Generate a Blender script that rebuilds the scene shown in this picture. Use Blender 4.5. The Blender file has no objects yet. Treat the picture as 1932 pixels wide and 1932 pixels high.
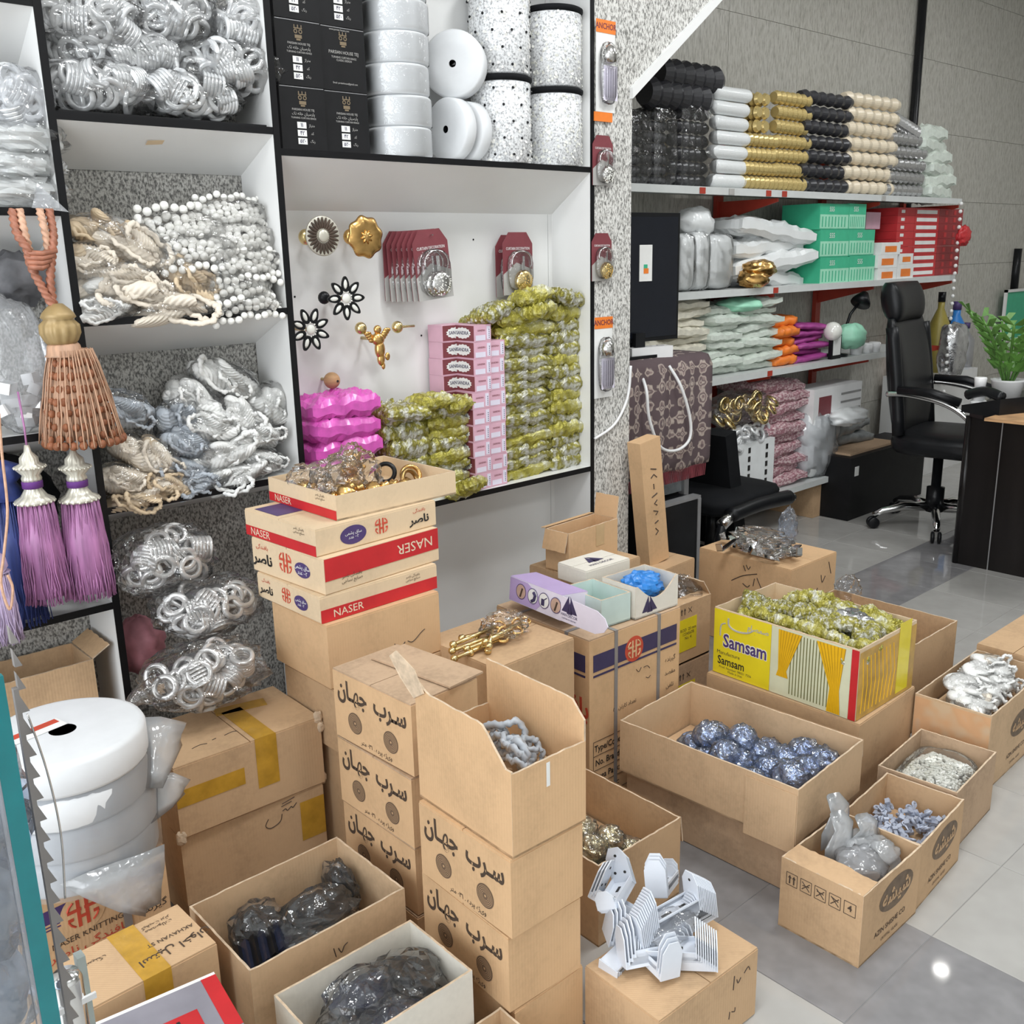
import bpy, math, random
from mathutils import Vector, Matrix, noise
random.seed(11)
C = bpy.context.collection
SC = bpy.context.scene
PI = math.pi
R = math.radians

# ---------------------------------------------------------------- camera
F_PX, PITCH, ROLL, YAW, CAM_H, WPX = 1838.7, R(14.746), R(-1.256), R(48.281), 1.45, 1932.0
_fw = Vector((math.cos(YAW)*math.cos(PITCH), math.sin(YAW)*math.cos(PITCH), -math.sin(PITCH)))
_r0 = Vector((math.sin(YAW), -math.cos(YAW), 0))
_u0 = _r0.cross(_fw)
_r = _r0*math.cos(ROLL) + _u0*math.sin(ROLL)
_u = _u0*math.cos(ROLL) - _r0*math.sin(ROLL)
CAM = Vector((0, 0, CAM_H))
cd = bpy.data.cameras.new('camera')
cd.sensor_width = 36.0
cd.lens = 36.0*F_PX/WPX
cd.clip_start = 0.02
cam = bpy.data.objects.new('camera', cd)
C.objects.link(cam)
M3 = Matrix((_r, _u, -_fw)).transposed()
cam.matrix_world = Matrix.Translation(CAM) @ M3.to_4x4()
SC.camera = cam

def _ray(px, py):
    return _r*((px-WPX/2)/F_PX) - _u*((py-WPX/2)/F_PX) + _fw
def at(px, py, Y):                 # point of the plane y = Y that stands at a place measured in the photo
    d = _ray(px, py); return CAM + d*((Y-CAM.y)/d.y)
def atz(px, py, z):
    d = _ray(px, py); return CAM + d*((z-CAM.z)/d.z)
def atx(px, py, X):
    d = _ray(px, py); return CAM + d*((X-CAM.x)/d.x)

# ---------------------------------------------------------------- world, lights, exposure
SC.view_settings.view_transform = 'Standard'
SC.view_settings.look = 'None'
SC.view_settings.gamma = 1.0
SC.view_settings.use_curve_mapping = False
SC.view_settings.exposure = 0.07
SC.cycles.transparent_max_bounces = 24
w = bpy.data.worlds.new('daylight'); SC.world = w; w.use_nodes = True
w.node_tree.nodes['Background'].inputs[0].default_value = (0.80, 0.90, 1.0, 1)
w.node_tree.nodes['Background'].inputs[1].default_value = 1.0

def area(name, loc, rot, sx, sy, power, col=(1, 1, 1)):
    l = bpy.data.lights.new(name, 'AREA'); l.shape = 'RECTANGLE'; l.size = sx; l.size_y = sy
    l.energy = power; l.color = col
    o = bpy.data.objects.new(name, l); C.objects.link(o); o.location = loc; o.rotation_euler = rot
    return o
# daylight through the glazed shop front behind and to the left of the camera
area('shopfront_daylight', (-2.35, 0.1, 1.65), (0, R(-90), 0), 2.7, 4.2, 135, (0.95, 0.98, 1.0))
# ceiling lamps
LAMPS = [(0.6, 0.7, 0.85), (2.3, 0.9, 0.95), (4.2, 1.3, 0.85), (6.4, 1.0, 0.75), (0.8, -1.6, 0.7), (3.4, -1.6, 0.6)]
for lx, ly, k in LAMPS:
    area('ceiling_lamp_light', (lx, ly, 3.355), (0, 0, 0), 0.56, 0.56, 27*k, (0.97, 0.99, 1.0))

# ---------------------------------------------------------------- materials
MATS = {}
def nodes(name):
    m = bpy.data.materials.new(name); m.use_nodes = True
    nt = m.node_tree; b = nt.nodes['Principled BSDF']
    MATS[name] = m
    return m, nt, b, nt.nodes, nt.links
def obcoord(nt, scale=(1, 1, 1), rot=(0, 0, 0)):
    tc = nt.nodes.new('ShaderNodeTexCoord'); mp = nt.nodes.new('ShaderNodeMapping')
    mp.inputs['Scale'].default_value = scale; mp.inputs['Rotation'].default_value = rot
    nt.links.new(tc.outputs['Object'], mp.inputs[0]); return mp.outputs[0]
def ntex(nt, vec, scale, detail=3, rough=0.55):
    n = nt.nodes.new('ShaderNodeTexNoise'); n.inputs['Scale'].default_value = scale
    n.inputs['Detail'].default_value = detail; n.inputs['Roughness'].default_value = rough
    nt.links.new(vec, n.inputs['Vector']); return n.outputs['Fac']
def ramp(nt, fac, stops, interp='LINEAR'):
    r = nt.nodes.new('ShaderNodeValToRGB'); e = r.color_ramp.elements; r.color_ramp.interpolation = interp
    while len(e) < len(stops): e.new(0.5)
    for q, (p, c) in zip(e, stops): q.position = p; q.color = (*c, 1)
    nt.links.new(fac, r.inputs[0]); return r.outputs[0]
def bump(nt, b, h, strength, dist=0.002):
    n = nt.nodes.new('ShaderNodeBump'); n.inputs['Strength'].default_value = strength
    n.inputs['Distance'].default_value = dist
    nt.links.new(h, n.inputs['Height']); nt.links.new(n.outputs[0], b.inputs['Normal']); return n
def mul(c, k): return tuple(max(0, min(1, x*k)) for x in c)
def plain(name, col, rough=0.5, metal=0.0, var=0.12, scale=18, bmp=0.0, bscale=60, spec=None, coat=0, emit=None, seed=(1, 1, 1)):
    m, nt, b, N, L = nodes(name)
    v = obcoord(nt, seed)
    f = ntex(nt, v, scale)
    L.new(ramp(nt, f, [(0.3, mul(col, 1-var)), (0.7, mul(col, 1+var*0.6))]), b.inputs['Base Color'])
    b.inputs['Roughness'].default_value = rough; b.inputs['Metallic'].default_value = metal
    if spec is not None: b.inputs['Specular IOR Level'].default_value = spec
    if coat: b.inputs['Coat Weight'].default_value = coat; b.inputs['Coat Roughness'].default_value = 0.08
    if bmp: bump(nt, b, ntex(nt, v, bscale, 4), bmp)
    if emit: b.inputs['Emission Color'].default_value = (*emit[0], 1); b.inputs['Emission Strength'].default_value = emit[1]
    return m
def cardboard(name, col, dust=0.25, corr=1.0):
    m, nt, b, N, L = nodes(name)
    tc = N.new('ShaderNodeTexCoord')
    sep = N.new('ShaderNodeSeparateXYZ'); L.new(tc.outputs['Object'], sep.inputs[0])
    ad = N.new('ShaderNodeMath'); ad.operation = 'ADD'; L.new(sep.outputs[0], ad.inputs[0]); L.new(sep.outputs[1], ad.inputs[1])
    sn = N.new('ShaderNodeMath'); sn.operation = 'MULTIPLY'; sn.inputs[1].default_value = 900; L.new(ad.outputs[0], sn.inputs[0])
    si = N.new('ShaderNodeMath'); si.operation = 'SINE'; L.new(sn.outputs[0], si.inputs[0])
    f1 = ntex(nt, tc.outputs['Object'], 7, 4); f2 = ntex(nt, tc.outputs['Object'], 90, 3)
    mx = N.new('ShaderNodeMix'); mx.inputs[0].default_value = 0.3
    L.new(f1, mx.inputs[2]); L.new(f2, mx.inputs[3])
    L.new(ramp(nt, mx.outputs[0], [(0.3, mul(col, 1-dust)), (0.5, col), (0.72, mul(col, 1+dust*0.35))]), b.inputs['Base Color'])
    b.inputs['Roughness'].default_value = 0.78; b.inputs['Specular IOR Level'].default_value = 0.25
    mm = N.new('ShaderNodeMath'); mm.operation = 'MULTIPLY_ADD'; mm.inputs[1].default_value = 0.25*corr
    L.new(si.outputs[0], mm.inputs[0]); L.new(f2, mm.inputs[2])
    bump(nt, b, mm.outputs[0], 0.22, 0.0012)
    return m
def film(name, col=(1, 1, 1), haze=0.10, gloss=0.20, rough=0.10, bscale=28, bstr=0.9):
    m, nt, b, N, L = nodes(name)
    N.remove(b); out = N['Material Output']
    v = obcoord(nt)
    n1 = ntex(nt, v, bscale, 3, 0.6)
    vo = N.new('ShaderNodeTexVoronoi'); vo.inputs['Scale'].default_value = bscale*0.7; L.new(v, vo.inputs['Vector'])
    ad = N.new('ShaderNodeMath'); ad.operation = 'ADD'; L.new(n1, ad.inputs[0]); L.new(vo.outputs['Distance'], ad.inputs[1])
    bp = N.new('ShaderNodeBump'); bp.inputs['Strength'].default_value = bstr; bp.inputs['Distance'].default_value = 0.006
    L.new(ad.outputs[0], bp.inputs['Height'])
    tr = N.new('ShaderNodeBsdfTransparent'); tr.inputs[0].default_value = (*mul(col, 0.97), 1)
    gl = N.new('ShaderNodeBsdfGlossy'); gl.inputs['Roughness'].default_value = rough; L.new(bp.outputs[0], gl.inputs['Normal'])
    df = N.new('ShaderNodeBsdfDiffuse'); df.inputs[0].default_value = (*col, 1); L.new(bp.outputs[0], df.inputs['Normal'])
    fr = N.new('ShaderNodeFresnel'); fr.inputs[0].default_value = 1.28
    ma = N.new('ShaderNodeMath'); ma.operation = 'MULTIPLY_ADD'; ma.inputs[1].default_value = 1.0; ma.inputs[2].default_value = gloss*0.35
    ma.use_clamp = True
    L.new(fr.outputs[0], ma.inputs[0])
    tl = N.new('ShaderNodeBsdfTranslucent'); tl.inputs[0].default_value = (*col, 1)
    hz = N.new('ShaderNodeMixShader'); hz.inputs[0].default_value = 0.5; L.new(df.outputs[0], hz.inputs[1]); L.new(tl.outputs[0], hz.inputs[2])
    a = N.new('ShaderNodeMixShader'); a.inputs[0].default_value = haze; L.new(tr.outputs[0], a.inputs[1]); L.new(hz.outputs[0], a.inputs[2])
    c = N.new('ShaderNodeMixShader'); L.new(ma.outputs[0], c.inputs[0]); L.new(a.outputs[0], c.inputs[1]); L.new(gl.outputs[0], c.inputs[2])
    L.new(c.outputs[0], out.inputs[0])
    return m
def speckle(name, stops, scale, rough=0.35, stretch=(1, 1, 1), bmp=0):
    m, nt, b, N, L = nodes(name)
    f = ntex(nt, obcoord(nt, stretch), scale, 2, 0.6)
    L.new(ramp(nt, f, stops), b.inputs['Base Color']); b.inputs['Roughness'].default_value = rough
    return m
def foil(name, cols, scale=22, rough=0.22, metal=0.65, bscale=45, bstr=0.5, stretch=(1, 1, 1)):
    m, nt, b, N, L = nodes(name)
    v = obcoord(nt, stretch)
    f = ntex(nt, v, scale, 3, 0.6)
    k = len(cols)
    L.new(ramp(nt, f, [(0.32+0.36*i/max(1, k-1), c) for i, c in enumerate(cols)]), b.inputs['Base Color'])
    b.inputs['Roughness'].default_value = rough; b.inputs['Metallic'].default_value = metal
    bump(nt, b, ntex(nt, v, bscale, 3), bstr, 0.006)
    return m

cardboard('carton', (0.56, 0.375, 0.22), 0.2)
cardboard('carton_pale', (0.60, 0.42, 0.26), 0.2)
cardboard('carton_dusty', (0.50, 0.35, 0.23), 0.3)
cardboard('carton_warm', (0.645, 0.42, 0.235), 0.16)
cardboard('carton_cream', (0.70, 0.54, 0.36), 0.12, 0.2)
cardboard('carton_white', (0.74, 0.70, 0.62), 0.1, 0.2)
cardboard('carton_inner', (0.50, 0.36, 0.235), 0.2)
plain('torn_paper', (0.62, 0.48, 0.34), 0.9, var=0.25, scale=60)
plain('kraft_core', (0.40, 0.24, 0.12), 0.9, var=0.3, scale=120)
plain('print_black', (0.02, 0.018, 0.016), 0.6, var=0.3)
plain('print_brown', (0.07, 0.045, 0.03), 0.7, var=0.3)
plain('oval_brown', (0.17, 0.12, 0.08), 0.7, var=0.3, scale=40)
plain('coil_brown', (0.145, 0.09, 0.055), 0.7, var=0.15)
plain('print_red', (0.55, 0.02, 0.025), 0.5, var=0.12)
plain('print_coral', (0.55, 0.07, 0.035), 0.6, var=0.15)
plain('print_purple', (0.075, 0.045, 0.16), 0.5, var=0.15)
plain('print_navy', (0.045, 0.035, 0.10), 0.6, var=0.15)
plain('print_cream', (0.75, 0.62, 0.46), 0.6, var=0.08)
plain('print_white', (0.82, 0.82, 0.80), 0.5, var=0.05)
plain('dull_yellow', (0.34, 0.28, 0.06), 0.4)
plain('print_yellow', (0.80, 0.66, 0.02), 0.35, var=0.06, coat=0.4)
plain('print_silver', (0.45, 0.44, 0.42), 0.4, var=0.1)
plain('crest_gold', (0.20, 0.15, 0.09), 0.5, var=0.1)
plain('ink_pen', (0.06, 0.04, 0.03), 0.7, var=0.2)
plain('tape_ochre', (0.52, 0.29, 0.035), 0.22, var=0.2, scale=30, coat=0.5, bmp=0.3, bscale=90)
plain('tape_clear', (0.60, 0.42, 0.23), 0.15, var=0.1, coat=0.5)
plain('laminate_white', (0.80, 0.80, 0.79), 0.32, var=0.03, scale=4)
plain('edge_black', (0.006, 0.006, 0.007), 0.4, var=0.2, spec=0.25)
plain('heap_grey', (0.15, 0.15, 0.155), 0.3, 0.4, 0.3)
plain('black_board', (0.009, 0.009, 0.010), 0.5, var=0.2, spec=0.25)
plain('plaster', (0.72, 0.72, 0.70), 0.8, var=0.03, scale=3)
speckle('granite_light', [(0.34, (0.15, 0.15, 0.14)), (0.44, (0.36, 0.35, 0.33)), (0.52, (0.62, 0.61, 0.58)), (0.62, (0.74, 0.73, 0.70))], 230, 0.3, (1, 1, 0.42))
speckle('granite_dark', [(0.34, (0.10, 0.10, 0.095)), (0.45, (0.25, 0.24, 0.225)), (0.54, (0.43, 0.42, 0.39)), (0.64, (0.54, 0.53, 0.50))], 210, 0.35, (1, 1, 0.6))
speckle('granite_wall', [(0.30, (0.34, 0.325, 0.285)), (0.5, (0.50, 0.485, 0.435)), (0.70, (0.58, 0.565, 0.52))], 120, 0.35, (1, 1, 0.2))
speckle('tile_light', [(0.3, (0.39, 0.38, 0.36)), (0.7, (0.44, 0.43, 0.41))], 9, 0.05)
speckle('tile_dark', [(0.3, (0.215, 0.21, 0.215)), (0.7, (0.275, 0.27, 0.275))], 14, 0.05)
plain('grout', (0.27, 0.26, 0.25), 0.6, var=0.03)
film('film_clear', (1, 1, 1), 0.06, 0.14, 0.10, 30, 0.9); film('film_haze', (0.97, 0.98, 1.0), 0.24, 0.15, 0.16, 26, 0.7)
film('film_crisp', (1, 1, 1), 0.02, 0.20, 0.07, 36, 1.0)
film('film_blue', (0.84, 0.90, 1.0), 0.08, 0.2, 0.09, 34, 0.9)
film('film_milk', (0.93, 0.95, 0.97), 0.5, 0.2, 0.16, 20, 0.8)
film('film_wrap', (0.90, 0.91, 0.93), 0.17, 0.10, 0.16, 14, 0.7)
plain('chrome', (0.80, 0.80, 0.80), 0.13, 1.0, 0.03)
plain('nickel', (0.66, 0.65, 0.64), 0.2, 1.0, 0.06)
plain('ring_nickel', (0.66, 0.65, 0.64), 0.18, 0.45, 0.06)
plain('ring_satin', (0.74, 0.75, 0.76), 0.18, 0.3, 0.05)
plain('gold', (0.72, 0.44, 0.16), 0.27, 1.0, 0.15, bmp=0.15)
plain('gold_pale', (0.76, 0.60, 0.30), 0.25, 1.0, 0.12)
plain('brass_dark', (0.40, 0.25, 0.10), 0.3, 1.0, 0.2)
plain('white_plastic', (0.80, 0.80, 0.80), 0.3, var=0.03)
plain('bracket_white', (0.68, 0.72, 0.79), 0.3, var=0.04)
plain('roll_white', (0.70, 0.715, 0.73), 0.55, var=0.04, bmp=0.1)
plain('pearl', (0.90, 0.89, 0.85), 0.18, 0.0, 0.05, coat=0.5)
plain('rope_cream', (0.78, 0.70, 0.59), 0.6, var=0.15)
plain('rope_beige', (0.66, 0.52, 0.35), 0.55, var=0.2)
plain('rope_white', (0.80, 0.80, 0.78), 0.55, var=0.06)
plain('rope_grey', (0.45, 0.49, 0.54), 0.5, var=0.15)
plain('rope_copper', (0.38, 0.15, 0.09), 0.5, var=0.25, scale=60)
plain('rope_peach', (0.62, 0.37, 0.25), 0.5, var=0.25, scale=60)
plain('thread_peach', (0.52, 0.31, 0.20), 0.55, var=0.3, scale=80, seed=(1, 1, 0.15))
plain('thread_rust', (0.27, 0.095, 0.04), 0.6, var=0.3, scale=80)
plain('thread_mauve', (0.40, 0.17, 0.35), 0.45, var=0.3, scale=80, seed=(1, 1, 0.1))
plain('thread_navy', (0.03, 0.05, 0.20), 0.45, var=0.35, scale=80, seed=(1, 1, 0.1))
plain('thread_lilac', (0.48, 0.38, 0.55), 0.45, var=0.25, scale=80, seed=(1, 1, 0.1))
plain('velvet_purple', (0.12, 0.03, 0.20), 0.7)
plain('wood_gold', (0.36, 0.25, 0.11), 0.45, 0.15, 0.2, bmp=0.2)
plain('bead_silver', (0.66, 0.63, 0.54), 0.3, 0.4, 0.1)
plain('magenta_bag', (0.66, 0.10, 0.46), 0.28, var=0.25, scale=25, bmp=0.5, bscale=40, coat=0.3)
foil('sachet_foil', [(0.62, 0.62, 0.58), (0.52, 0.52, 0.44), (0.27, 0.245, 0.045), (0.38, 0.35, 0.085), (0.70, 0.70, 0.65)], 30, 0.2, 0.5, 130, 1.0)
foil('sachet_yellow', [(0.25, 0.225, 0.04), (0.40, 0.36, 0.05), (0.50, 0.47, 0.18), (0.66, 0.66, 0.58)], 24, 0.22, 0.35, 120, 1.0)
foil('silver_foil', [(0.5, 0.5, 0.52), (0.75, 0.76, 0.78)], 20, 0.16, 0.9)
foil('gift_blue', [(0.22, 0.25, 0.34), (0.46, 0.50, 0.62), (0.75, 0.78, 0.85)], 34, 0.15, 0.85, 60, 0.8)
foil('ball_gold', [(0.30, 0.24, 0.12), (0.62, 0.55, 0.36), (0.85, 0.80, 0.64)], 34, 0.15, 0.85, 60, 0.8)
plain('black_plastic', (0.009, 0.0095, 0.011), 0.32, var=0.25, spec=0.3)
plain('navy_plastic', (0.02, 0.025, 0.05), 0.25, var=0.3)
plain('black_leather', (0.007, 0.0075, 0.009), 0.38, var=0.2, bmp=0.15, bscale=120, spec=0.3)
plain('black_fabric', (0.006, 0.0065, 0.008), 0.8, var=0.2, spec=0.2)
plain('desk_wood', (0.012, 0.010, 0.010), 0.28, var=0.4, scale=12, seed=(1, 1, 0.1), spec=0.35)
plain('red_metal', (0.42, 0.045, 0.025), 0.45, var=0.1)
plain('shelf_metal', (0.62, 0.64, 0.63), 0.35, var=0.05)
plain('teal_glass', (0.0, 0.17, 0.19), 0.12, var=0.1, coat=0.6)
plain('grey_metal', (0.42, 0.42, 0.43), 0.35, 0.6, 0.06)
plain('rail_grey', (0.27, 0.25, 0.24), 0.5, 0.1, 0.1)
plain('pink_card', (0.70, 0.42, 0.52), 0.45, var=0.06)
plain('maroon_card', (0.20, 0.045, 0.055), 0.45, var=0.1)
speckle('stained_card', [(0.42, (0.60, 0.43, 0.27)), (0.52, (0.62, 0.36, 0.19)), (0.62, (0.66, 0.38, 0.20)), (0.72, (0.60, 0.44, 0.30))], 9, 0.8)
plain('lilac_card', (0.76, 0.72, 0.84), 0.35, var=0.05)
plain('violet_card', (0.50, 0.38, 0.66), 0.35, var=0.06)
plain('rail_green', (0.40, 0.45, 0.43), 0.3, 0.3)
plain('mint_card', (0.56, 0.68, 0.64), 0.5, var=0.06)
plain('green_card', (0.05, 0.46, 0.26), 0.45, var=0.08)
plain('green_pale', (0.35, 0.72, 0.52), 0.45, var=0.08)
plain('red_card', (0.52, 0.03, 0.035), 0.45, var=0.1)
plain('red_dark', (0.30, 0.025, 0.03), 0.45, var=0.1)
plain('orange_card', (0.85, 0.22, 0.03), 0.45, var=0.1)
plain('purple_pack', (0.38, 0.06, 0.27), 0.4, var=0.2, bmp=0.3)
plain('cream_pack', (0.72, 0.69, 0.58), 0.35, var=0.12, scale=40, bmp=0.5, bscale=50, coat=0.3)
plain('pale_green_pack', (0.66, 0.72, 0.65), 0.35, var=0.12, scale=40, bmp=0.5, bscale=50, coat=0.3)
plain('white_pack', (0.78, 0.80, 0.80), 0.3, var=0.06, bmp=0.4, bscale=40, coat=0.3)
plain('grey_pack', (0.23, 0.25, 0.26), 0.4, var=0.3, scale=30, bmp=0.3, coat=0.3)
plain('sleeve_gold', (0.62, 0.48, 0.20), 0.3, 0.45, 0.15)
plain('sleeve_cream', (0.76, 0.66, 0.50), 0.35, 0.0, 0.06)
plain('sleeve_black', (0.035, 0.035, 0.04), 0.28, 0.1, 0.2)
plain('sleeve_silver', (0.62, 0.62, 0.62), 0.2, 0.8, 0.1)
speckle('pink_lace', [(0.40, (0.32, 0.14, 0.17)), (0.5, (0.50, 0.30, 0.33)), (0.6, (0.68, 0.55, 0.55))], 90, 0.4)
speckle('sequin', [(0.36, (0.34, 0.34, 0.35)), (0.44, (0.62, 0.63, 0.64)), (0.6, (0.86, 0.87, 0.88))], 160, 0.2)
plain('leaf_green', (0.10, 0.24, 0.045), 0.4, var=0.3)
plain('blue_card', (0.03, 0.22, 0.62), 0.35, var=0.15, bmp=0.3)
plain('screen_black', (0.010, 0.012, 0.018), 0.10, var=0.1)
plain('skin_photo', (0.55, 0.38, 0.30), 0.4, var=0.2)
plain('terracotta_wood', (0.50, 0.29, 0.14), 0.6, var=0.35, scale=12, seed=(1, 1, 6))
plain('downlight_white', (0.9, 0.9, 0.9), 0.5, emit=((1.0, 0.98, 0.94), 14.0))
plain('lamp_white', (0.9, 0.9, 0.9), 0.5, emit=((0.97, 0.99, 1.0), 3.0))
plain('grey_print', (0.27, 0.26, 0.30), 0.4, var=0.1)
plain('crystal', (0.82, 0.82, 0.76), 0.12, 0.0, 0.06, coat=0.6)
plain('clip_grey', (0.42, 0.46, 0.56), 0.35, 0.1, 0.1)
plain('fluff_grey', (0.14, 0.14, 0.15), 0.9, var=0.4)
plain('pink_fluff', (0.42, 0.17, 0.20), 0.7, var=0.3)

# ---------------------------------------------------------------- mesh helpers
class MB:
    def __init__(s): s.v = []; s.f = []; s.mi = []; s.cur = 0
    def add(s, vs, fs):
        o = len(s.v); s.v += [tuple(p) for p in vs]; s.f += [tuple(i+o for i in q) for q in fs]; s.mi += [s.cur]*len(fs); return s
    def box(s, x0, x1, y0, y1, z0, z1, m=None):
        vs = [Vector((x, y, z)) for z in (z0, z1) for y in (y0, y1) for x in (x0, x1)]
        if m: vs = [m @ p for p in vs]
        return s.add(vs, [(0, 2, 3, 1), (4, 5, 7, 6), (0, 1, 5, 4), (2, 6, 7, 3), (0, 4, 6, 2), (1, 3, 7, 5)])
    def quad(s, a, b, c, d): return s.add([a, b, c, d], [(0, 1, 2, 3)])
    def prism(s, poly, ax, a0, a1, m=None):
        # poly: 2D outline; ax: axis of extrusion (0,1,2)
        def pt(p, a):
            q = [p[0], p[1]]; q.insert(ax, a); q = Vector(q); return m @ q if m else q
        n = len(poly)
        vs = [pt(p, a0) for p in poly] + [pt(p, a1) for p in poly]
        fs = [tuple(range(n-1, -1, -1)), tuple(range(n, 2*n))] + [(i, (i+1) % n, n+(i+1) % n, n+i) for i in range(n)]
        return s.add(vs, fs)
    def lathe(s, prof, seg=24, m=None, fn=None, cap=True):
        vs = []; fs = []; n = len(prof)
        for i in range(seg):
            a = 2*PI*i/seg
            for j, (r, z) in enumerate(prof):
                rr = fn(r, z, a) if fn else r
                p = Vector((rr*math.cos(a), rr*math.sin(a), z)); vs.append(m @ p if m else p)
        for i in range(seg):
            k = (i+1) % seg
            for j in range(n-1):
                fs.append((i*n+j, k*n+j, k*n+j+1, i*n+j+1))
        if cap:
            if prof[0][0] > 1e-5: fs.append(tuple(i*n for i in range(seg-1, -1, -1)))
            if prof[-1][0] > 1e-5: fs.append(tuple(i*n+n-1 for i in range(seg)))
        return s.add(vs, fs)
    def ball(s, c, r, u=10, v=7, m=None, sc=(1, 1, 1)):
        c = Vector(c); vs = []; fs = []
        for j in range(v+1):
            t = PI*j/v
            for i in range(u):
                a = 2*PI*i/u
                p = Vector((sc[0]*r*math.sin(t)*math.cos(a), sc[1]*r*math.sin(t)*math.sin(a), sc[2]*r*math.cos(t)))
                if m: p = m @ p
                vs.append(c+p)
        for j in range(v):
            for i in range(u):
                fs.append((j*u+i, (j+1)*u+i, (j+1)*u+(i+1) % u, j*u+(i+1) % u))
        return s.add(vs, fs)
    def tube(s, pts, r, seg=8, closed=False, twist=0.0, lobes=0, amp=0.0, cap=True):
        pts = [Vector(p) for p in pts]; n = len(pts); vs = []; fs = []
        up = Vector((0, 0, 1)); prev = None; L = 0
        for i, p in enumerate(pts):
            a = pts[(i-1) % n] if (closed or i > 0) else p
            b = pts[(i+1) % n] if (closed or i < n-1) else p
            t = (b-a).normalized() if (b-a).length > 1e-9 else Vector((0, 0, 1))
            if prev is None:
                x = t.orthogonal().normalized()
            else:
                x = (prev - t*prev.dot(t)); x = x.normalized() if x.length > 1e-6 else t.orthogonal().normalized()
            prev = x; y = t.cross(x)
            if i: L += (p-pts[i-1]).length
            rr = r[i] if isinstance(r, (list, tuple)) else r
            for k in range(seg):
                th = 2*PI*k/seg
                q = rr*(1+amp*math.cos(lobes*(th+twist*L))) if lobes else rr
                vs.append(p + x*math.cos(th)*q + y*math.sin(th)*q)
        m = n if closed else n-1
        for i in range(m):
            j = (i+1) % n
            for k in range(seg):
                fs.append((i*seg+k, i*seg+(k+1) % seg, j*seg+(k+1) % seg, j*seg+k))
        if not closed and cap:
            fs.append(tuple(range(seg-1, -1, -1))); fs.append(tuple((n-1)*seg+k for k in range(seg)))
        return s.add(vs, fs)
    def torus(s, m, R_, r, u=24, v=8, sz=1.0):
        return s.lathe([(R_+r*math.cos(2*PI*j/v), sz*r*math.sin(2*PI*j/v)) for j in range(v+1)], u, m, cap=False)
    def mesh(s, name, mats, smooth=False):
        me = bpy.data.meshes.new(name); me.from_pydata(s.v, [], s.f)
        for k in (mats if isinstance(mats, (list, tuple)) else [mats]): me.materials.append(MATS[k] if isinstance(k, str) else k)
        if any(s.mi): me.polygons.foreach_set('material_index', s.mi)
        if smooth: me.polygons.foreach_set('use_smooth', [True]*len(s.f))
        me.update(); return me
def link(name, me, parent=None, loc=None, rot=None):
    o = bpy.data.objects.new(name, me); C.objects.link(o)
    if parent is not None: o.parent = parent
    if loc is not None: o.location = loc
    if rot is not None: o.rotation_euler = rot
    return o
def part(name, mb, mat, parent, smooth=False, loc=None, rot=None, label=None):
    o = link(name, mb.mesh(name, mat, smooth), parent, loc, rot)
    if label: o['label'] = label
    return o
ORD = ['second', 'third', 'fourth', 'fifth', 'sixth', 'seventh', 'eighth', 'ninth', 'tenth', 'eleventh', 'twelfth', 'thirteenth', 'fourteenth', 'fifteenth', 'sixteenth']
def nth(k, n): return 'lowest' if k == 0 else 'topmost' if k == n-1 else ORD[k-1]+' from the bottom'
def tag(o, label, cat, group=None):
    o['label'] = label; o['category'] = cat
    if group: o['group'] = group
    return o
def thing(name, label, cat, loc=(0, 0, 0), rotz=0, group=None, rot=None):
    o = bpy.data.objects.new(name, None); C.objects.link(o); o.empty_display_size = 0.05
    o.location = loc; o.rotation_euler = rot if rot else (0, 0, rotz)
    return tag(o, label, cat, group)
def struct(name, mb, mat, parent=None, smooth=False):
    o = link(name, mb.mesh(name, mat, smooth), parent)
    if parent is None: o['kind'] = 'structure'
    return o
def dup(root, loc=None, rot=None, label=None, group=None, parent=None):
    r = root.copy(); C.objects.link(r)
    if parent is not None: r.parent = parent
    if loc is not None: r.location = loc
    if rot is not None: r.rotation_euler = rot
    if label: r['label'] = label
    if group: r['group'] = group
    for ch in root.children:
        c = ch.copy(); C.objects.link(c); c.parent = r
        for g in ch.children:
            d = g.copy(); C.objects.link(d); d.parent = c
    return r

# ---------------------------------------------------------------- lettering (real outlines, joined Arabic forms)
_AR = {'ا': 'FE8D FE8E', 'ب': 'FE8F FE90 FE91 FE92', 'پ': 'FB56 FB57 FB58 FB59', 'ت': 'FE95 FE96 FE97 FE98', 'ج': 'FE9D FE9E FE9F FEA0',
       'چ': 'FB7A FB7B FB7C FB7D', 'ح': 'FEA1 FEA2 FEA3 FEA4', 'خ': 'FEA5 FEA6 FEA7 FEA8', 'د': 'FEA9 FEAA', 'ذ': 'FEAB FEAC', 'ر': 'FEAD FEAE', 'ز': 'FEAF FEB0',
       'س': 'FEB1 FEB2 FEB3 FEB4', 'ش': 'FEB5 FEB6 FEB7 FEB8', 'ص': 'FEB9 FEBA FEBB FEBC', 'ط': 'FEC1 FEC2 FEC3 FEC4', 'ع': 'FEC9 FECA FECB FECC', 'ف': 'FED1 FED2 FED3 FED4',
       'ق': 'FED5 FED6 FED7 FED8', 'ک': 'FB8E FB8F FB90 FB91', 'گ': 'FB92 FB93 FB94 FB95', 'ل': 'FEDD FEDE FEDF FEE0', 'م': 'FEE1 FEE2 FEE3 FEE4',
       'ن': 'FEE5 FEE6 FEE7 FEE8', 'ه': 'FEE9 FEEA FEEB FEEC', 'و': 'FEED FEEE', 'ی': 'FBFC FBFD FBFE FBFF'}
_AR['ـ'] = '0640 0640 0640 0640'
_AR = {k: [chr(int(x, 16)) for x in v.split()] for k, v in _AR.items()}
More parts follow.
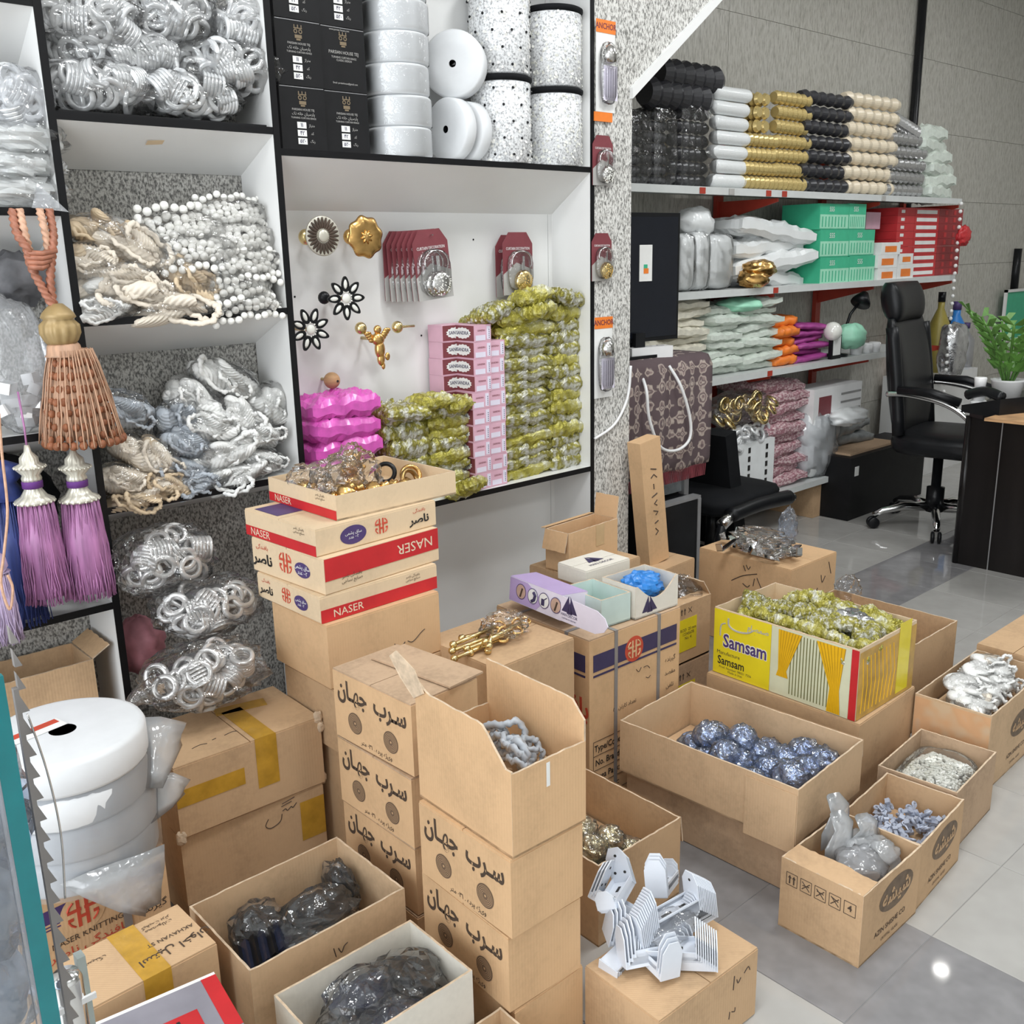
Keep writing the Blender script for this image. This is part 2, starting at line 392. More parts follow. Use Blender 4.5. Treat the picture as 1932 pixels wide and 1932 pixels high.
def arabic(s):
    out = []
    for w_ in s.split('\n'):
        line = []
        for i, ch in enumerate(w_):
            if ch not in _AR: line.append(ch); continue
            f = _AR[ch]
            pv = i > 0 and w_[i-1] in _AR and len(_AR[w_[i-1]]) == 4
            nx = i < len(w_)-1 and w_[i+1] in _AR and len(f) == 4
            line.append(f[3] if pv and nx else f[2] if nx else f[1] if pv else f[0])
        # digits keep their order
        rev = ''.join(reversed(line)); out.append(rev)
    return '\n'.join(out)
_TXT = {}
def text_mesh(body, mat, bold=0.0, ar=False, shear=0):
    key = (body, mat, bold, ar, shear)
    if key in _TXT: return _TXT[key]
    cu = bpy.data.curves.new('lettering', 'FONT'); cu.body = arabic(body) if ar else body
    cu.size = 1.0; cu.resolution_u = 2; cu.align_x = 'CENTER'; cu.align_y = 'CENTER'; cu.offset = bold; cu.shear = shear
    cu.fill_mode = 'BOTH'; cu.extrude = 0.004
    o = bpy.data.objects.new('lettering', cu); C.objects.link(o)
    bpy.context.view_layer.update()
    me = bpy.data.meshes.new_from_object(o.evaluated_get(bpy.context.evaluated_depsgraph_get()))
    bpy.data.objects.remove(o); bpy.data.curves.remove(cu)
    me.materials.clear(); me.materials.append(MATS[mat]); me.name = 'lettering'
    _TXT[key] = me
    return me
FACE = {'-y': (R(90), 0, 0), '-x': (R(90), 0, R(-90)), 'top': (0, 0, 0), 'topx': (0, 0, R(-90)), '+x': (R(90), 0, R(90))}
def put_text(parent, body, mat, size, loc, face='-y', sx=1.0, ar=False, bold=0.0, spin=0.0, name='lettering', shear=0):
    """size is the height of a line in metres; loc is the centre on the face"""
    o = link(name, text_mesh(body, mat, bold, ar, shear), parent, loc)
    m = Matrix.Rotation(0, 3, 'Z')
    from mathutils import Euler
    e = Euler(FACE[face]).to_matrix() @ Matrix.Rotation(spin, 3, 'Z')
    o.rotation_euler = e.to_euler(); o.scale = (size*sx, size, size)
    return o
def face_pt(face, u, v, off=0.0006, at0=0.0):
    """u along the face (left to right as you look at it), v up"""
    if face == '-y': return Vector((u, at0-off, v))
    if face == '-x': return Vector((at0-off, -u, v))
    if face == '+x': return Vector((at0+off, u, v))
    if face == 'top': return Vector((u, v, at0+off))
def panel_on(mb, face, at0, u0, u1, v0, v1, off=0.0006, th=0.0004):
    """thin printed patch or tape lying on a face"""
    if face == '-y': mb.box(u0, u1, at0-off-th, at0-off, v0, v1)
    elif face == '-x': mb.box(at0-off-th, at0-off, -u1, -u0, v0, v1)
    elif face == 'top': mb.box(u0, u1, v0, v1, at0+off, at0+off+th)
    return mb
def disc_on(mb, face, at0, u, v, r0, r1, seg=28, off=0.0006, sy=1.0):
    vs = []; fs = []
    for i in range(seg):
        a = 2*PI*i/seg
        for r in (r0, r1): vs.append(face_pt(face, u+r*math.cos(a), v+sy*r*math.sin(a), off, at0))
    for i in range(seg):
        k = (i+1) % seg; fs.append((2*i, 2*i+1, 2*k+1, 2*k))
    return mb.add(vs, fs)
def stroke(mb, face, at0, pts, r=0.0012, off=0.0004):
    return mb.tube([face_pt(face, u, v, off, at0) for u, v in pts], r, 5)
def smooth_path(pts, n=6, closed=False):
    P_ = [Vector(p) for p in pts]; out = []
    k = len(P_); m = k if closed else k-1
    for i in range(m):
        p0 = P_[(i-1) % k] if (closed or i > 0) else P_[0]; p1 = P_[i]; p2 = P_[(i+1) % k]
        p3 = P_[(i+2) % k] if (closed or i < k-2) else P_[-1]
        for j in range(n):
            t = j/n
            out.append(0.5*((2*p1)+(p2-p0)*t+(2*p0-5*p1+4*p2-p3)*t*t+(3*p1-p0-3*p2+p3)*t**3))
    if not closed: out.append(P_[-1])
    return out
def blob(rx, ry, rz, seed=0, amp=0.18, freq=2.2, u=28, v=18, flat=1.0, pw=2.0, tail=None, crease=0.0, crumple=0.0):
    """crumpled closed bag surface around the origin; pw>2 makes it boxier"""
    mb = MB(); vs = []; fs = []; sd = Vector((seed*3.7, seed*1.3, seed*7.1))
    for j in range(v+1):
        t = PI*j/v
        for i in range(u):
            a = 2*PI*i/u
            d = Vector((math.sin(t)*math.cos(a), math.sin(t)*math.sin(a), math.cos(t)))
            q = (abs(d.x)**pw+abs(d.y)**pw+abs(d.z)**pw)**(-1.0/pw)
            n_ = noise.noise(d*freq+sd) + 0.5*noise.noise(d*freq*2.3+sd)
            if crease: n_ += crease*(abs(noise.noise(d*freq*3.1+sd))-0.25)
            if crumple:
                e1 = d*freq*2.6+sd*1.7; e2 = d*freq*6.0+sd*2.3
                n_ += crumple*(1.1*abs(noise.noise(e1))+0.6*abs(noise.noise(e2))-0.45)
            k = q*(1+amp*n_)
            p = Vector((d.x*rx, d.y*ry, d.z*rz))*k
            if p.z < -rz*flat: p.z = -rz*flat
            vs.append(p)
    for j in range(v):
        for i in range(u):
            fs.append((j*u+i, (j+1)*u+i, (j+1)*u+(i+1) % u, j*u+(i+1) % u))
    mb.add(vs, fs)
    return mb
# ================================================================ the setting
XL, XR, YF, YB, ZC = -2.4, 8.6, -3.2, 3.15, 3.4
TX, TY, TX0, TY0 = 0.3625, 0.3445, 1.5075, 0.757
fl = struct('floor', MB().box(XL, XR, YF, YB, -0.08, -0.0016), 'grout')
def _tile(mat):
    g = 0.0007; b = 0.001
    mb = MB(); x, y = TX/2-g, TY/2-g
    vs = [(-x, -y, -0.006), (x, -y, -0.006), (x, y, -0.006), (-x, y, -0.006), (-x, -y, -b), (x, -y, -b), (x, y, -b), (-x, y, -b),
          (-x+b, -y+b, 0), (x-b, -y+b, 0), (x-b, y-b, 0), (-x+b, y-b, 0)]
    fs = [(i, (i+1) % 4, 4+(i+1) % 4, 4+i) for i in range(4)] + [(4+i, 4+(i+1) % 4, 8+(i+1) % 4, 8+i) for i in range(4)] + [(8, 9, 10, 11)]
    return mb.add(vs, fs).mesh('floor_tile', mat)
TL, TD = _tile('tile_light'), _tile('tile_dark')
for i in range(-4, 19):
    for j in range(-5, 7):
        cx, cy = TX0+(i+0.5)*TX, TY0+(j+0.5)*TY
        if cx < XL+0.2 or cx > XR-0.2 or cy > YB-TY/2+0.05: continue
        if cy < -0.4 and cx > 6: continue
        link('floor_tile', TD if (i == 0 or j == 3) else TL, fl, (cx, cy, 0))
far = MB()
far.box(XL+0.01, TX0-4*TX, YF, YB, -0.006, -0.0005); far.box(TX0-4*TX, XR, YF, TY0-5*TY, -0.006, -0.0005)
struct('floor_margin', far, 'tile_light', fl)
struct('ceiling', MB().box(XL, XR, YF, YB+0.6, ZC, ZC+0.1), 'plaster')
# long back wall with granite slabs (behind the alcove shelves and the desk)
wb = struct('wall_back', MB().box(2.44, XR, YB+0.02, YB+0.2, 0, ZC), 'grout')
SLW, SLH = 0.62, 0.42
slab = MB().box(-SLW/2+0.001, SLW/2-0.001, -0.02, 0, -SLH/2+0.001, SLH/2-0.001).mesh('wall_slab', 'granite_wall')
for i in range(10):
    for j in range(8):
        z = 0.06+(j+0.5)*SLH
        link('wall_slab', slab, wb, (2.44+(i+0.5)*SLW, YB+0.02, z))
struct('wall_left', MB().box(XL, 2.44, 2.492, 2.7, 0, ZC), 'granite_dark')
pm = MB().box(2.44, 2.625, 2.302, YB+0.02, 0, 1.965)
pm.box(2.44, 2.625, 2.302, YB+0.02, 1.965, ZC)
pm.prism([(2.625, 1.965), (4.48, 3.385), (4.48, ZC), (2.625, ZC)], 1, 2.302, 2.52)
struct('wall_pillar', pm, 'granite_light')
tr = MB()
a0, a1 = Vector((2.612, 0, 1.945)), Vector((4.49, 0, 3.385))
n_ = Vector((a1.z-a0.z, 0, -(a1.x-a0.x))).normalized()
tr.prism([(a0.x, a0.z+0.03), (a1.x, a1.z+0.03), ((a1+n_*0.004).x, (a1+n_*0.004).z), ((a0+n_*0.004).x, (a0+n_*0.004).z)], 1, 2.288, 2.53)
struct('trim_1', tr, 'laminate_white')
# black service pipe on the back wall
p0 = at(1733, 120, YB-0.03)
pp = tag(link('wall_pipe', MB().tube([(p0.x, YB-0.028, 0.3), (p0.x, YB-0.028, ZC)], 0.026, 12).mesh('wall_pipe', 'black_plastic', True)),
         'black vertical pipe running up the grey stone wall', 'pipe')
# room closure behind the camera and to the right
struct('wall_right', MB().box(XL, XR, YF-0.1, YF, 0, ZC), 'plaster')
struct('wall_far', MB().box(XR, XR+0.1, YF, YB+0.2, 0, ZC), 'granite_wall')
fr = MB(); fr.box(XL-0.1, XL, YF, YB, 0, 0.25); fr.box(XL-0.1, XL, YF, YB, 3.1, ZC); fr.box(XL-0.1, XL, 2.2, 2.5, 0, ZC); fr.box(XL-0.1, XL, YF, -2.2, 0, ZC)
struct('wall_front', fr, 'plaster')
for k, (lx, ly, s_) in enumerate(LAMPS):
    t = thing('ceiling_lamp', 'square white ceiling lamp above the shop floor', 'lamp', (lx, ly, 3.362), group='ceiling lamps')
    f = MB(); f.box(-0.31, 0.31, -0.31, -0.29, 0, 0.035); f.box(-0.31, 0.31, 0.29, 0.31, 0, 0.035); f.box(-0.31, -0.29, -0.29, 0.29, 0, 0.035); f.box(0.29, 0.31, -0.29, 0.29, 0, 0.035)
    part('frame', f, 'white_plastic', t); part('diffuser', MB().box(-0.29, 0.29, -0.29, 0.29, 0.02, 0.03), 'lamp_white', t)

DLP = atz(1775, 1830, 0)*(1+3.379/CAM_H)
t = thing('downlight', 'small round downlight in the ceiling above the desk', 'lamp', (DLP.x, DLP.y, 3.375))
part('rim', MB().lathe([(0.05, 0), (0.075, 0), (0.075, 0.02), (0.05, 0.02), (0.05, 0)], 28, cap=False), 'white_plastic', t, True)
part('lens', MB().lathe([(0.04, 0.004), (0.0, 0.004)], 24), 'downlight_white', t)

# ================================================================ wall cabinet
Y0, YD = 2.30, 2.488            # front and back of the cabinet
DX = [0.764, 1.296, 2.432]      # dividers
CT = 2.35
cab = thing('shelving_unit', 'white wall cabinet with black edged open shelves and tilted undersides', 'shelving unit', (1.3, 2.4, 0))
off = Vector((-1.3, -2.4, 0))
def cpart(name, mb, mat, parent=cab):
    mb.v = [tuple(Vector(p)+off) for p in mb.v]; return part(name, mb, mat, parent)
TH = 0.017
for x in [0.18]+DX:
    d = cpart('divider', MB().box(x-TH/2, x+TH/2, Y0+0.002, YD, 0.0, CT), 'laminate_white')
    e = MB().box(x-TH/2, x+TH/2, Y0-0.001, Y0+0.002, 0.0, CT); e.v = [tuple(Vector(p)+off) for p in e.v]
    part('edge_band', e, 'edge_black', d)
def wedge(x0, x1, z, drop, bandh=0.016):
    x0 += TH/2; x1 -= TH/2
    s = cpart('shelf_board', MB().prism([(Y0+0.003, z), (YD, z), (YD, z-drop), (Y0+0.003, z-bandh)], 0, x0, x1), 'laminate_white')
    e = MB().box(x0, x1, Y0, Y0+0.003, z-bandh, z+0.001); e.v = [tuple(Vector(p)+off) for p in e.v]
    part('edge_band', e, 'edge_black', s)
ZS1, ZS2, ZS3, ZRT, ZRB = 1.768, 1.331, 0.893, 1.720, 0.731
wedge(DX[0], DX[1], ZS1, 0.100); wedge(DX[0], DX[1], ZS2, 0.098); wedge(DX[0], DX[1], ZS3, 0.075)
wedge(DX[1], DX[2], ZRT, 0.142); wedge(DX[1], DX[2], ZRB, 0.035)
zA, zB, zC_, zD = at(40, 392, Y0).z, at(100, 815, Y0).z, at(120, 1160, Y0).z, at(20, 40, Y0).z
wedge(0.18, DX[0], zA, 0.09); wedge(0.18, DX[0], zB, 0.07); wedge(0.18, DX[0], zC_, 0.06); wedge(0.18, DX[0], zD+0.05, 0.13)
wedge(0.18, DX[0], CT, 0.03); wedge(DX[0], DX[1], CT, 0.03); wedge(DX[1], DX[2], CT, 0.03)
sx = at(1032, 500, YD).x
cpart('back_panel', MB().box(DX[1]+TH/2, sx-0.001, YD-0.006, YD, 0, CT), 'laminate_white')
cpart('back_panel', MB().box(sx+0.001, DX[2]-TH/2, YD-0.006, YD, 0, CT), 'laminate_white')
# small screw holes and a scrap of old tape
h = MB()
for x, y in ((825, 452), (893, 452), (795, 633), (506, 275), (990, 540), (556, 560)):
    p = at(x, y, YD-0.007); h.lathe([(0.003, 0), (0.003, 0.0008)], 8, Matrix.Translation(p+off) @ Matrix.Rotation(R(90), 4, 'X'))
part('screw_hole', h, 'edge_black', cab)['kind'] = 'stuff'
p = at(297, 256, 2.362)
_yo = 2.362; _zo = ZS1-0.016-(0.084/0.185)*(_yo-Y0-0.003)-0.0008
tp = MB().box(-0.028, 0.028, -0.009, 0.009, -0.0003, 0.0003, Matrix.Translation((p.x, _yo, _zo)) @ Matrix.Rotation(R(-5), 4, 'Y') @ Matrix.Rotation(math.atan2(-0.084, 0.185), 4, 'X')); tp.v = [tuple(Vector(q)+off) for q in tp.v]
part('old_tape', tp, 'carton_cream', cab)
# ================================================================ cartons
def plate(L, h, th, m, jag=0.0, seed=0, n=18, prof=None, lean=0.0):
    """upright board along x (centred), thickness th towards +y, rough top edge"""
    mb = MB(); vs = []; fs = []
    for i in range(n+1):
        u = -L/2+L*i/n
        hh = prof((i/n)) if prof else h
        hh += jag*(noise.noise(Vector((u*55, seed*3.1, 0)))+0.6*noise.noise(Vector((u*170, seed*1.7, 4))))
        for y in (0, th):
            yb = y
            vs.append(m @ Vector((u, yb, 0))); vs.append(m @ Vector((u, yb+lean*hh, hh)))
    for i in range(n):
        a, b = 4*i, 4*i+4
        fs += [(a, b, b+1, a+1), (a+2, a+3, b+3, b+2)]
    mb.add(vs, fs)
    mb.cur = 1
    f2 = []
    for i in range(n):
        a, b = 4*i, 4*i+4; f2.append((a+1, b+1, b+3, a+3))
    o = 0
    mb.f += f2; mb.mi += [1]*len(f2)
    mb.f += [(0, 1, 3, 2), (4*n, 4*n+2, 4*n+3, 4*n+1)]; mb.mi += [1, 1]
    return mb
def T(x=0, y=0, z=0, rz=0, rx=0, ry=0):
    return Matrix.Translation((x, y, z)) @ Matrix.Rotation(rz, 4, 'Z') @ Matrix.Rotation(ry, 4, 'Y') @ Matrix.Rotation(rx, 4, 'X')
CW = 0.0042
def open_carton(label, c, yaw, w, d, z0, h, mat='carton', jag=0.0015, name='open_carton', profs={}, flaps=(), group=None, inner=None, seed=None, edge='torn_paper', th=CW):
    sd = seed if seed is not None else int(c[0]*100+c[1]*37)
    t = thing(name, label, 'box', (c[0], c[1], z0), R(yaw), group)
    part('bottom_panel', MB().box(-w/2, w/2, -d/2, d/2, 0, th), mat, t)
    sides = {'-y': (w, T(0, -d/2, 0)), '+y': (w, T(0, d/2, 0, PI)), '-x': (d, T(-w/2, 0, 0, -PI/2)), '+x': (d, T(w/2, 0, 0, PI/2))}
    for k, (L, m) in sides.items():
        part('wall_panel', plate(L-0.0006, h, th, m, jag, sd+hash(k) % 7 if False else sd+len(k)*3+'-y+y-x+x'.find(k), prof=profs.get(k)), [mat, edge], t)
    for (side, ang, ln, j, pf) in flaps:      # hinged at the top of a side; ang 0 = straight up, + outwards
        L, m = sides[side]
        mm = m @ Matrix.Translation((0, 0, h)) @ Matrix.Rotation(R(ang), 4, 'X')
        part('flap', plate(L-0.004, ln, th*0.8, mm, j, sd+5, prof=pf), [mat, edge], t)
    return t
def closed_carton(label, c, yaw, w, d, z0, h, mat='carton', name='carton', tape=None, group=None, seam='x', dent=0.0, flap_mat=None):
    t = thing(name, label, 'box', (c[0], c[1], z0), R(yaw), group)
    hb = h-0.004; b = 0.003
    mb = MB()
    ring = lambda q, z: [(-w/2+q, -d/2+q, z), (w/2-q, -d/2+q, z), (w/2-q, d/2-q, z), (-w/2+q, d/2-q, z)]
    vs = ring(b, 0)+ring(0, b)+ring(0, hb)
    fs = [(3, 2, 1, 0)]+[(i+4*k, (i+1) % 4+4*k, (i+1) % 4+4*k+4, i+4*k+4) for k in range(2) for i in range(4)]+[(8, 9, 10, 11)]
    part('body', mb.add(vs, fs), mat, t)
    g = 0.0012
    fm = flap_mat or mat
    for s in (-1, 1):
        if seam == 'x': q = (-w/2+0.001, w/2-0.001, min(0, s*d/2)+(g if s > 0 else 0.001), max(0, s*d/2)-(0.001 if s > 0 else g))
        else: q = (min(0, s*w/2)+(g if s > 0 else 0.001), max(0, s*w/2)-(0.001 if s > 0 else g), -d/2+0.001, d/2-0.001)
        part('top_flap', MB().box(q[0], q[1], q[2], q[3], hb, h), fm, t)
    if tape:
        k = 0.024
        tp = MB()
        if seam == 'x':
            tp.box(-w/2-0.0008, w/2+0.0008, -k, k, h+0.0003, h+0.0009); tp.box(-w/2-0.0009, -w/2-0.0003, -k, k, h-0.06, h+0.0006); tp.box(w/2+0.0003, w/2+0.0009, -k, k, h-0.06, h+0.0006)
        else:
            tp.box(-k, k, -d/2-0.0008, d/2+0.0008, h+0.0003, h+0.0009); tp.box(-k, k, -d/2-0.0009, -d/2-0.0003, h-0.06, h+0.0006)
        part('packing_tape', tp, tape, t)
    return t
def pen(parent, face, at0, strokes, r=0.0011, mat='ink_pen'):
    mb = MB()
    for s in strokes:
        q = smooth_path([(a, b, 0) for a, b in s], 4) if len(s) > 2 else [Vector((a, b, 0)) for a, b in s]
        stroke(mb, face, at0, [(p.x, p.y) for p in q], r)
    return part('handwriting', mb, mat, parent)

# ---- the 'sarb jahan' lead cartons: right-hand stack (four) and left-hand stack (four)
def lead_print(t, w, d, h, alt=False):
    fx = -w/2
    put_text(t, 'سـرب', 'print_brown', 0.055, face_pt('-x', d*0.235, h*0.74, 0.0008, fx), '-x', 0.78, True, 0.026)
    put_text(t, 'جهـان', 'print_brown', 0.055, face_pt('-x', -d*0.25, h*0.74, 0.0008, fx), '-x', 0.78, True, 0.026)
    for s in (-1, 1):
        mb = MB()
        for a, b in ((0.0025, 0.0235),): disc_on(mb, '-x', fx, s*d*0.23, h*0.33, a, b)
        part('lead_coil_print', mb, 'coil_brown', t)
        m2 = MB()
        for a in (0.0075, 0.0105, 0.0135, 0.0165, 0.0195): disc_on(m2, '-x', fx, s*d*0.23, h*0.33, a, a+0.0006, off=0.0009)
        part('coil_rings_print', m2, 'carton_warm', t)
    put_text(t, 'ویژه پرده . ۱۳۰ متر', 'print_brown', 0.014, face_pt('-x', 0.01, h*0.10, 0.0008, fx), '-x', 1, True)
LW, LD, LH = 0.172, 0.258, 0.157
rs = [(1.034, 1.208, -1.4), (1.026, 1.205, -0.4), (1.029, 1.213, -2.0), (1.035, 1.215, 0)]
lp = {0: 'top', 1: 'second', 2: 'third', 3: 'bottom'}
for k in (1, 2, 3):
    x, y, a = rs[k]
    t = closed_carton('orange-brown carton with two printed lead coils, %s box of the stack beside the brackets' % lp[k], (x, y), a, LW, LD, (3-k)*LH, LH-0.001, 'carton_warm', 'lead_carton', group='lead tape cartons')
    if k < 3: lead_print(t, LW, LD, LH)
x, y, a = rs[0]
t = open_carton('tall open carton with torn upright flaps on top of the lead-carton stack', (x, y), a, 0.172, 0.268, 3*LH, LH, 'carton_warm', 0.002, 'open_carton',
    profs={'-x': lambda u: 0.157+0.064*(1 if u < 0.72 else max(0.06, 1-(u-0.72)/0.24)) + (0.02*(1-u/0.14) if u < 0.14 else 0),
           '+x': lambda u: 0.157+0.072*(1 if u > 0.12 else 0.55+u/0.12*0.45),
           '+y': lambda u: 0.157-0.02})
open_top = t
# torn flap leaning left over the neighbour
tf = MB()
pts = [(-0.086, 0.135, 0.20), (-0.088, 0.10, 0.222), (-0.09, 0.125, 0.262), (-0.095, 0.172, 0.285), (-0.098, 0.19, 0.27), (-0.094, 0.165, 0.235)]
vs = [Vector(p) for p in pts]+[Vector(p)+Vector((-0.003, 0, 0.001)) for p in pts]
n6 = len(pts)
tf.add(vs, [tuple(range(n6)), tuple(range(2*n6-1, n6-1, -1))]+[(i, i+n6, (i+1) % n6+n6, (i+1) % n6) for i in range(n6)])
part('torn_flap', tf, 'torn_paper', t)
pm_ = MB(); panel_on(pm_, '-y', -0.134, -0.0085, -0.0005, 0.105, 0.15); part('white_tag', pm_, 'print_white', t)
for k in range(4):
    x, y, a = [(1.062, 1.537, 2.9), (1.060, 1.537, 1.0), (1.064, 1.54, 0.4), (1.062, 1.538, 0)][k]
    t = closed_carton('dusty carton with two lead coils, %s box of the stack behind the torn carton' % lp[k], (x, y), a, LW, LD, (3-k)*LH, LH-0.001, 'carton_warm', 'lead_carton', group='lead tape cartons', flap_mat='carton_dusty')
    if k < 3: lead_print(t, LW, LD, LH)
    if k == 0: lead_top = t
# loose upper layer on the dusty lead carton
part('loose_flap', MB().box(0.0, 0.095, -0.135, 0.10, LH+0.001, LH+0.005, T(rz=R(4))), ['carton_dusty'], lead_top)

# ---- knitwear boxes (cream with red bands) stacked in front of the cabinet
def weave_logo(t, face, at0, u, v, r, mat='print_coral'):
    mb = MB(); k = r*0.2
    for s in (-1, 1):
        panel_on(mb, face, at0, u+s*k*1.3-k*0.55, u+s*k*1.3+k*0.55, v-r*0.95, v+r*0.95)
    m2 = MB()
    for s in (-1, 1):
        for a, b in ((-0.95, -0.62 if s < 0 else -0.1), (-0.22 if s < 0 else 0.1, 0.22 if s < 0 else 0.62), (0.62, 0.95)):
            panel_on(mb, face, at0, u+a*r, u+b*r, v+s*k*1.3-k*0.55, v+s*k*1.3+k*0.55, 0.0010)
    for s in (-1, 1):
        for q in (-1, 1):
            stroke(mb, face, at0, [(u+s*r*0.55, v+q*r*0.85), (u+s*r*0.8, v+q*r*0.62), (u+s*r*0.92, v+q*r*0.36)], r*0.07)
    return part('weave_logo_print', mb, mat, t)
def red_face(t, face, at0, L, h, flip=False, text=True, side=-1, hi=0.48):
    mb = MB()
    z0, z1 = (0.001, h*hi) if not flip else (h*(1-hi), h-0.001)
    panel_on(mb, face, at0, -L/2+0.001, L/2-0.001, z0, z1); part('red_band_print', mb, 'print_red', t)
    if text:
        put_text(t, 'NASER', 'print_cream', h*0.40, face_pt(face, side*L*0.28, (z0+z1)/2, 0.0014, at0), face, 1.1, False, 0.0, PI if flip else 0)
        put_text(t, 'بافندگی ناصر\nصنایع نساجی', 'print_brown', h*0.13, face_pt(face, -side*L*0.28, h-(z0+z1)/2, 0.001, at0), face, 1, True)
def logo_face(t, face, at0, L, h, s=1):
    weave_logo(t, face, at0, s*L*0.02, h*0.55, h*0.3)
    mb = MB(); disc_on(mb, face, at0, -s*L*0.21, h*0.5, 0, L*0.105, sy=0.62*h/(L*0.22) if False else 0.6); part('purple_oval_print', mb, 'print_purple', t)
    put_text(t, 'ساق پشمی\n۲۰۰ عدد', 'print_white', h*0.16, face_pt(face, -s*L*0.21, h*0.5, 0.0012, at0), face, 1, True)
    put_text(t, 'ناصر', 'print_black', h*0.42, face_pt(face, s*L*0.35, h*0.42, 0.001, at0), face, 1.2, True, 0.03)
    put_text(t, 'بافندگی', 'print_coral', h*0.17, face_pt(face, s*L*0.35, h*0.78, 0.001, at0), face, 1.2, True)
N1 = open_carton('shallow open cream tray with a red band, full of gold finials, topmost of its stack', (1.303, 2.020), 1.3, 0.354, 0.301, 0.873, 0.058, 'carton_cream', 0.0008, 'open_tray')
red_face(N1, '-x', -0.177, 0.301, 0.058, hi=0.40)
N2 = closed_carton('flat cream knitwear box with purple oval, right under the gold finial tray', (1.222, 1.998), 3.5, 0.352, 0.296, 0.808, 0.0645, 'carton_cream', 'knitwear_box')
red_face(N2, '-x', -0.176, 0.296, 0.064, hi=0.40); logo_face(N2, '-y', -0.148, 0.352, 0.064)
tpn = MB(); panel_on(tpn, 'top', 0.0645, -0.165, -0.09, 0.02, 0.12); part('purple_corner_print', tpn, 'print_purple', N2)
N3 = closed_carton('cream knitwear box whose red band with upside-down lettering faces right', (1.216, 1.975), 4.5, 0.341, 0.291, 0.723, 0.085, 'carton_cream', 'knitwear_box')
red_face(N3, '-y', -0.1455, 0.341, 0.085, True, True, 1, 0.62); logo_face(N3, '-x', -0.1705, 0.291, 0.085, -1)
N4 = closed_carton('cream knitwear box with low red band, lowest of the printed boxes on the tall carton', (1.204, 1.958), 1.8, 0.336, 0.273, 0.660, 0.063, 'carton_cream', 'knitwear_box')
red_face(N4, '-y', -0.1365, 0.336, 0.063, hi=0.5); logo_face(N4, '-x', -0.168, 0.273, 0.063, -1)
N5 = closed_carton('plain tall carton with handwriting under the knitwear boxes', (1.202, 1.924), 0.7, 0.319, 0.242, 0.504, 0.156, 'carton_warm', 'carton')
pen(N5, '-y', -0.121, [[(-0.005, 0.055), (0.01, 0.046), (0.018, 0.05)], [(0.022, 0.06), (0.024, 0.047), (0.04, 0.047), (0.052, 0.056)], [(0.06, 0.056), (0.075, 0.05), (0.10, 0.066), (0.112, 0.072)], [(-0.012, 0.04), (-0.004, 0.044)]])
closed_carton('plain carton hidden low in the knitwear box stack', (1.206, 1.910), 0.8, 0.314, 0.222, 0.342, 0.161, 'carton', 'carton')
closed_carton('plain carton standing on the floor at the foot of the knitwear box stack', (1.195, 1.92), 0, 0.265, 0.22, 0.0, 0.341, 'carton', 'carton')

# ---- taped carton pair behind the black-bag box
B16 = closed_carton('crushed carton sealed with wide ochre tape, under the lowest bag of silver rings', (0.868, 1.976), -1.3, 0.352, 0.232, 0.249, 0.171, 'carton', 'taped_carton', seam='y')
tp = MB(); panel_on(tp, '-y', -0.116, -0.176, -0.02, 0.075, 0.115); part('ochre_tape', tp, 'tape_ochre', B16)
tp = MB(); panel_on(tp, '-y', -0.116, 0.01, 0.062, 0.05, 0.1712); tp.box(0.012, 0.06, -0.1165, 0.06, 0.1714, 0.172); tp.box(-0.06, 0.06, 0.03, 0.07, 0.1714, 0.172, T(0.05, 0.01, 0, R(-12))); part('ochre_tape', tp, 'tape_ochre', B16)
pen(B16, 'top', 0.171, [[(-0.11, -0.06), (-0.09, -0.055), (-0.075, -0.06)], [(-0.06, -0.052), (-0.05, -0.05)], [(-0.03, -0.05), (-0.01, -0.046), (0.0, -0.05)]], 0.0009)
tn = MB()
for k, (x, y, z, s) in enumerate([(0.172, -0.112, 0.168, 0.012), (0.176, -0.115, 0.145, 0.010), (-0.172, -0.113, 0.12, 0.009), (-0.174, -0.114, 0.004, 0.012), (0.177, -0.10, 0.005, 0.012)]):
    b_ = blob(s, s*0.5, s*1.4, k+3, 0.4, 2.5, 10, 7); tn.add([Vector(p)+Vector((x, y, z)) for p in b_.v], b_.f)
part('torn_corners', tn, 'torn_paper', B16)
B17 = closed_carton('carton with pen scribble, under the crushed ochre-taped carton', (0.870, 1.985), -3.0, 0.345, 0.235, 0.075, 0.173, 'carton', 'carton')
pen(B17, '-y', -0.1175, [[(0.03, 0.135), (0.022, 0.12), (0.035, 0.11), (0.058, 0.118), (0.064, 0.135)], [(0.066, 0.142), (0.074, 0.145), (0.078, 0.139), (0.088, 0.145), (0.092, 0.141), (0.102, 0.15)], [(0.066, 0.16), (0.098, 0.166)], [(0.064, 0.154), (0.09, 0.158)]], 0.001)
tp = MB(); panel_on(tp, '-y', -0.1175, 0.11, 0.172, 0.045, 0.145); part('ochre_tape', tp, 'tape_ochre', B17)
closed_carton('low carton on the floor beneath the scribbled carton', (0.872, 1.99), 0, 0.33, 0.22, 0, 0.074, 'carton', 'carton')

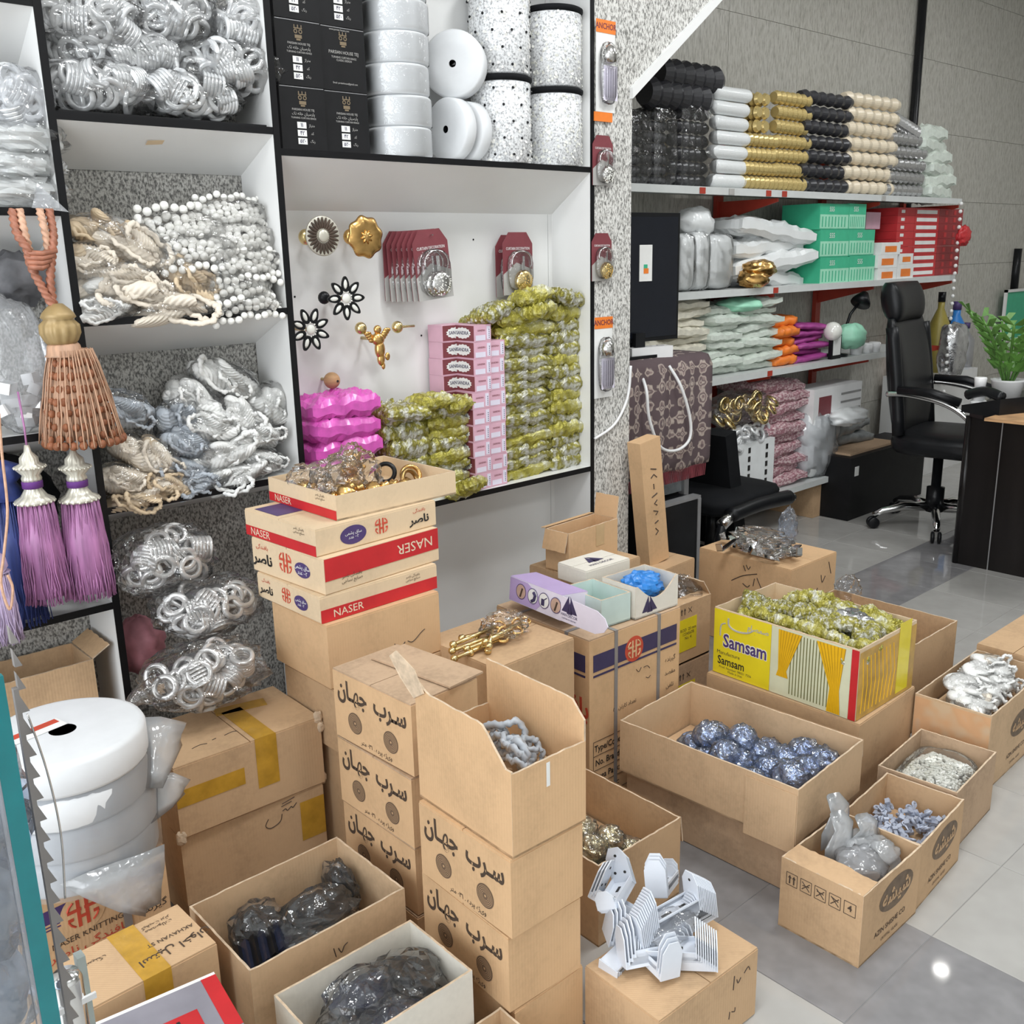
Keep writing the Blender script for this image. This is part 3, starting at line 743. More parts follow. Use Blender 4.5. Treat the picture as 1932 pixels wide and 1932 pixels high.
# ---- front left open boxes
B18 = open_carton('open carton of black bagged hardware beside the printed steel carton', (0.760, 1.493), 0.3, 0.328, 0.241, 0.0, 0.27, 'carton_pale', 0.0025)
pen(B18, '-y', -0.1205, [[(0.0, 0.225), (0.004, 0.205)], [(0.01, 0.22), (0.016, 0.208), (0.022, 0.218), (0.03, 0.222)]], 0.001)
B19 = open_carton('white-edged open box full of black parts in clear film, at the bottom of the picture', (0.744, 1.212), -0.4, 0.281, 0.182, 0.06, 0.20, 'carton_white', 0.0015)
closed_carton('low carton under the white-edged open box', (0.745, 1.215), 0, 0.27, 0.175, 0, 0.058, 'carton', 'carton')
B20 = open_carton('small open carton with bubble film at the very bottom edge of the picture', (0.835, 1.035), 0, 0.20, 0.148, 0.0, 0.16, 'carton', 0.002)
# ---- naser knitting carton under the white rolls
B22 = closed_carton('purple-striped knitting carton under the wrapped white rolls', (0.455, 1.872), 3.0, 0.28, 0.30, 0.0, 0.348, 'carton_warm', 'knitting_carton')
def knit_print(t, face, at0, L, h, z0, en=True):
    a = MB(); panel_on(a, face, at0, -L/2+0.004, L/2-0.01, z0, z0+0.028); part('purple_band_print', a, 'print_navy' if not en else 'print_purple', t)
    a = MB(); panel_on(a, face, at0, -L/2+0.004, L/2-0.01, z0-0.007, z0-0.0045); panel_on(a, face, at0, -L/2+0.004, L/2-0.01, z0-0.0135, z0-0.011); part('purple_lines_print', a, 'print_purple', t)
knit_print(B22, '-y', -0.15, 0.28, 0.348, 0.287)
a = MB(); disc_on(a, '-y', -0.15, -0.025, 0.283, 0, 0.042, off=0.0014); part('logo_ground_print', a, 'carton_warm', B22)
weave_logo(B22, '-y', -0.1512, -0.025, 0.283, 0.030)
put_text(B22, 'NASER KNITTING', 'print_brown', 0.017, face_pt('-y', -0.02, 0.236, 0.001, -0.15), '-y')
put_text(B22, 'بافندگی ناصر', 'print_coral', 0.022, face_pt('-y', -0.02, 0.213, 0.001, -0.15), '-y', 1.3, True)
put_text(B22, 'گیرنده', 'print_black', 0.020, face_pt('-y', 0.105, 0.222, 0.001, -0.15), '-y', 1.2, True)
pen(B22, '-y', -0.15, [[(0.0, 0.18), (0.01, 0.188), (0.02, 0.18), (0.03, 0.19)], [(0.036, 0.182), (0.04, 0.2)], [(0.046, 0.182), (0.052, 0.202)]], 0.0016, 'print_black')
a = MB(); panel_on(a, '-y', -0.15, 0.046, 0.062, 0.001, 0.347, 0.0016); part('grey_strap', a, 'grey_metal', B22)
# ---- akhavan steel carton
B23 = closed_carton('small printed steel carton with a strip of ochre tape across its top', (0.462, 1.512), 2.0, 0.215, 0.150, 0.0, 0.302, 'carton', 'steel_carton', 'tape_ochre', seam='y')
put_text(B23, 'استیل اخوان', 'print_brown', 0.026, face_pt('top', 0.052, -0.035, 0.001, 0.302), 'top', 1, True, 0.01, PI)
put_text(B23, 'AKHAVAN ST', 'print_brown', 0.014, face_pt('top', 0.058, 0.0, 0.001, 0.302), 'top', 1, False, 0.0, PI)
put_text(B23, 'محصولات\nکیفیت برتر', 'print_brown', 0.012, face_pt('top', 0.055, 0.045, 0.001, 0.302), 'top', 1, True, 0.0, PI)
put_text(B23, 'سینک', 'print_brown', 0.014, face_pt('top', -0.06, 0.03, 0.001, 0.302), 'top', 1, True, 0.0, PI)

# ---- bracket carton and gold ball carton
B21 = closed_carton('carton carrying the heap of white curtain brackets', (1.262, 0.985), -2.0, 0.283, 0.184, 0.0, 0.155, 'carton', 'carton', seam='y')
pen(B21, '-y', -0.092, [[(0.07, 0.13), (0.068, 0.10)], [(0.078, 0.118), (0.082, 0.108), (0.09, 0.116)], [(0.10, 0.12), (0.112, 0.128), (0.118, 0.118)], [(0.06, 0.055), (0.058, 0.04)], [(0.066, 0.052), (0.075, 0.048), (0.076, 0.056)]], 0.001)
B10 = open_carton('open carton of gold glitter balls between the lead cartons and the aisle', (1.457, 1.382), -0.7, 0.271, 0.307, 0.0, 0.20, 'carton', 0.002, flaps=(('+x', 172, 0.07, 0.003, None),))

# ---- large open carton of glitter balls on its lower box
B9 = closed_carton('low carton on the floor under the large open carton of silver balls', (1.915, 1.296), 2.0, 0.30, 0.49, 0.0, 0.136, 'carton_dusty', 'carton')
B8 = open_carton('large open carton of blue-silver bagged balls in the middle of the floor', (1.905, 1.296), 3.3, 0.318, 0.507, 0.137, 0.144, 'carton_pale', 0.002, flaps=(('+x', 174, 0.05, 0.002, None),))
a = MB(); panel_on(a, '-x', -0.159, 0.12, 0.252, -0.02, 0.13, 0.0008, 0.002); part('cardboard_patch', a, 'carton_pale', B8)
# ---- yellow sachet box
B7 = closed_carton('plain carton carrying the yellow sachet box', (2.357, 1.373), 1.8, 0.322, 0.478, 0.0, 0.249, 'carton', 'carton', seam='y')
B6 = open_carton('yellow printed sachet box heaped with foil packs', (2.361, 1.372), -0.2, 0.306, 0.455, 0.251, 0.20, 'carton_cream', 0.002, 'sachet_box')
fx = -0.153
a = MB(); panel_on(a, '-x', fx, -0.2275, -0.035, 0.0, 0.197, 0.0008); part('yellow_label', a, 'print_yellow', B6)
put_text(B6, 'Samsam', 'print_white', 0.056, face_pt('-x', -0.120, 0.105, 0.0016, fx), '-x', 0.82, False, 0.055)
put_text(B6, 'Samsam', 'print_purple', 0.056, face_pt('-x', -0.120, 0.105, 0.0020, fx), '-x', 0.82, False, 0.02)
put_text(B6, 'Samsam', 'print_black', 0.036, face_pt('-x', -0.165, 0.042, 0.0016, fx), '-x', 0.8, False, 0.015)
put_text(B6, 'Manufacture', 'print_brown', 0.016, face_pt('-x', -0.175, 0.067, 0.0016, fx), '-x')
put_text(B6, 'Prod. Number: 98021 7556\nMade in Iran', 'print_brown', 0.010, face_pt('-x', -0.150, 0.017, 0.0016, fx), '-x')
a = MB()
for r_, q in ((0.0022, [(-0.205, 0.118), (-0.203, 0.15), (-0.188, 0.16)]), (0.0032, [(-0.178, 0.178), (-0.175, 0.156), (-0.15, 0.146), (-0.115, 0.15), (-0.095, 0.162)])):
    stroke(a, '-x', fx, [(p.x, p.y) for p in smooth_path([(u, v, 0) for u, v in q], 5)], r_, 0.0012)
part('calligraphy_print', a, 'print_silver', B6)
put_text(B6, 'صمصام', 'print_silver', 0.022, face_pt('-x', -0.078, 0.168, 0.0016, fx), '-x', 1, True, 0.02)
# curtain picture: pale wall, striped blind, two golden drapes, red side strip
plain('blind_pale', (0.66, 0.67, 0.48), 0.4, var=0.06); plain('drape_gold', (0.78, 0.44, 0.01), 0.4, var=0.1); plain('drape_shade', (0.42, 0.22, 0.01), 0.4)
plain('blind_line', (0.16, 0.16, 0.05), 0.5); plain('photo_gold', (0.55, 0.33, 0.07), 0.35, var=0.35, scale=14)
a = MB(); panel_on(a, '-x', fx, -0.034, 0.206, 0.0, 0.197, 0.0008); part('curtain_photo_print', a, 'blind_pale', B6)
a = MB()
for i in range(13):
    u = 0.028+0.0095*i; panel_on(a, '-x', fx, u, u+0.0028, 0.012, 0.19, 0.0014)
part('blind_stripes_print', a, 'blind_line', B6)
def drape(u0, u1, ub0, ub1, zt_, zk, zb):
    mb = MB(); n = 8
    for i in range(n):
        s0, s1 = i/n, (i+0.82)/n
        L_ = lambda s, A, B: A+(B-A)*s
        q = [(L_(s0, ub0, ub1), zk), (L_(s1, ub0, ub1), zk), (L_(s1, u0, u1), zt_), (L_(s0, u0, u1), zt_)]
        mb.add([face_pt('-x', u, v, 0.0022, fx) for u, v in q], [(0, 1, 2, 3)])
        q = [(L_(s0, ub0-0.006, ub1+0.006), zb), (L_(s1, ub0-0.006, ub1+0.006), zb), (L_(s1, ub0, ub1), zk), (L_(s0, ub0, ub1), zk)]
        mb.add([face_pt('-x', u, v, 0.0022, fx) for u, v in q], [(0, 1, 2, 3)])
    part('drape_print', mb, 'drape_gold', B6)
    g = MB(); g.add([face_pt('-x', u, v, 0.0018, fx) for u, v in ((ub0, zk), (ub1, zk), (u1, zt_), (u0, zt_))], [(0, 1, 2, 3)])
    g.add([face_pt('-x', u, v, 0.0018, fx) for u, v in ((ub0-0.006, zb), (ub1+0.006, zb), (ub1, zk), (ub0, zk))], [(0, 1, 2, 3)])
    part('drape_shade_print', g, 'drape_shade', B6)
drape(-0.012, 0.062, -0.008, 0.018, 0.192, 0.075, 0.055); drape(0.105, 0.19, 0.150, 0.178, 0.192, 0.07, 0.002)
a = MB(); panel_on(a, '-x', fx, 0.207, 0.2272, 0.0, 0.197, 0.0008); part('red_strip_print', a, 'print_red', B6)
a = MB(); panel_on(a, '-y', -0.2275, -0.15, 0.152, 0.0, 0.19, 0.0008); part('gold_photo_print', a, 'photo_gold', B6)
a = MB()
for i in range(9): stroke(a, '-y', -0.2275, [(-0.13+0.02*i, 0.015), (-0.125+0.021*i, 0.09), (-0.135+0.02*i, 0.17)], 0.0016, 0.001)
part('drape_folds_print', a, 'drape_gold', B6)
a = MB(); panel_on(a, '-y', -0.2275, 0.055, 0.12, 0.01, 0.215, 0.0016); part('yellow_tape', a, 'print_yellow', B6)
B5 = open_carton('open brown carton half hidden behind the yellow sachet box', (2.795, 1.44), 0, 0.36, 0.43, 0.0, 0.30, 'carton', 0.002)
# ---- right row of open boxes
B1 = open_carton('front box of the right-hand row, printed with handling symbols, holding clear film bags', (1.790, 0.912), 0.4, 0.254, 0.192, 0.0, 0.172, 'carton', 0.002, flaps=(('-x', -87, 0.062, 0.006, None),))
a = MB()
for i in range(5):
    u = -0.068+0.034*i; v = 0.128
    for q in ([(u-0.013, v-0.015), (u+0.013, v-0.015)], [(u-0.013, v+0.015), (u+0.013, v+0.015)], [(u-0.013, v-0.015), (u-0.013, v+0.015)], [(u+0.013, v-0.015), (u+0.013, v+0.015)]): stroke(a, '-x', -0.127, q, 0.0007)
    if i == 0:
        for s in (-0.005, 0.005): stroke(a, '-x', -0.127, [(u+s, v-0.01), (u+s, v+0.008)], 0.0016); stroke(a, '-x', -0.127, [(u+s-0.003, v+0.003), (u+s, v+0.009), (u+s+0.003, v+0.003)], 0.001)
    elif i < 4:
        stroke(a, '-x', -0.127, [(u-0.009, v-0.009), (u+0.009, v+0.009)], 0.001); stroke(a, '-x', -0.127, [(u-0.009, v+0.009), (u+0.009, v-0.009)], 0.001)
        stroke(a, '-x', -0.127, [(u-0.008, v+(-0.004+0.004*i)), (u+0.008, v+0.002)], 0.001)
part('handling_symbols_print', a, 'print_brown', B1)
put_text(B1, '4', 'print_brown', 0.020, face_pt('-x', 0.068, 0.129, 0.0009, -0.127), '-x', 1, False, 0.02)
def oval_print(t, w, d, h):
    a = MB(); disc_on(a, '-y', -d/2, 0.02, h*0.66, 0, 0.075, sy=0.5); part('oval_logo_print', a, 'oval_brown', t)
    put_text(t, 'شیشه', 'carton', 0.05, face_pt('-y', 0.02, h*0.66, 0.0014, -d/2), '-y', 1, True, 0.02)
    put_text(t, 'AZIN SHISHE CO', 'print_brown', 0.018, face_pt('-y', 0.0, h*0.26, 0.001, -d/2), '-y')
    put_text(t, 'CRYSTAL  GLASS', 'print_brown', 0.010, face_pt('-y', 0.0, h*0.12, 0.001, -d/2), '-y')
oval_print(B1, 0.254, 0.192, 0.172)
B2 = open_carton('second box of the right-hand row, half full of small grey-blue clips', (2.047, 0.925), 4.0, 0.254, 0.190, 0.0, 0.166, 'carton', 0.002)
oval_print(B2, 0.254, 0.19, 0.166)
B3 = open_carton('third box of the right-hand row, full of clear crystal beads', (2.322, 0.970), 3.9, 0.270, 0.198, 0.0, 0.168, 'carton_dusty', 0.0015)
B4 = open_carton('fourth box of the right-hand row, stained orange, holding white cord tiebacks', (2.735, 1.035), 1.9, 0.43, 0.208, 0.0, 0.233, 'carton_pale', 0.002)
a = MB(); panel_on(a, '-x', -0.215, -0.1025, 0.1025, 0.002, 0.226, 0.0006); part('orange_stain', a, 'stained_card', B4)
oval_print(B4, 0.43, 0.208, 0.2)
closed_carton('last box of the right-hand row at the picture edge', (3.17, 1.05), 0, 0.38, 0.22, 0.0, 0.24, 'carton', 'carton')
# ---- strapped knitting carton in the middle
B12 = closed_carton('big knitting carton tied with dark straps, navy band and order form print', (1.863, 1.780), -1.1, 0.358, 0.366, 0.0, 0.498, 'carton_warm', 'knitting_carton', flap_mat='carton_dusty')
for face, at0, L in (('-y', -0.183, 0.358), ('-x', -0.179, 0.366)):
    a = MB(); panel_on(a, face, at0, -L/2+0.014, L/2-0.014, 0.405, 0.452); part('navy_band_print', a, 'print_navy', B12)
    a = MB(); panel_on(a, face, at0, -L/2+0.014, L/2-0.014, 0.390, 0.396); part('navy_line_print', a, 'print_navy', B12)
a = MB(); disc_on(a, '-y', -0.183, -0.01, 0.428, 0, 0.036, off=0.0013); part('logo_ground_print', a, 'print_coral', B12)
weave_logo(B12, '-y', -0.1842, -0.01, 0.428, 0.026, 'carton_warm')
for s, z in (('گیرنده', 0.355), ('مقصد', 0.315), ('تلفن', 0.275)): put_text(B12, s, 'print_brown', 0.018, face_pt('-y', 0.14, z, 0.001, -0.183), '-y', 1, True)
put_text(B12, 'تعداد کارتن : ۵', 'print_brown', 0.016, face_pt('-y', -0.045, 0.275, 0.001, -0.183), '-y', 1, True)
pen(B12, '-y', -0.183, [[(0.0, 0.365), (0.01, 0.355), (0.02, 0.365)], [(0.03, 0.362), (0.045, 0.362), (0.055, 0.352)], [(0.04, 0.33), (0.05, 0.325), (0.058, 0.33)]], 0.001)
a = MB()
for k in range(6):
    z = 0.205-0.042*k
    panel_on(a, '-y', -0.183, -0.165, 0.165, z, z+0.0016)
panel_on(a, '-y', -0.183, -0.165, -0.1635, 0.0, 0.2066); panel_on(a, '-y', -0.183, 0.1635, 0.165, 0.0, 0.2066)
part('form_lines_print', a, 'print_brown', B12)
for k, s in enumerate(['Type/Code:', 'No. Brand:', 'area Pack:', 'No. Pack:']):
    put_text(B12, s, 'print_black', 0.026, face_pt('-y', -0.108, 0.184-0.042*k, 0.001, -0.183), '-y', 0.85, False, 0.012)
put_text(B12, 'بافندگی', 'print_coral', 0.075, face_pt('-x', 0.08, 0.30, 0.001, -0.179), '-x', 0.9, True, 0.02)
for u in (-0.08, 0.09):
    a = MB(); a.box(u-0.006, u+0.006, -0.1848, -0.1834, 0, 0.4985); a.box(u-0.006, u+0.006, -0.1848, 0.184, 0.4985, 0.4996); part('strap', a, 'rail_grey', B12)
for u in (-0.10, 0.09):
    a = MB(); a.box(-0.1808, -0.1794, u-0.006, u+0.006, 0, 0.4988); a.box(-0.1808, 0.18, u-0.006, u+0.006, 0.4988, 0.4999); part('strap', a, 'rail_grey', B12)
# ---- boxes behind: flat carton with gold rods, yellow-label cartons, written carton, small open carton
BG = closed_carton('carton carrying loose gold curtain rods behind the torn open carton', (1.495, 1.738), 1.0, 0.265, 0.27, 0.30, 0.22, 'carton', 'carton')
closed_carton('plain carton under the carton of gold rods', (1.495, 1.738), 0, 0.265, 0.27, 0.0, 0.299, 'carton', 'carton')
Ba = open_carton('upper yellow-labelled carton stuffed with clear film, behind the strapped carton', (2.285, 1.855), 0, 0.20, 0.22, 0.215, 0.195, 'carton', 0.004, flaps=(('+x', -35, 0.06, 0.004, None), ('-y', -70, 0.03, 0.004, None)))
Bb = closed_carton('lower yellow-labelled carton behind the strapped carton', (2.285, 1.855), 0, 0.20, 0.22, 0.0, 0.213, 'carton_dusty', 'carton')
for t in (Ba, Bb):
    a = MB(); panel_on(a, '-y', -0.11, -0.055, 0.03, 0.04, 0.145); part('yellow_label', a, 'print_yellow', t)
    put_text(t, 'ROD  25 mm\n12345678\nNo. 4', 'print_brown', 0.014, face_pt('-y', -0.012, 0.095, 0.0014, -0.11), '-y')
    a = MB()
    for u in (-0.045, -0.03): stroke(a, '-y', -0.11, [(u, 0.16), (u, 0.178)], 0.0016); stroke(a, '-y', -0.11, [(u-0.004, 0.173), (u, 0.18), (u+0.004, 0.173)], 0.001)
    stroke(a, '-y', -0.11, [(-0.012, 0.162), (0.004, 0.178)], 0.001); stroke(a, '-y', -0.11, [(-0.012, 0.178), (0.004, 0.162)], 0.001)
    part('handling_symbols_print', a, 'print_brown', t)
B14 = closed_carton('carton with pen writing topped by a heap of silver hardware, near the black chair', (3.081, 2.001), 0.4, 0.307, 0.402, 0.0, 0.348, 'carton_warm', 'carton', seam='y')
pen(B14, '-x', -0.1535, [[(0.0, 0.32), (0.01, 0.30)], [(0.012, 0.325), (0.022, 0.31), (0.03, 0.322)], [(-0.05, 0.25), (0.0, 0.28), (0.06, 0.30)], [(0.05, 0.28), (0.045, 0.25)], [(0.06, 0.285), (0.08, 0.25)], [(0.0, 0.25), (0.02, 0.24), (0.03, 0.25)]], 0.0018)
pen(B14, '-y', -0.201, [[(0.05, 0.28), (0.06, 0.25), (0.08, 0.27)], [(0.10, 0.32), (0.12, 0.27)], [(0.0, 0.23), (0.02, 0.225), (0.03, 0.235)]], 0.0018)
# ================================================================ goods in the wall cabinet
rnd = random.Random(5)
def ring_mesh(name, Ro, Ri, hh, mat, seg=26):
    m = (Ro+Ri)/2
    return MB().lathe([(Ri, 0), (Ri, hh*0.9), (Ri+0.002, hh), (Ro-0.004, hh), (Ro-0.001, hh*0.75), (Ro, hh*0.25), (Ro, 0), (Ri, 0)], seg, cap=False).mesh(name, mat, True)
RING = ring_mesh('ring', 0.0325, 0.0195, 0.0085, 'ring_satin')
RING_N = ring_mesh('ring', 0.0325, 0.0200, 0.0085, 'ring_nickel')
def look_quat(n): return Vector(n).to_track_quat('Z', 'Y').to_euler()
def ring_bag(label, c, rx, ry, rz, n, seed, filmm='film_crisp', ring=None, name='ring_bag', group=None, tails=0, rs=1.0):
    t = thing(name, label, 'bag', (c[0], c[1], c[2]-rz), group=group)
    r_ = random.Random(seed)
    part('plastic_film', blob(rx, ry, rz, seed, 0.14, 2.4, 40, 26, 0.94, 2.5, crumple=0.9), filmm, t, False, (0, 0, rz))
    part('inner_heap', blob(rx*0.62, ry*0.6, rz*0.62, seed+1, 0.2, 3, 18, 12), 'heap_grey', t, False, (0, 0.012, rz))
    cv = (CAM-Vector(c)).normalized()
    for k in range(int(n*1.15)):
        if k % 7 == 3:                       # a nested run of rings, seen from the side
            a = r_.uniform(-1, 1); b = r_.uniform(-0.6, 0.6)
            base = Vector((a*rx*0.62, -ry*0.45, rz+b*rz*0.7))
            ax = Vector((r_.uniform(-1, 1), r_.uniform(-0.25, 0.25), r_.uniform(-0.5, 0.5))).normalized()
            for j in range(6):
                link('ring', ring or RING, t, base+ax*0.0085*(j-3), look_quat(ax)).scale = (rs*0.96,)*3
            continue
        for tr_ in range(30):
            d = Vector((r_.gauss(0, 1), r_.gauss(0, 1), r_.gauss(0, 1))).normalized()
            if d.dot(cv) > 0.05: break
        q = r_.uniform(0.62, 0.9)
        p = Vector((d.x*(rx-0.012), d.y*(ry-0.012), d.z*(rz-0.012)))*q
        nn = (d*0.6+cv*1.0+Vector((r_.gauss(0, .4), r_.gauss(0, .4), r_.gauss(0, .4)))).normalized()
        link('ring', ring or RING, t, p+Vector((0, 0, rz)), look_quat(nn)).scale = (rs,)*3
    if tails:                                 # twisted plastic end
        e = MB(); s = tails
        pts = smooth_path([(s*rx*0.85, -0.01, rz), (s*(rx+0.025), -0.025, rz*1.05), (s*(rx+0.06), -0.045, rz*0.9)], 5)
        e.tube(pts, [0.034-0.028*i/(len(pts)-1) for i in range(len(pts))], 9, cap=True); part('twisted_end', e, filmm, t, True)
    return t
# top shelf of the left bay: chrome eyelet rings
for k, (x, y, a, b, Y, lab, tl) in enumerate([
    (185, 168, 100, 50, 2.375, 'clear bag of chrome eyelet rings lying bottom left on the top shelf', 0),
    (350, 182, 105, 46, 2.36, 'clear bag of chrome eyelet rings lying bottom right on the top shelf', 0),
    (235, 105, 150, 48, 2.40, 'long clear bag of chrome eyelet rings in the middle of the top shelf heap', 0),
    (430, 128, 112, 52, 2.375, 'bag of chrome rings whose twisted end pokes past the black cartons', 1),
    (165, 38, 92, 55, 2.39, 'bag of chrome rings at the upper left of the top shelf heap', 0),
    (320, 32, 90, 62, 2.40, 'bag of chrome rings at the upper middle of the top shelf heap', 0),
    (445, 48, 62, 62, 2.39, 'bag of chrome rings at the upper right of the top shelf heap', 0)]):
    c = at(x, y, Y)
    ring_bag(lab, c, a*0.00128, 0.075, b*0.00118, int(10+a*0.13), 20+k, 'film_crisp' if k % 2 else 'film_clear', tails=tl, group='bags of rings on the top shelf')
sb = MB().box(DX[0]+0.02, DX[1]-0.02, 2.31, 2.47, ZS1+0.001, ZS1+0.006); tag(link('shelf_liner', sb.mesh('shelf_liner', 'black_board')), 'black liner sheet under the chrome ring bags on the top shelf', 'liner')
# bottom of the left bay: three big bags of nickel rings
for k, (x, y, a, b, Y, lab, tl) in enumerate([
    (385, 1270, 135, 68, 2.02, 'lowest and widest clear bag of silver rings, lying on the crushed taped carton', -1),
    (395, 1140, 118, 60, 2.15, 'middle clear bag of silver rings in the pile under the left shelves', 0),
    (310, 1055, 105, 72, 2.25, 'uppermost clear bag of silver rings in the pile under the left shelves', 0)]):
    c = at(x, y, Y); s = c.y/2.3
    ring_bag(lab, c, a*0.00116*s, 0.10, b*0.00116*s, 26-2*k, 40+k, 'film_crisp', RING_N, tails=tl, group='bags of silver rings under the left shelves', rs=0.92)
c = at(265, 1215, 2.38)
t = tag(link('pink_bag', blob(0.06, 0.06, 0.075, 8, 0.2, 2.4).mesh('pink_bag', 'pink_fluff', True), None, c), 'dusty pink soft bag behind the piled ring bags', 'bag')
c = at(300, 1330, 2.30); t = tag(link('black_sack', blob(0.11, 0.10, 0.14, 9, 0.2, 2.2).mesh('black_sack', 'black_fabric', True), None, (c.x, 2.28, 0.16)), 'black sack on the floor behind the taped carton', 'bag')

# ---- rope tiebacks in film
def rope_loop(name, mat, L, Wd, r, seed, tw=170):
    r_ = random.Random(seed); pts = []
    for i in range(40):
        a = 2*PI*i/40
        pts.append((L*0.5*math.copysign(abs(math.cos(a))**0.7, math.cos(a)), Wd*0.5*math.sin(a)+0.006*r_.uniform(-1, 1), 0.012*math.sin(2*a+seed)))
    return MB().tube(smooth_path(pts, 2, True), r, 8, True, tw, 2, 0.22).mesh(name, mat, True)
def bundle_mesh(mat, seed):
    n = 72; L = 0.135
    pts = [Vector((L*(i/n-0.5), 0.010*math.sin(3.0*i/n+seed), 0.006*math.cos(4*i/n+seed))) for i in range(n+1)]
    rad = [0.006+0.021*max(0.0, math.sin(PI*(i+1)/(n+2)))**0.6 for i in range(n+1)]
    return MB().tube(pts, rad, 40, False, 62*(1 if seed % 2 else -1), 9, 0.085).mesh('rope_skein', mat, True)
ROPES = {}
for mt in ('rope_cream', 'rope_beige', 'rope_white', 'rope_grey'):
    ROPES[mt] = [rope_loop('tieback_rope', mt, 0.10+0.01*k, 0.04+0.008*k, 0.0055+0.0008*k, k, 190) for k in range(3)] + [bundle_mesh(mt, k) for k in range(2)]
def rope_bag(label, c, rx, ry, rz, mt, seed, group, tilt=0.0, filmm='film_clear', mt2=None):
    t = thing('tieback_bag', label, 'bag', (c[0], c[1], c[2]-rz), group=group, rot=(0, tilt, 0))
    r_ = random.Random(seed)
    part('plastic_film', blob(rx, ry, rz, seed, 0.14, 2.2, 30, 18, 0.96, 2.3, crumple=0.9), filmm, t, False, (0, 0, rz))
    s = rx/0.075
    for k in range(4):
        o = link('rope_skein', ROPES[mt2 if (mt2 and k == 1) else mt][3+(seed+k) % 2], t, ((-0.10, 0.12, 0.0, 0.05)[k]*rx, (-0.30, -0.05, 0.25, -0.38)[k]*ry, rz*(0.75, 1.25, 0.95, 1.35)[k]),
                 (r_.uniform(-0.3, 0.3), r_.uniform(-0.3, 0.3)+(0.35 if k == 3 else 0), r_.uniform(-0.4, 0.4)))
        o.scale = (s*(1.0, 0.92, 1.0, 0.6)[k], min(1.3, ry/0.042), min(1.5, rz/0.030)*(0.72, 0.66, 0.8, 0.45)[k])
    for k in range(2):
        o = link('tieback_rope', ROPES[mt][k], t, (r_.uniform(-0.5, 0.5)*rx, -0.72*ry, rz*r_.uniform(0.7, 1.3)), (r_.uniform(0.9, 1.5), r_.uniform(-0.5, 0.5), r_.uniform(-0.3, 0.3))); o.scale = (0.75*s, 0.7*s, 0.75)
    return t
PEARLS = []
for k in range(3):
    mb = MB(); r_ = random.Random(k+3)
    for s in range(4):
        y = -0.028+0.018*s
        for i in range(11):
            a = i/10
            mb.ball((-0.078+0.156*a, y+0.005*math.sin(i*1.7+s), 0.016*math.sin(a*PI)+0.006*(s % 2)+0.003*r_.uniform(-1, 1)), 0.0078+0.0006*(i % 2), 10, 7)
    PEARLS.append(mb.mesh('pearl_strands', 'pearl', True))
def pearl_bag(label, c, rx, ry, rz, seed, group):
    t = thing('pearl_bag', label, 'bag', (c[0], c[1], c[2]-rz), group=group)
    part('plastic_film', blob(rx, ry, rz, seed, 0.14, 2.2, 30, 18, 0.96, 2.4, crumple=0.9), 'film_clear', t, False, (0, 0, rz))
    r_ = random.Random(seed)
    for k in range(2):
        o = link('pearl_strands', PEARLS[(seed+k) % 3], t, (0, -0.012+0.02*k, rz*(0.5+0.7*k)), (R(50+20*k), r_.uniform(-0.1, 0.1), 0))
        o.scale = (rx/0.085,)*3; o['kind'] = 'stuff'
    o = link('tieback_rope', ROPES['rope_cream'][seed % 3], t, (0, 0.03, rz), (1.2, 0, 0)); o.scale = (rx/0.085,)*3
    return t
K = 0.00126
# second shelf
for k, (x, y, a, b, Y, lab) in enumerate([
    (435, 405, 75, 32, 2.40, 'pearl tieback bag on the very top of the second shelf heap'),
    (345, 432, 90, 30, 2.385, 'pearl tieback bag left of the topmost one on the second shelf'),
    (440, 450, 85, 32, 2.37, 'pearl tieback bag second from the top at the right of the shelf'),
    (370, 475, 85, 32, 2.355, 'pearl tieback bag in the middle of the second shelf heap'),
    (450, 497, 80, 32, 2.345, 'pearl tieback bag at the right, halfway up the second shelf heap'),
    (435, 540, 85, 32, 2.34, 'pearl tieback bag second from the bottom on the second shelf'),
    (455, 573, 78, 24, 2.335, 'pearl tieback bag at the bottom right of the second shelf')]):
    pearl_bag(lab, at(x, y, Y), a*K, 0.06, b*K, 60+k, 'pearl tieback bags on the second shelf')
for k, (x, y, a, b, Y, mt, m2, lab, tl) in enumerate([
    (190, 440, 70, 34, 2.40, 'rope_beige', 'rope_cream', 'gold-beige tieback bag at the top left of the second shelf', 0.2),
    (240, 465, 85, 42, 2.37, 'rope_cream', 'rope_white', 'cream striped tieback bag tilted across the second shelf heap', 0.45),
    (180, 495, 60, 36, 2.36, 'rope_cream', 'rope_beige', 'round cream tieback bag at the left of the second shelf', 0.0),
    (220, 530, 85, 36, 2.345, 'rope_cream', 'rope_white', 'cream tieback bag low at the left of the second shelf', -0.15),
    (335, 520, 75, 40, 2.35, 'rope_beige', 'rope_beige', 'tan tieback bag in the middle of the second shelf', 0.35),
    (290, 553, 85, 30, 2.34, 'rope_cream', 'rope_beige', 'pale cream tieback bag lying flat under the tan one', 0.1),
    (200, 580, 60, 26, 2.335, 'rope_white', 'rope_cream', 'off-white tieback bag in the lower left corner of the second shelf', 0.0),
    (330, 583, 95, 22, 2.335, 'rope_cream', 'rope_white', 'cream tieback bag along the bottom of the second shelf', 0.0)]):
    rope_bag(lab, at(x, y, Y), a*K, 0.055, b*K, mt, 80+k, 'tieback bags on the second shelf', tl, mt2=m2)
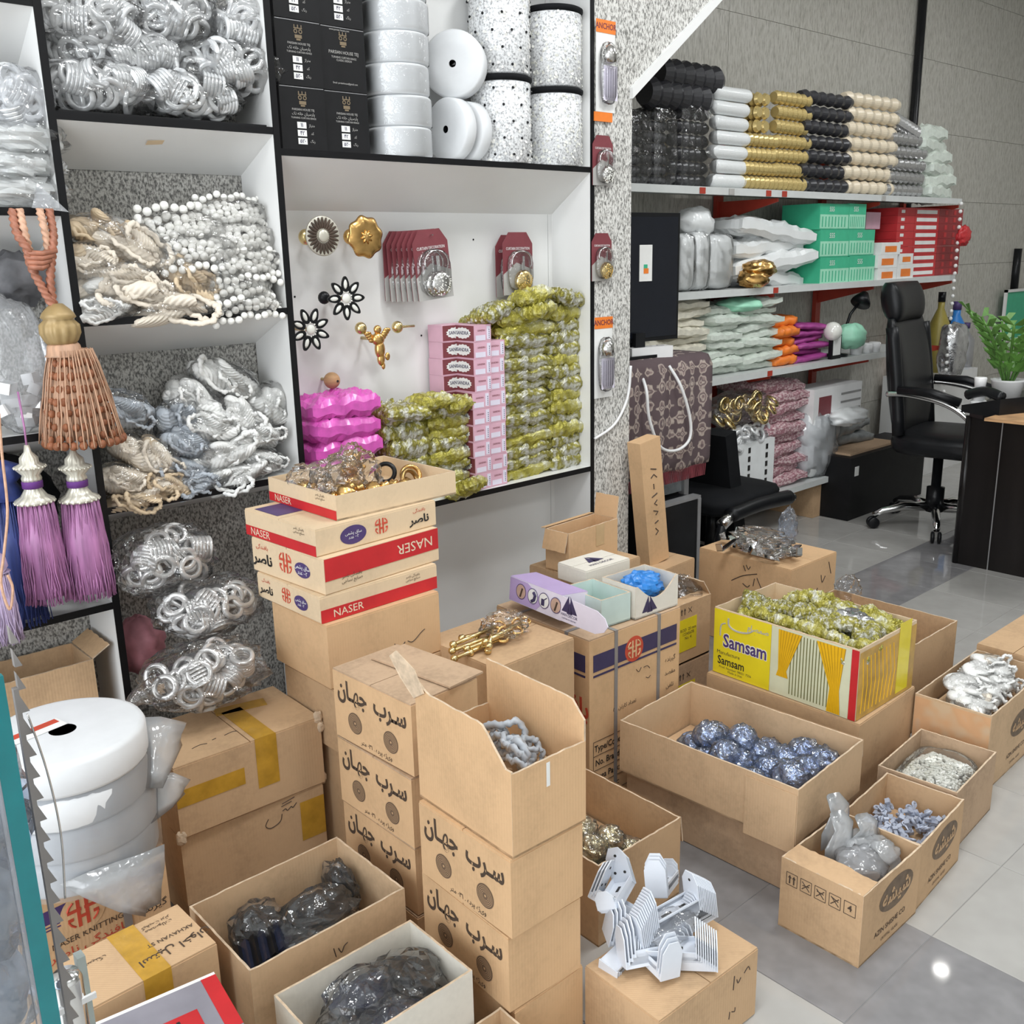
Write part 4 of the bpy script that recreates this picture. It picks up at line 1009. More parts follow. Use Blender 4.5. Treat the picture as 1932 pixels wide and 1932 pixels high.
# third shelf
for k, (x, y, a, b, Y, mt, m2, lab, tl) in enumerate([
    (215, 775, 62, 42, 2.38, 'rope_grey', None, 'slate grey tieback bag at the left top of the third shelf', 0.35),
    (300, 785, 55, 55, 2.385, 'rope_grey', None, 'slate grey tieback bag standing upright on the third shelf', 0.9),
    (345, 835, 62, 36, 2.355, 'rope_grey', None, 'blue-grey tieback bag in the middle of the third shelf', 0.3),
    (345, 880, 62, 24, 2.345, 'rope_grey', 'rope_white', 'pale grey tieback bag lying under the blue-grey one', 0.0),
    (385, 905, 65, 24, 2.335, 'rope_grey', 'rope_white', 'striped grey tieback bag at the front of the third shelf', -0.2),
    (350, 750, 65, 40, 2.40, 'rope_white', None, 'white tieback bag beside the upright grey one on the third shelf', 0.5),
    (410, 715, 85, 40, 2.41, 'rope_white', None, 'white tieback bag on the very top of the third shelf heap', 0.45),
    (480, 755, 52, 55, 2.39, 'rope_white', None, 'white tieback bag at the right edge of the third shelf heap', 0.8),
    (385, 805, 68, 34, 2.36, 'rope_white', None, 'white tieback bag in the middle of the third shelf heap', 0.25),
    (440, 790, 75, 36, 2.37, 'rope_white', None, 'white tieback bag right of the middle of the third shelf', 0.5),
    (480, 820, 58, 30, 2.355, 'rope_white', None, 'white tieback bag with loose loop at the right of the third shelf', 0.2),
    (430, 850, 75, 32, 2.345, 'rope_white', None, 'white tieback bag second from the bottom of the third shelf', -0.3),
    (490, 866, 48, 26, 2.345, 'rope_white', None, 'small white tieback bag low at the right of the third shelf', 0.2),
    (455, 892, 75, 26, 2.335, 'rope_white', None, 'white tieback bag at the bottom right of the third shelf', -0.2),
    (230, 845, 50, 30, 2.36, 'rope_cream', None, 'cream tieback bag under the grey ones on the third shelf', 0.6),
    (270, 862, 60, 38, 2.345, 'rope_cream', 'rope_beige', 'cream tieback bag with orange label in the third shelf heap', 0.7),
    (225, 905, 55, 34, 2.34, 'rope_cream', None, 'cream tieback bag at the left edge of the third shelf', 0.2),
    (310, 912, 62, 26, 2.335, 'rope_beige', 'rope_cream', 'tan striped tieback bag near the front of the third shelf', 0.3),
    (260, 938, 70, 22, 2.33, 'rope_beige', 'rope_cream', 'tan tieback bag at the front left of the third shelf', 0.0)]):
    rope_bag(lab, at(x, y, Y), a*K*0.97, 0.05, b*K*0.97, mt, 110+k, 'tieback bags on the third shelf', tl, mt2=m2, filmm='film_clear' if k % 2 else 'film_crisp')

# ---- leftmost bay
ring_bag('bag of white plastic rings at the left picture edge, in the upper left bay', at(22, 195, 2.37), 0.085, 0.07, 0.075, 14, 160, 'film_haze', tails=0)
for k, (x, y, a, b, lab) in enumerate([(30, 262, 85, 38, 'upper crumpled white bag of crystals in the left bay'), (25, 312, 85, 32, 'middle crumpled white bag of crystals in the left bay'), (20, 362, 100, 32, 'lowest crumpled white bag, its corner hanging over the black divider')]):
    c = at(x, y, 2.36); t = thing('white_bag', lab, 'bag', (c.x, c.y, c.z-b*K), group='white bags in the left bay')
    part('contents', blob(a*K*0.85, 0.06, b*K*0.85, 170+k, 0.2, 3, 26, 16, crumple=1.0), 'white_pack', t, False, (0, 0, b*K)); part('plastic_film', blob(a*K, 0.075, b*K, 180+k, 0.18, 2.6, 30, 18, crumple=1.0), 'film_clear', t, False, (0, 0, b*K))
    if k == 2:
        e = MB(); q = [at(70, 345, 2.30), at(130, 400, 2.27), at(60, 392, 2.29)]; e.add([Vector(v)-t.location for v in q]+[Vector(v)-t.location+Vector((0, 0.003, 0)) for v in q], [(0, 1, 2), (5, 4, 3), (0, 3, 4, 1), (1, 4, 5, 2), (2, 5, 3, 0)]); part('film_corner', e, 'film_haze', t)
c = at(20, 530, 2.40); tag(link('fluffy_bag', blob(0.075, 0.06, 0.06, 7, 0.25, 3.2, 28, 18).mesh('fluffy_bag', 'fluff_grey', True), None, c), 'dark grey fluffy bundle behind the copper rope', 'bundle')
c = at(28, 690, 2.33); t = thing('clear_sack', 'clear sack with white pieces at its bottom, left picture edge', 'bag', (c.x, c.y, c.z-0.14))
part('plastic_film', blob(0.075, 0.055, 0.15, 191, 0.14, 2.2, 28, 20, crease=0.5), 'film_haze', t, True, (0, 0, 0.14))
for k in range(14):
    part('white_piece', MB().box(-0.02, 0.02, -0.012, 0.012, -0.012, 0.012, T(rnd.uniform(-0.04, 0.04), rnd.uniform(-0.03, 0.01), 0.02+0.007*k, rnd.uniform(0, 3), rnd.uniform(0, 3))), 'white_plastic', t)
c = at(60, 940, 2.42); tag(link('dark_bundle', blob(0.14, 0.05, 0.12, 12, 0.2, 2.4).mesh('dark_bundle', 'black_fabric', True), None, (0.55, 2.42, c.z)), 'black cloth bundle behind the mauve tassels', 'bundle')
Bl = open_carton('open carton standing in the lowest left bay behind the white rolls', (0.56, 2.395), 0, 0.28, 0.15, 0.30, at(100, 1262, 2.33).z-0.30, 'carton', 0.002, flaps=(('+x', 60, 0.05, 0.003, None),))
closed_carton('hidden carton under the open carton of the lowest left bay', (0.56, 2.395), 0, 0.28, 0.15, 0.0, 0.298, 'carton')

# ---- tassels hanging in front of the left bay
TY_ = 2.24
def tz(px, py, Y=TY_): return at(px, py, Y)
def fringe(n, r0, r1, L, seed, thick, mat, parent, z_top, wav=0.006, name='fringe', outer=0):
    mb = MB(); r_ = random.Random(seed)
    for i in range(n):
        a = 2*PI*i/n*1.0+r_.uniform(-0.1, 0.1); q = r_.uniform(0.55, 1.0)**0.5; over = 1.0 if not outer or i % 2 else outer
        pts = []
        for j in range(7):
            s = j/6
            rr = (r0+(r1-r0)*(s**0.8))*q*over
            pts.append((rr*math.cos(a)+wav*s*r_.uniform(-1, 1)*0.4, rr*math.sin(a)+wav*s*r_.uniform(-1, 1)*0.4, z_top-L*s*(1+r_.uniform(-0.015, 0.02))))
        mb.tube(pts, thick, 4)
    core = [(r0*0.8, z_top), (r0+(r1-r0)*0.5, z_top-L*0.4), (r1*0.86, z_top-L*0.94)]
    mb.lathe(core, 18)
    o = part(name, mb, mat, parent, True); o['kind'] = 'stuff'; return o
# big copper tassel tieback
tp_ = tz(105, 585); bt = tz(140, 838)
px_ = 0.00118
t = thing('tassel', 'large copper tassel tieback with twisted rope loop and golden wooden knob', 'tassel', (tp_.x, TY_, bt.z))
H_ = tp_.z-bt.z
kz = lambda y: tz(120, y).z-bt.z
part('knob', MB().lathe([(0.012, kz(572)), (0.024, kz(582)), (0.032, kz(590)), (0.036, kz(598)), (0.030, kz(602)), (0.040, kz(612)), (0.041, kz(628)), (0.034, kz(642)), (0.03, kz(648))], 72, T(0.003, 0, 0), fn=lambda r, z, a: r*(1+(0.055*math.cos(12*a) if kz(645) < z < kz(605) else 0.01))), 'wood_gold', t, True)
part('collar', MB().lathe([(0.030, kz(648)), (0.034, kz(652)), (0.036, kz(668)), (0.040, kz(672))], 32, T(0.006, 0, 0), fn=lambda r, z, a: r*(1+0.03*math.cos(20*a+z*900))), 'thread_peach', t, True)
fringe(130, 0.036, 0.074, kz(660)-0.004, 4, 0.0017, 'thread_peach', t, kz(660), outer=1.24).location = (0.020, 0, 0)
tuf = MB()
for j in range(7):
    s = (j+0.8)/7.6; rr = 0.036+(0.078-0.036)*(s**0.8); z = kz(665)*(1-s)
    for i in range(20):
        a = 2*PI*(i+0.5*(j % 2))/20+rnd.uniform(-.06, .06)
        tuf.ball((rr*1.0*math.cos(a)+0.020, rr*1.0*math.sin(a), z+rnd.uniform(-.003, .003)), rnd.uniform(0.0065, 0.009), 7, 5, sc=(1, 0.8, 1.15))
o = part('tufts', tuf, 'thread_rust', t, True); o['kind'] = 'stuff'
hem = MB()
for i in range(26):
    a = 2*PI*i/26; hem.ball((0.080*math.cos(a)+0.024, 0.080*math.sin(a), 0.006), 0.010, 6, 4)
part('hem', hem, 'thread_rust', t, True)['kind'] = 'stuff'
def rope_px(pts, r, mat, parent, name='rope', tw=150):
    q = [tz(x, y)-Vector(parent.location)+Vector((0, dy, 0)) for x, y, dy in pts]
    return part(name, MB().tube(smooth_path(q, 26), r*1.05, 15, False, tw, 3, 0.24), mat, parent, True)
rope_px([(100, 578, 0), (78, 540, 0), (58, 500, 0), (48, 470, -0.01), (32, 440, 0), (28, 395, 0.02)], 0.0075, 'rope_copper', t)
rope_px([(103, 578, 0.005), (95, 530, 0), (98, 470, -0.004), (100, 440, 0), (98, 395, 0.02)], 0.0075, 'rope_copper', t)
rope_px([(62, 490, 0.008), (52, 460, 0), (44, 430, 0.0), (42, 395, 0.02)], 0.0068, 'rope_peach', t)
rope_px([(92, 488, 0.004), (88, 450, 0), (82, 425, 0), (80, 395, 0.02)], 0.0068, 'rope_peach', t)
cb = MB()
for k in range(4):
    q = tz(74, 476+9*k)-Vector(t.location); cb.tube([q+Vector((-0.032+0.003*k, -0.008, 0)), q+Vector((0, -0.017, -0.003)), q+Vector((0.032-0.006*k, -0.008, 0.003))], 0.0058, 8)
part('rope_binding', cb, 'rope_copper', t, True)
# two mauve tassels, one navy, one lilac
def tassel2(label, px, ytop, ycap, ybot, rr, mat, seed, cap=True, Y=TY_):
    a, b, c = tz(px, ytop, Y), tz(px+4, ycap, Y), tz(px+26, ybot, Y)
    t = thing('tassel', label, 'tassel', (b.x, Y, c.z), group='hanging tassels')
    zc, zt = b.z-c.z, a.z-c.z
    if cap:
        h_ = zt-zc; f = lambda s: zc+h_*s
        fl_ = lambda r, z, a: r*(1+0.06*math.cos(14*a))
        part('silver_cap', MB().lathe([(rr*0.8, f(-0.02)), (rr*0.84, f(0.03)), (rr*0.55, f(0.10)), (rr*0.36, f(0.22)), (rr*0.38, f(0.25))], 42, fn=fl_), 'bead_silver', t, True)
        part('purple_band', MB().lathe([(rr*0.44, f(0.25)), (rr*0.45, f(0.35)), (rr*0.44, f(0.37))], 24), 'velvet_purple', t, True)
        part('silver_finial', MB().lathe([(rr*0.40, f(0.37)), (rr*0.42, f(0.42)), (rr*0.36, f(0.48)), (rr*0.62, f(0.60)), (rr*0.64, f(0.63)), (rr*0.4, f(0.68)), (rr*0.38, f(0.78)), (rr*0.16, f(0.88)), (rr*0.10, f(1.0))], 42, fn=fl_), 'bead_silver', t, True)
        bd = MB()
        for i in range(20):
            a_ = 2*PI*i/20; bd.ball((rr*0.66*math.cos(a_), rr*0.66*math.sin(a_), f(0.615)), 0.0028, 6, 4); bd.ball((rr*0.84*math.cos(a_), rr*0.84*math.sin(a_), f(0.0)), 0.003, 6, 4)
        part('beads', bd, 'bead_silver', t, True)['kind'] = 'stuff'
        part('cord', MB().tube([(0, 0, f(0.99)), (0.002, 0.004, f(1.3)), (0.004, 0.02, f(1.9))], 0.0022, 6), mat, t, True)
    else:
        part('knob', MB().lathe([(rr*0.2, zt), (rr*0.7, zt-0.012), (rr*0.8, zt-0.035), (rr*0.5, zt-0.05), (rr*0.9, zc)], 24), mat if mat != 'thread_navy' else 'thread_navy', t, True)
    fringe(150, rr*0.78, rr*1.05, zc, seed, 0.0013, mat, t, zc, 0.012)
    return t
tassel2('mauve tassel with silver cap and purple band, left of the pair', 62, 838, 946, 1132, 0.048, 'thread_mauve', 1)
tassel2('mauve tassel with silver cap and purple band, right of the pair', 146, 842, 942, 1122, 0.050, 'thread_mauve', 2, Y=TY_-0.01)
tassel2('navy blue tassel partly hidden by the mauve pair', 8, 868, 940, 1175, 0.050, 'thread_navy', 3, False, TY_+0.06)
tassel2('pale lilac tassel at the extreme left edge', -14, 1040, 1080, 1208, 0.034, 'thread_lilac', 4, False, TY_-0.05)
q = [tz(x, y, 2.1) for x, y in ((-2, 780), (4, 860), (14, 960), (8, 1040), (2, 1100), (18, 1150), (24, 1110), (14, 1085))]
tag(link('dangling_cord', MB().tube(smooth_path(q, 6), 0.0028, 7).mesh('dangling_cord', 'rope_peach', True)), 'thin pink cord dangling at the left edge in front of the tassels', 'cord')

# ---- right bay, top shelf: black cartons
def black_carton(x0, x1, zb, h, Y, k, label, txt=False):
    wd = x1-x0; t = thing('black_carton', label, 'box', ((x0+x1)/2, Y+0.055, zb), R(0.6*(k % 3-1)), 'black cartons on the top shelf')
    part('body', MB().box(-wd/2, wd/2, -0.055, 0.055, 0, h), 'black_board', t)
    a = MB()
    a.box(-wd/2+0.002, wd/2-0.002, -0.0558, -0.0552, h-0.003, h-0.0015); part('edge_wear', a, 'grey_metal', t)
    a = MB()                                                      # crest
    zc = h*0.80
    for s in (-1, 1): disc_on(a, '-y', -0.055, s*0.007, zc+0.004, 0.003, 0.0055, 10)
    panel_on(a, '-y', -0.055, -0.010, 0.010, zc-0.012, zc-0.004); panel_on(a, '-y', -0.055, -0.006, 0.006, zc-0.017, zc-0.013); panel_on(a, '-y', -0.055, -0.012, 0.012, zc+0.010, zc+0.0125)
    for s in (-0.01, 0, 0.01): stroke(a, '-y', -0.055, [(s, zc+0.012), (s, zc+0.019)], 0.0013)
    part('crest_print', a, 'crest_gold', t)
    if txt:
        put_text(t, 'PARSIAN HOUSE TEJ', 'print_silver', 0.011, face_pt('-y', 0, h*0.60, 0.001, -0.055), '-y', 0.92)
        put_text(t, 'TURNING CURTAIN RINGS\nCLASSIC DESIGN', 'print_silver', 0.007, face_pt('-y', 0, h*0.50, 0.001, -0.055), '-y', 0.9)
        put_text(t, 'Email: parsianhouse@gmail.com', 'print_silver', 0.0062, face_pt('-y', 0, h*0.12, 0.001, -0.055), '-y', 0.95); put_text(t, 'www.parsian house.com', 'print_silver', 0.0065, face_pt('-y', -0.01, h*0.95, 0.001, -0.055), '-y', 0.95)
    else:
        put_text(t, 'PARSIAN HOUSE TEJ', 'print_silver', 0.0075, face_pt('-y', 0, h*0.64, 0.001, -0.055), '-y', 0.95)
        put_text(t, 'پارسیان خانه تک', 'print_silver', 0.010, face_pt('-y', 0, h*0.575, 0.001, -0.055), '-y', 1, True)
        put_text(t, 'TURNING CURTAIN RINGS', 'print_silver', 0.0062, face_pt('-y', 0, h*0.51, 0.001, -0.055), '-y', 0.95)
        for j, (s, tx) in enumerate([('متراژ', '۱۱'), ('کد', '۴۲'), ('رنگ', '۵۲۰')]):
            z = h*(0.40-0.125*j)
            a = MB(); panel_on(a, '-y', -0.055, -0.020, 0.006, z-0.0075, z+0.0075); part('white_sticker', a, 'print_white', t)
            put_text(t, tx, 'print_navy', 0.013, face_pt('-y', -0.007, z, 0.0014, -0.055), '-y', 1, False, 0.02); put_text(t, s, 'print_silver', 0.009, face_pt('-y', 0.022, z, 0.001, -0.055), '-y', 1, True)
    return t
YK = 2.325
xa0, xa1, xb0, xb1 = at(530, 215, YK).x, at(614, 215, YK).x, at(615, 215, YK).x, at(697, 215, YK).x
hbx = at(570, 158, YK).z-at(570, 279, YK).z
for k in range(4):
    z = ZRT+0.001+k*(hbx+0.001)
    lab = ['bottom', 'second', 'third', 'fourth'][k]
    black_carton(xa0, xa1, z, hbx, YK, k, 'black printed carton, %s of the left column beside the ring bags' % lab)
    black_carton(xb0+0.001, xb1, z-(0.0), hbx, YK+0.006, k+1, 'black printed carton, %s of the column beside the white tape rolls' % lab, k == 1)
# white tape rolls stacked flat
xr = at(752, 200, 2.385).x; rr = (at(808, 200, 2.385).x-at(697, 200, 2.385).x)/2*0.93
ROLL = MB().lathe([(0.02, 0.002), (rr-0.006, 0), (rr-0.001, 0.006), (rr, 0.015), (rr, 0.066), (rr-0.001, 0.073), (rr-0.006, 0.079), (0.02, 0.077), (0.02, 0.002)], 40, cap=False).mesh('tape_roll', 'roll_white', True)
for k in range(6):
    t = thing('tape_roll', 'white curtain tape roll in the stack beside the black cartons, '+nth(k, 6), 'roll', (xr+0.003*math.sin(k*2.1), 2.392, ZRT+0.001+0.0805*k), group='stacked white tape rolls')
    link('wound_tape', ROLL, t); part('shrink_film', MB().lathe([(rr+0.001, 0.004), (rr+0.0015, 0.04), (rr+0.001, 0.075)], 40, cap=False), 'film_clear', t, True)
# wheel-like rolls
def wheel(label, c, axis, r, th):
    t = thing('tape_roll', label, 'roll', c, rot=look_quat(axis))
    part('wound_tape', MB().lathe([(0.0105, th), (r*0.5, th+0.001), (r-0.006, th), (r, th-0.006), (r, 0.006), (r-0.006, 0), (0.0105, 0), (0.0105, th)], 48, cap=False), 'roll_white', t, True)
    part('core', MB().lathe([(0.0105, th*0.98), (0.009, th*0.98), (0.009, 0), (0.0105, 0)], 20), 'grey_metal', t, True)
    return t
p = at(880, 215, 2.39); rw = 0.088
wheel('white tape roll standing on edge, left of the two on the shelf board', (at(862, 218, 2.38).x, 2.385, ZRT+0.002+rw), (-1, -0.12, 0), rw, 0.045)
wheel('white tape roll standing on edge, right of the two on the shelf board', (at(888, 222, 2.38).x+0.012, 2.388, ZRT+0.002+rw*0.97), (-1, -0.12, 0), rw*0.97, 0.045)
wheel('big white tape roll lying askew on the two standing ones, hub hole showing', (at(862, 66, 2.40).x, 2.405, ZRT+0.176+0.092), (-0.80, -0.62, 0.02), 0.093, 0.055)
# sequin trim drums
def drum(label, x, zb, h, r, kind, seed):
    t = thing('sequin_roll', label, 'roll', (x, 2.385, zb), group='sequin rolls on the top shelf')
    part('wound_trim', MB().lathe([(r*0.9, 0), (r, 0.004), (r, h-0.004), (r*0.9, h)], 36, fn=lambda r_, z, a: r_*(1+0.02*noise.noise(Vector((8*math.cos(a), 8*math.sin(a), z*120))))), 'sequin', t, True)
    d = MB(); r_ = random.Random(seed)
    for i in range(260 if kind else 320):
        a = r_.uniform(0, 2*PI); z = r_.uniform(0.006, h-0.006)
        m = Matrix.Translation((r*1.005*math.cos(a), r*1.005*math.sin(a), z)) @ Vector((math.cos(a)+r_.uniform(-.4, .4), math.sin(a)+r_.uniform(-.4, .4), r_.uniform(-.5, .5))).to_track_quat('Z', 'Y').to_matrix().to_4x4()
        d.lathe([(0.0042, 0), (0.0042, 0.0012)], 7, m)
    part('sequins', d, 'crystal' if not kind else 'pearl', t)['kind'] = 'stuff'
    if kind == 2:
        d = MB()
        for i in range(10):
            for j in range(5):
                a = 2*PI*(i+0.5*(j % 2))/10; d.ball((r*1.02*math.cos(a), r*1.02*math.sin(a), h*(0.1+0.2*j)), 0.0042, 6, 4)
        part('black_studs', d, 'black_plastic', t)['kind'] = 'stuff'
    part('black_ribbon', MB().lathe([(r*0.6, h), (r*1.02, h), (r*1.06, h+0.004), (r*1.06, h+0.012), (r*0.98, h+0.016), (r*0.6, h+0.016)], 30), 'black_fabric', t, True)
    return t
x1 = at(945, 215, 2.385).x; x2 = at(1042, 225, 2.385).x; r1 = (at(992, 215, 2.385).x-at(898, 215, 2.385).x)/2*0.90
h1 = at(945, 133, 2.33).z-at(945, 290, 2.33).z
for k in range(2):
    drum('%s sequin roll with black studs beside the white tape wheels' % ('lower', 'upper')[k], x1, ZRT+0.001+k*(h1+0.017), h1, r1, 2, 5+k)
    drum('%s clear sequin roll next to the right cabinet side' % ('lower', 'upper')[k], x2, ZRT+0.001+k*(h1*0.93+0.017), h1*0.93, r1*1.02, 0, 8+k)

# ---- curtain knobs on the white back panel
def knob_base(t, L, ball=0.013):
    part('stem', MB().tube([(0, 0, 0), (0, -L, 0)], 0.0045, 10), 'gold_pale', t, True)
YP = YD-0.006
def knob_thing(label, px, py, L, ks=1.3):
    p = at(px, py, YP-L); t_ = thing('wall_ornament', label, 'knob', (p.x, YP, p.z), group='curtain knobs on the back panel'); t_.scale = (ks, 1, ks); return t_
t = knob_thing('round curtain knob with dark radiating petals and a jewelled centre', 610, 445, 0.10); knob_base(t, 0.085)
part('disc', MB().lathe([(0.0, 0), (0.036, 0.002), (0.041, 0.006), (0.039, 0.010), (0.030, 0.008), (0.0, 0.008)], 40, T(0, -0.09, 0, rx=R(90))), 'bead_silver', t, True)
for i in range(24):
    a = 2*PI*i/24; m = T(0, -0.0995, 0) @ Matrix.Rotation(a, 4, 'Y'); b_ = MB(); b_.ball((0, 0, 0), 1, 8, 5); b_.v = [tuple(m @ Vector((v[0]*0.0034, v[1]*0.002, 0.0265+v[2]*0.0125))) for v in b_.v]; part('petal', b_, 'brass_dark' if i % 1 else 'print_brown', t, True)
part('jewelled_centre', MB().ball((0, -0.101, 0), 0.013, 12, 8, sc=(1, 0.4, 1)), 'bead_silver', t, True)
bb = at(577, 447, YP-0.06); bb.x = t.location.x+(bb.x-t.location.x)/1.3; part('wooden_ball', MB().ball(Vector((bb.x, bb.y, bb.z))-Vector(t.location), 0.0165, 16, 10), 'gold_pale', t, True)
t = knob_thing('octagonal golden curtain knob with flower relief', 692, 447, 0.10); knob_base(t, 0.085)
m = T(0, -0.085, 0, rx=R(90)) @ Matrix.Rotation(R(12), 4, 'Z')
part('octagon', MB().lathe([(0.020, 0), (0.040, 0.003), (0.044, 0.008), (0.040, 0.012), (0.030, 0.017), (0.016, 0.015), (0.0, 0.013)], 64, m, fn=lambda r, z, a: r*(1+0.055*math.cos(8*a)*(r > 0.02)+(0.05*math.cos(16*a) if 0.012 < r < 0.035 else 0))), 'gold', t, True)
part('flower_relief', MB().lathe([(0.014, 0.014), (0.008, 0.018), (0.0, 0.019)], 40, m, fn=lambda r, z, a: r*(1+0.3*math.cos(8*a))), 'gold', t, True)
bb = at(661, 447, YP-0.06); bb.x = t.location.x+(bb.x-t.location.x)/1.3; part('wooden_ball', MB().ball(Vector((bb.x, bb.y, bb.z))-Vector(t.location), 0.0165, 16, 10), 'gold', t, True)
def flower(label, px, py, rot):
    t = knob_thing(label, px, py, 0.10); knob_base(t, 0.09)
    for i in range(8):
        m = T(0, -0.094, 0) @ Matrix.Rotation(2*PI*i/8+rot, 4, 'Y')
        pe = MB(); ol = []
        for j in range(20):
            a = 2*PI*j/20; ol.append(((0.0088*math.sin(a))*(1-0.25*math.cos(a)), 0.030+0.0165*math.cos(a)))
        n = 20; vs = []
        for (u, v), s, yy in [(q, s, yy) for s, yy in ((1, 0), (1, -0.006), (0.66, -0.006), (0.66, -0.001)) for q in ol]:
            vs.append(m @ Vector((u*s, yy, 0.030+(v-0.030)*s)))
        pe.add(vs, [(k*n+j, k*n+(j+1) % n, (k+1)*n+(j+1) % n, (k+1)*n+j) for k in range(3) for j in range(n)]+[tuple(range(3*n, 4*n))])
        po = part('petal', pe, 'black_plastic', t)
        g = MB(); g.ball((0, 0, 0), 1, 10, 6); g.v = [tuple(m @ Vector((v[0]*0.0052, -0.003+v[1]*0.0045, 0.030+v[2]*0.0105))) for v in g.v]; part('crystal', g, 'crystal', po, True)
    part('centre_crystal', MB().ball((0, -0.098, 0), 0.0105, 14, 8, sc=(1, 0.6, 1)), 'crystal', t, True)
    bd = MB()
    for i in range(16):
        a = 2*PI*i/16; bd.ball((0.0145*math.cos(a), -0.098, 0.0145*math.sin(a)), 0.0022, 6, 4)
    part('crystal_ring', bd, 'crystal', t, True)['kind'] = 'stuff'
    part('black_ball', MB().ball((-0.030, -0.045, 0.002), 0.014, 14, 8), 'black_plastic', t, True)
flower('black eight-petal crystal flower knob, upper right of the two', 654, 563, 0.0)
flower('black eight-petal crystal flower knob next to the black divider', 587, 622, 0.39)
t = knob_thing('golden winged figure ornament between two golden balls', 715, 640, 0.09, 1.15); knob_base(t, 0.08)
m0 = Vector((0, -0.085, 0))
fg = MB()
for (x, z, r, sx, sz) in [(0.0, 0.0, 0.017, 1.1, 1.0), (0.004, -0.026, 0.016, 0.9, 1.5), (0.006, -0.05, 0.012, 0.9, 1.5), (0.012, -0.068, 0.006, 0.9, 1.6), (0.0, 0.024, 0.011, 1, 1)]: fg.ball(m0+Vector((x, 0, z)), r, 12, 8, sc=(sx, 0.8, sz))
part('figure', fg, 'gold', t, True)
for s, (dx, dz) in ((-1, (-0.018, 0.006)), (1, (0.020, 0.012))):
    wg = MB()
    for k in range(4): wg.ball(m0+Vector((dx*(0.8+0.25*k), 0.004, dz+0.006*(k-1.5))), 0.0085, 8, 6, sc=(1.4, 0.5, 0.7))
    part('wing', wg, 'gold', t, True)
bow = MB(); bow.ball(m0+Vector((0.024, -0.004, -0.045)), 0.008, 8, 6, sc=(1, .6, 1.3)); part('leg', bow, 'gold', t, True)
for (x, y) in ((685, 622), (745, 620)):
    bb = at(x, y, YP-0.085); part('golden_ball', MB().ball(bb-Vector(t.location), 0.0155, 16, 10), 'gold_pale', t, True)
e = at(772, 618, YP-0.07)-Vector(t.location); s0 = at(745, 620, YP-0.085)-Vector(t.location); part('rod', MB().tube([s0, e], 0.0032, 8), 'gold_pale', t, True)
t = knob_thing('small plain wooden ball knob with a screw hole', 628, 718, 0.06, 1.05); knob_base(t, 0.05)
part('ball', MB().ball((0, -0.055, 0), 0.0225, 22, 14), 'terracotta_wood', t, True); part('screw_hole', MB().lathe([(0.0035, 0), (0.0035, 0.004)], 12, T(0.005, -0.074, -0.001, rx=R(90))), 'print_black', t)

# ---- blister cards with jewelled holders
def blister(label, c, h, yaw, gold=False, group='blister cards', lean=0.0, name='blister_card'):
    wd = h*0.62; t = thing(name, label, 'blister card', c, group=group, rot=(lean, 0, yaw))
    part('card', MB().prism([(-wd/2, 0), (wd/2, 0), (wd/2, h*0.82), (wd*0.30, h), (-wd*0.30, h), (-wd/2, h*0.82)], 1, -0.0012, 0.0012), 'maroon_card', t)
    part('grey_print', MB().prism([(-wd/2, 0), (wd/2, 0), (wd/2, h*0.40), (-wd*0.05, h*0.52), (-wd/2, h*0.33)], 1, -0.0020, -0.0013), 'print_silver', t)
    put_text(t, 'CURTAIN DECORATION', 'print_white', h*0.062, (0, -0.0022, h*0.74), '-y', 0.72)
    part('film_bubble', blob(wd*0.42, 0.012, h*0.34, int(h*1000), 0.04, 2, 16, 10, pw=3), 'film_crisp', t, True, (0.004, -0.010, h*0.38))
    lp_ = [(wd*0.05+wd*0.33*math.cos(a), -0.014, h*0.52+h*0.18*math.sin(a)) for a in [R(-30+18*k) for k in range(14)]]
    part('wire_loop', MB().tube(lp_, 0.0022, 7), 'chrome', t, True)
    part('clasp', MB().box(wd*0.06, wd*0.13, -0.017, -0.012, h*0.30, h*0.62), 'chrome', t)
    bb = MB(); r_ = random.Random(3); R_ = wd*0.30
    bb.ball((wd*0.10, -0.014, h*0.22), R_, 14, 8, sc=(1, 0.45, 1))
    part('jewel_ball', bb, 'gold_pale' if gold else 'nickel', t, True)
    gm = MB()
    for k in range(70):
        a = r_.uniform(0, 2*PI); q = math.sqrt(r_.uniform(0, 1))*0.96
        gm.ball((wd*0.10+R_*q*math.cos(a), -0.014-R_*0.45*math.sqrt(1-q*q), h*0.22+R_*q*math.sin(a)), 0.0021, 5, 3)
    part('rhinestones', gm, 'gold_pale' if gold else 'crystal', t)['kind'] = 'stuff'
    return t
bh = at(790, 440, 2.40).z-at(790, 572, 2.40).z
tb = None
for k in range(7):
    p = at(738+10.5*k, 568-0.5*k, 2.462-0.014*k)
    lab = 'maroon silver-jewelled blister card, %s counted from the left of the fanned row' % ['first', 'second', 'third', 'fourth', 'fifth', 'sixth'][k] if k < 6 else 'foremost maroon blister card of the fanned row, its silver jewelled holder fully seen'
    if tb is None: tb = blister(lab, (p.x+0.045, p.y, p.z), bh, R(-4), group='fanned blister cards')
    else: dup(tb, (p.x+0.045, p.y, p.z), (0, R(-2-k*0.6), R(-4)), lab)
sx_ = MB().tube([(at(780, 445, 2.46).x, YP, at(780, 445, 2.46).z), (at(780, 445, 2.46).x, 2.365, at(780, 445, 2.46).z)], 0.002, 6)
tag(link('peg', sx_.mesh('peg', 'nickel')), 'thin metal peg holding the fanned blister cards', 'peg')
p = at(972, 560, 2.44); blister('maroon blister card with silver holder hanging behind the gold one', (p.x, p.y+0.02, p.z), bh*0.98, R(-4), False, 'pair of blister cards')
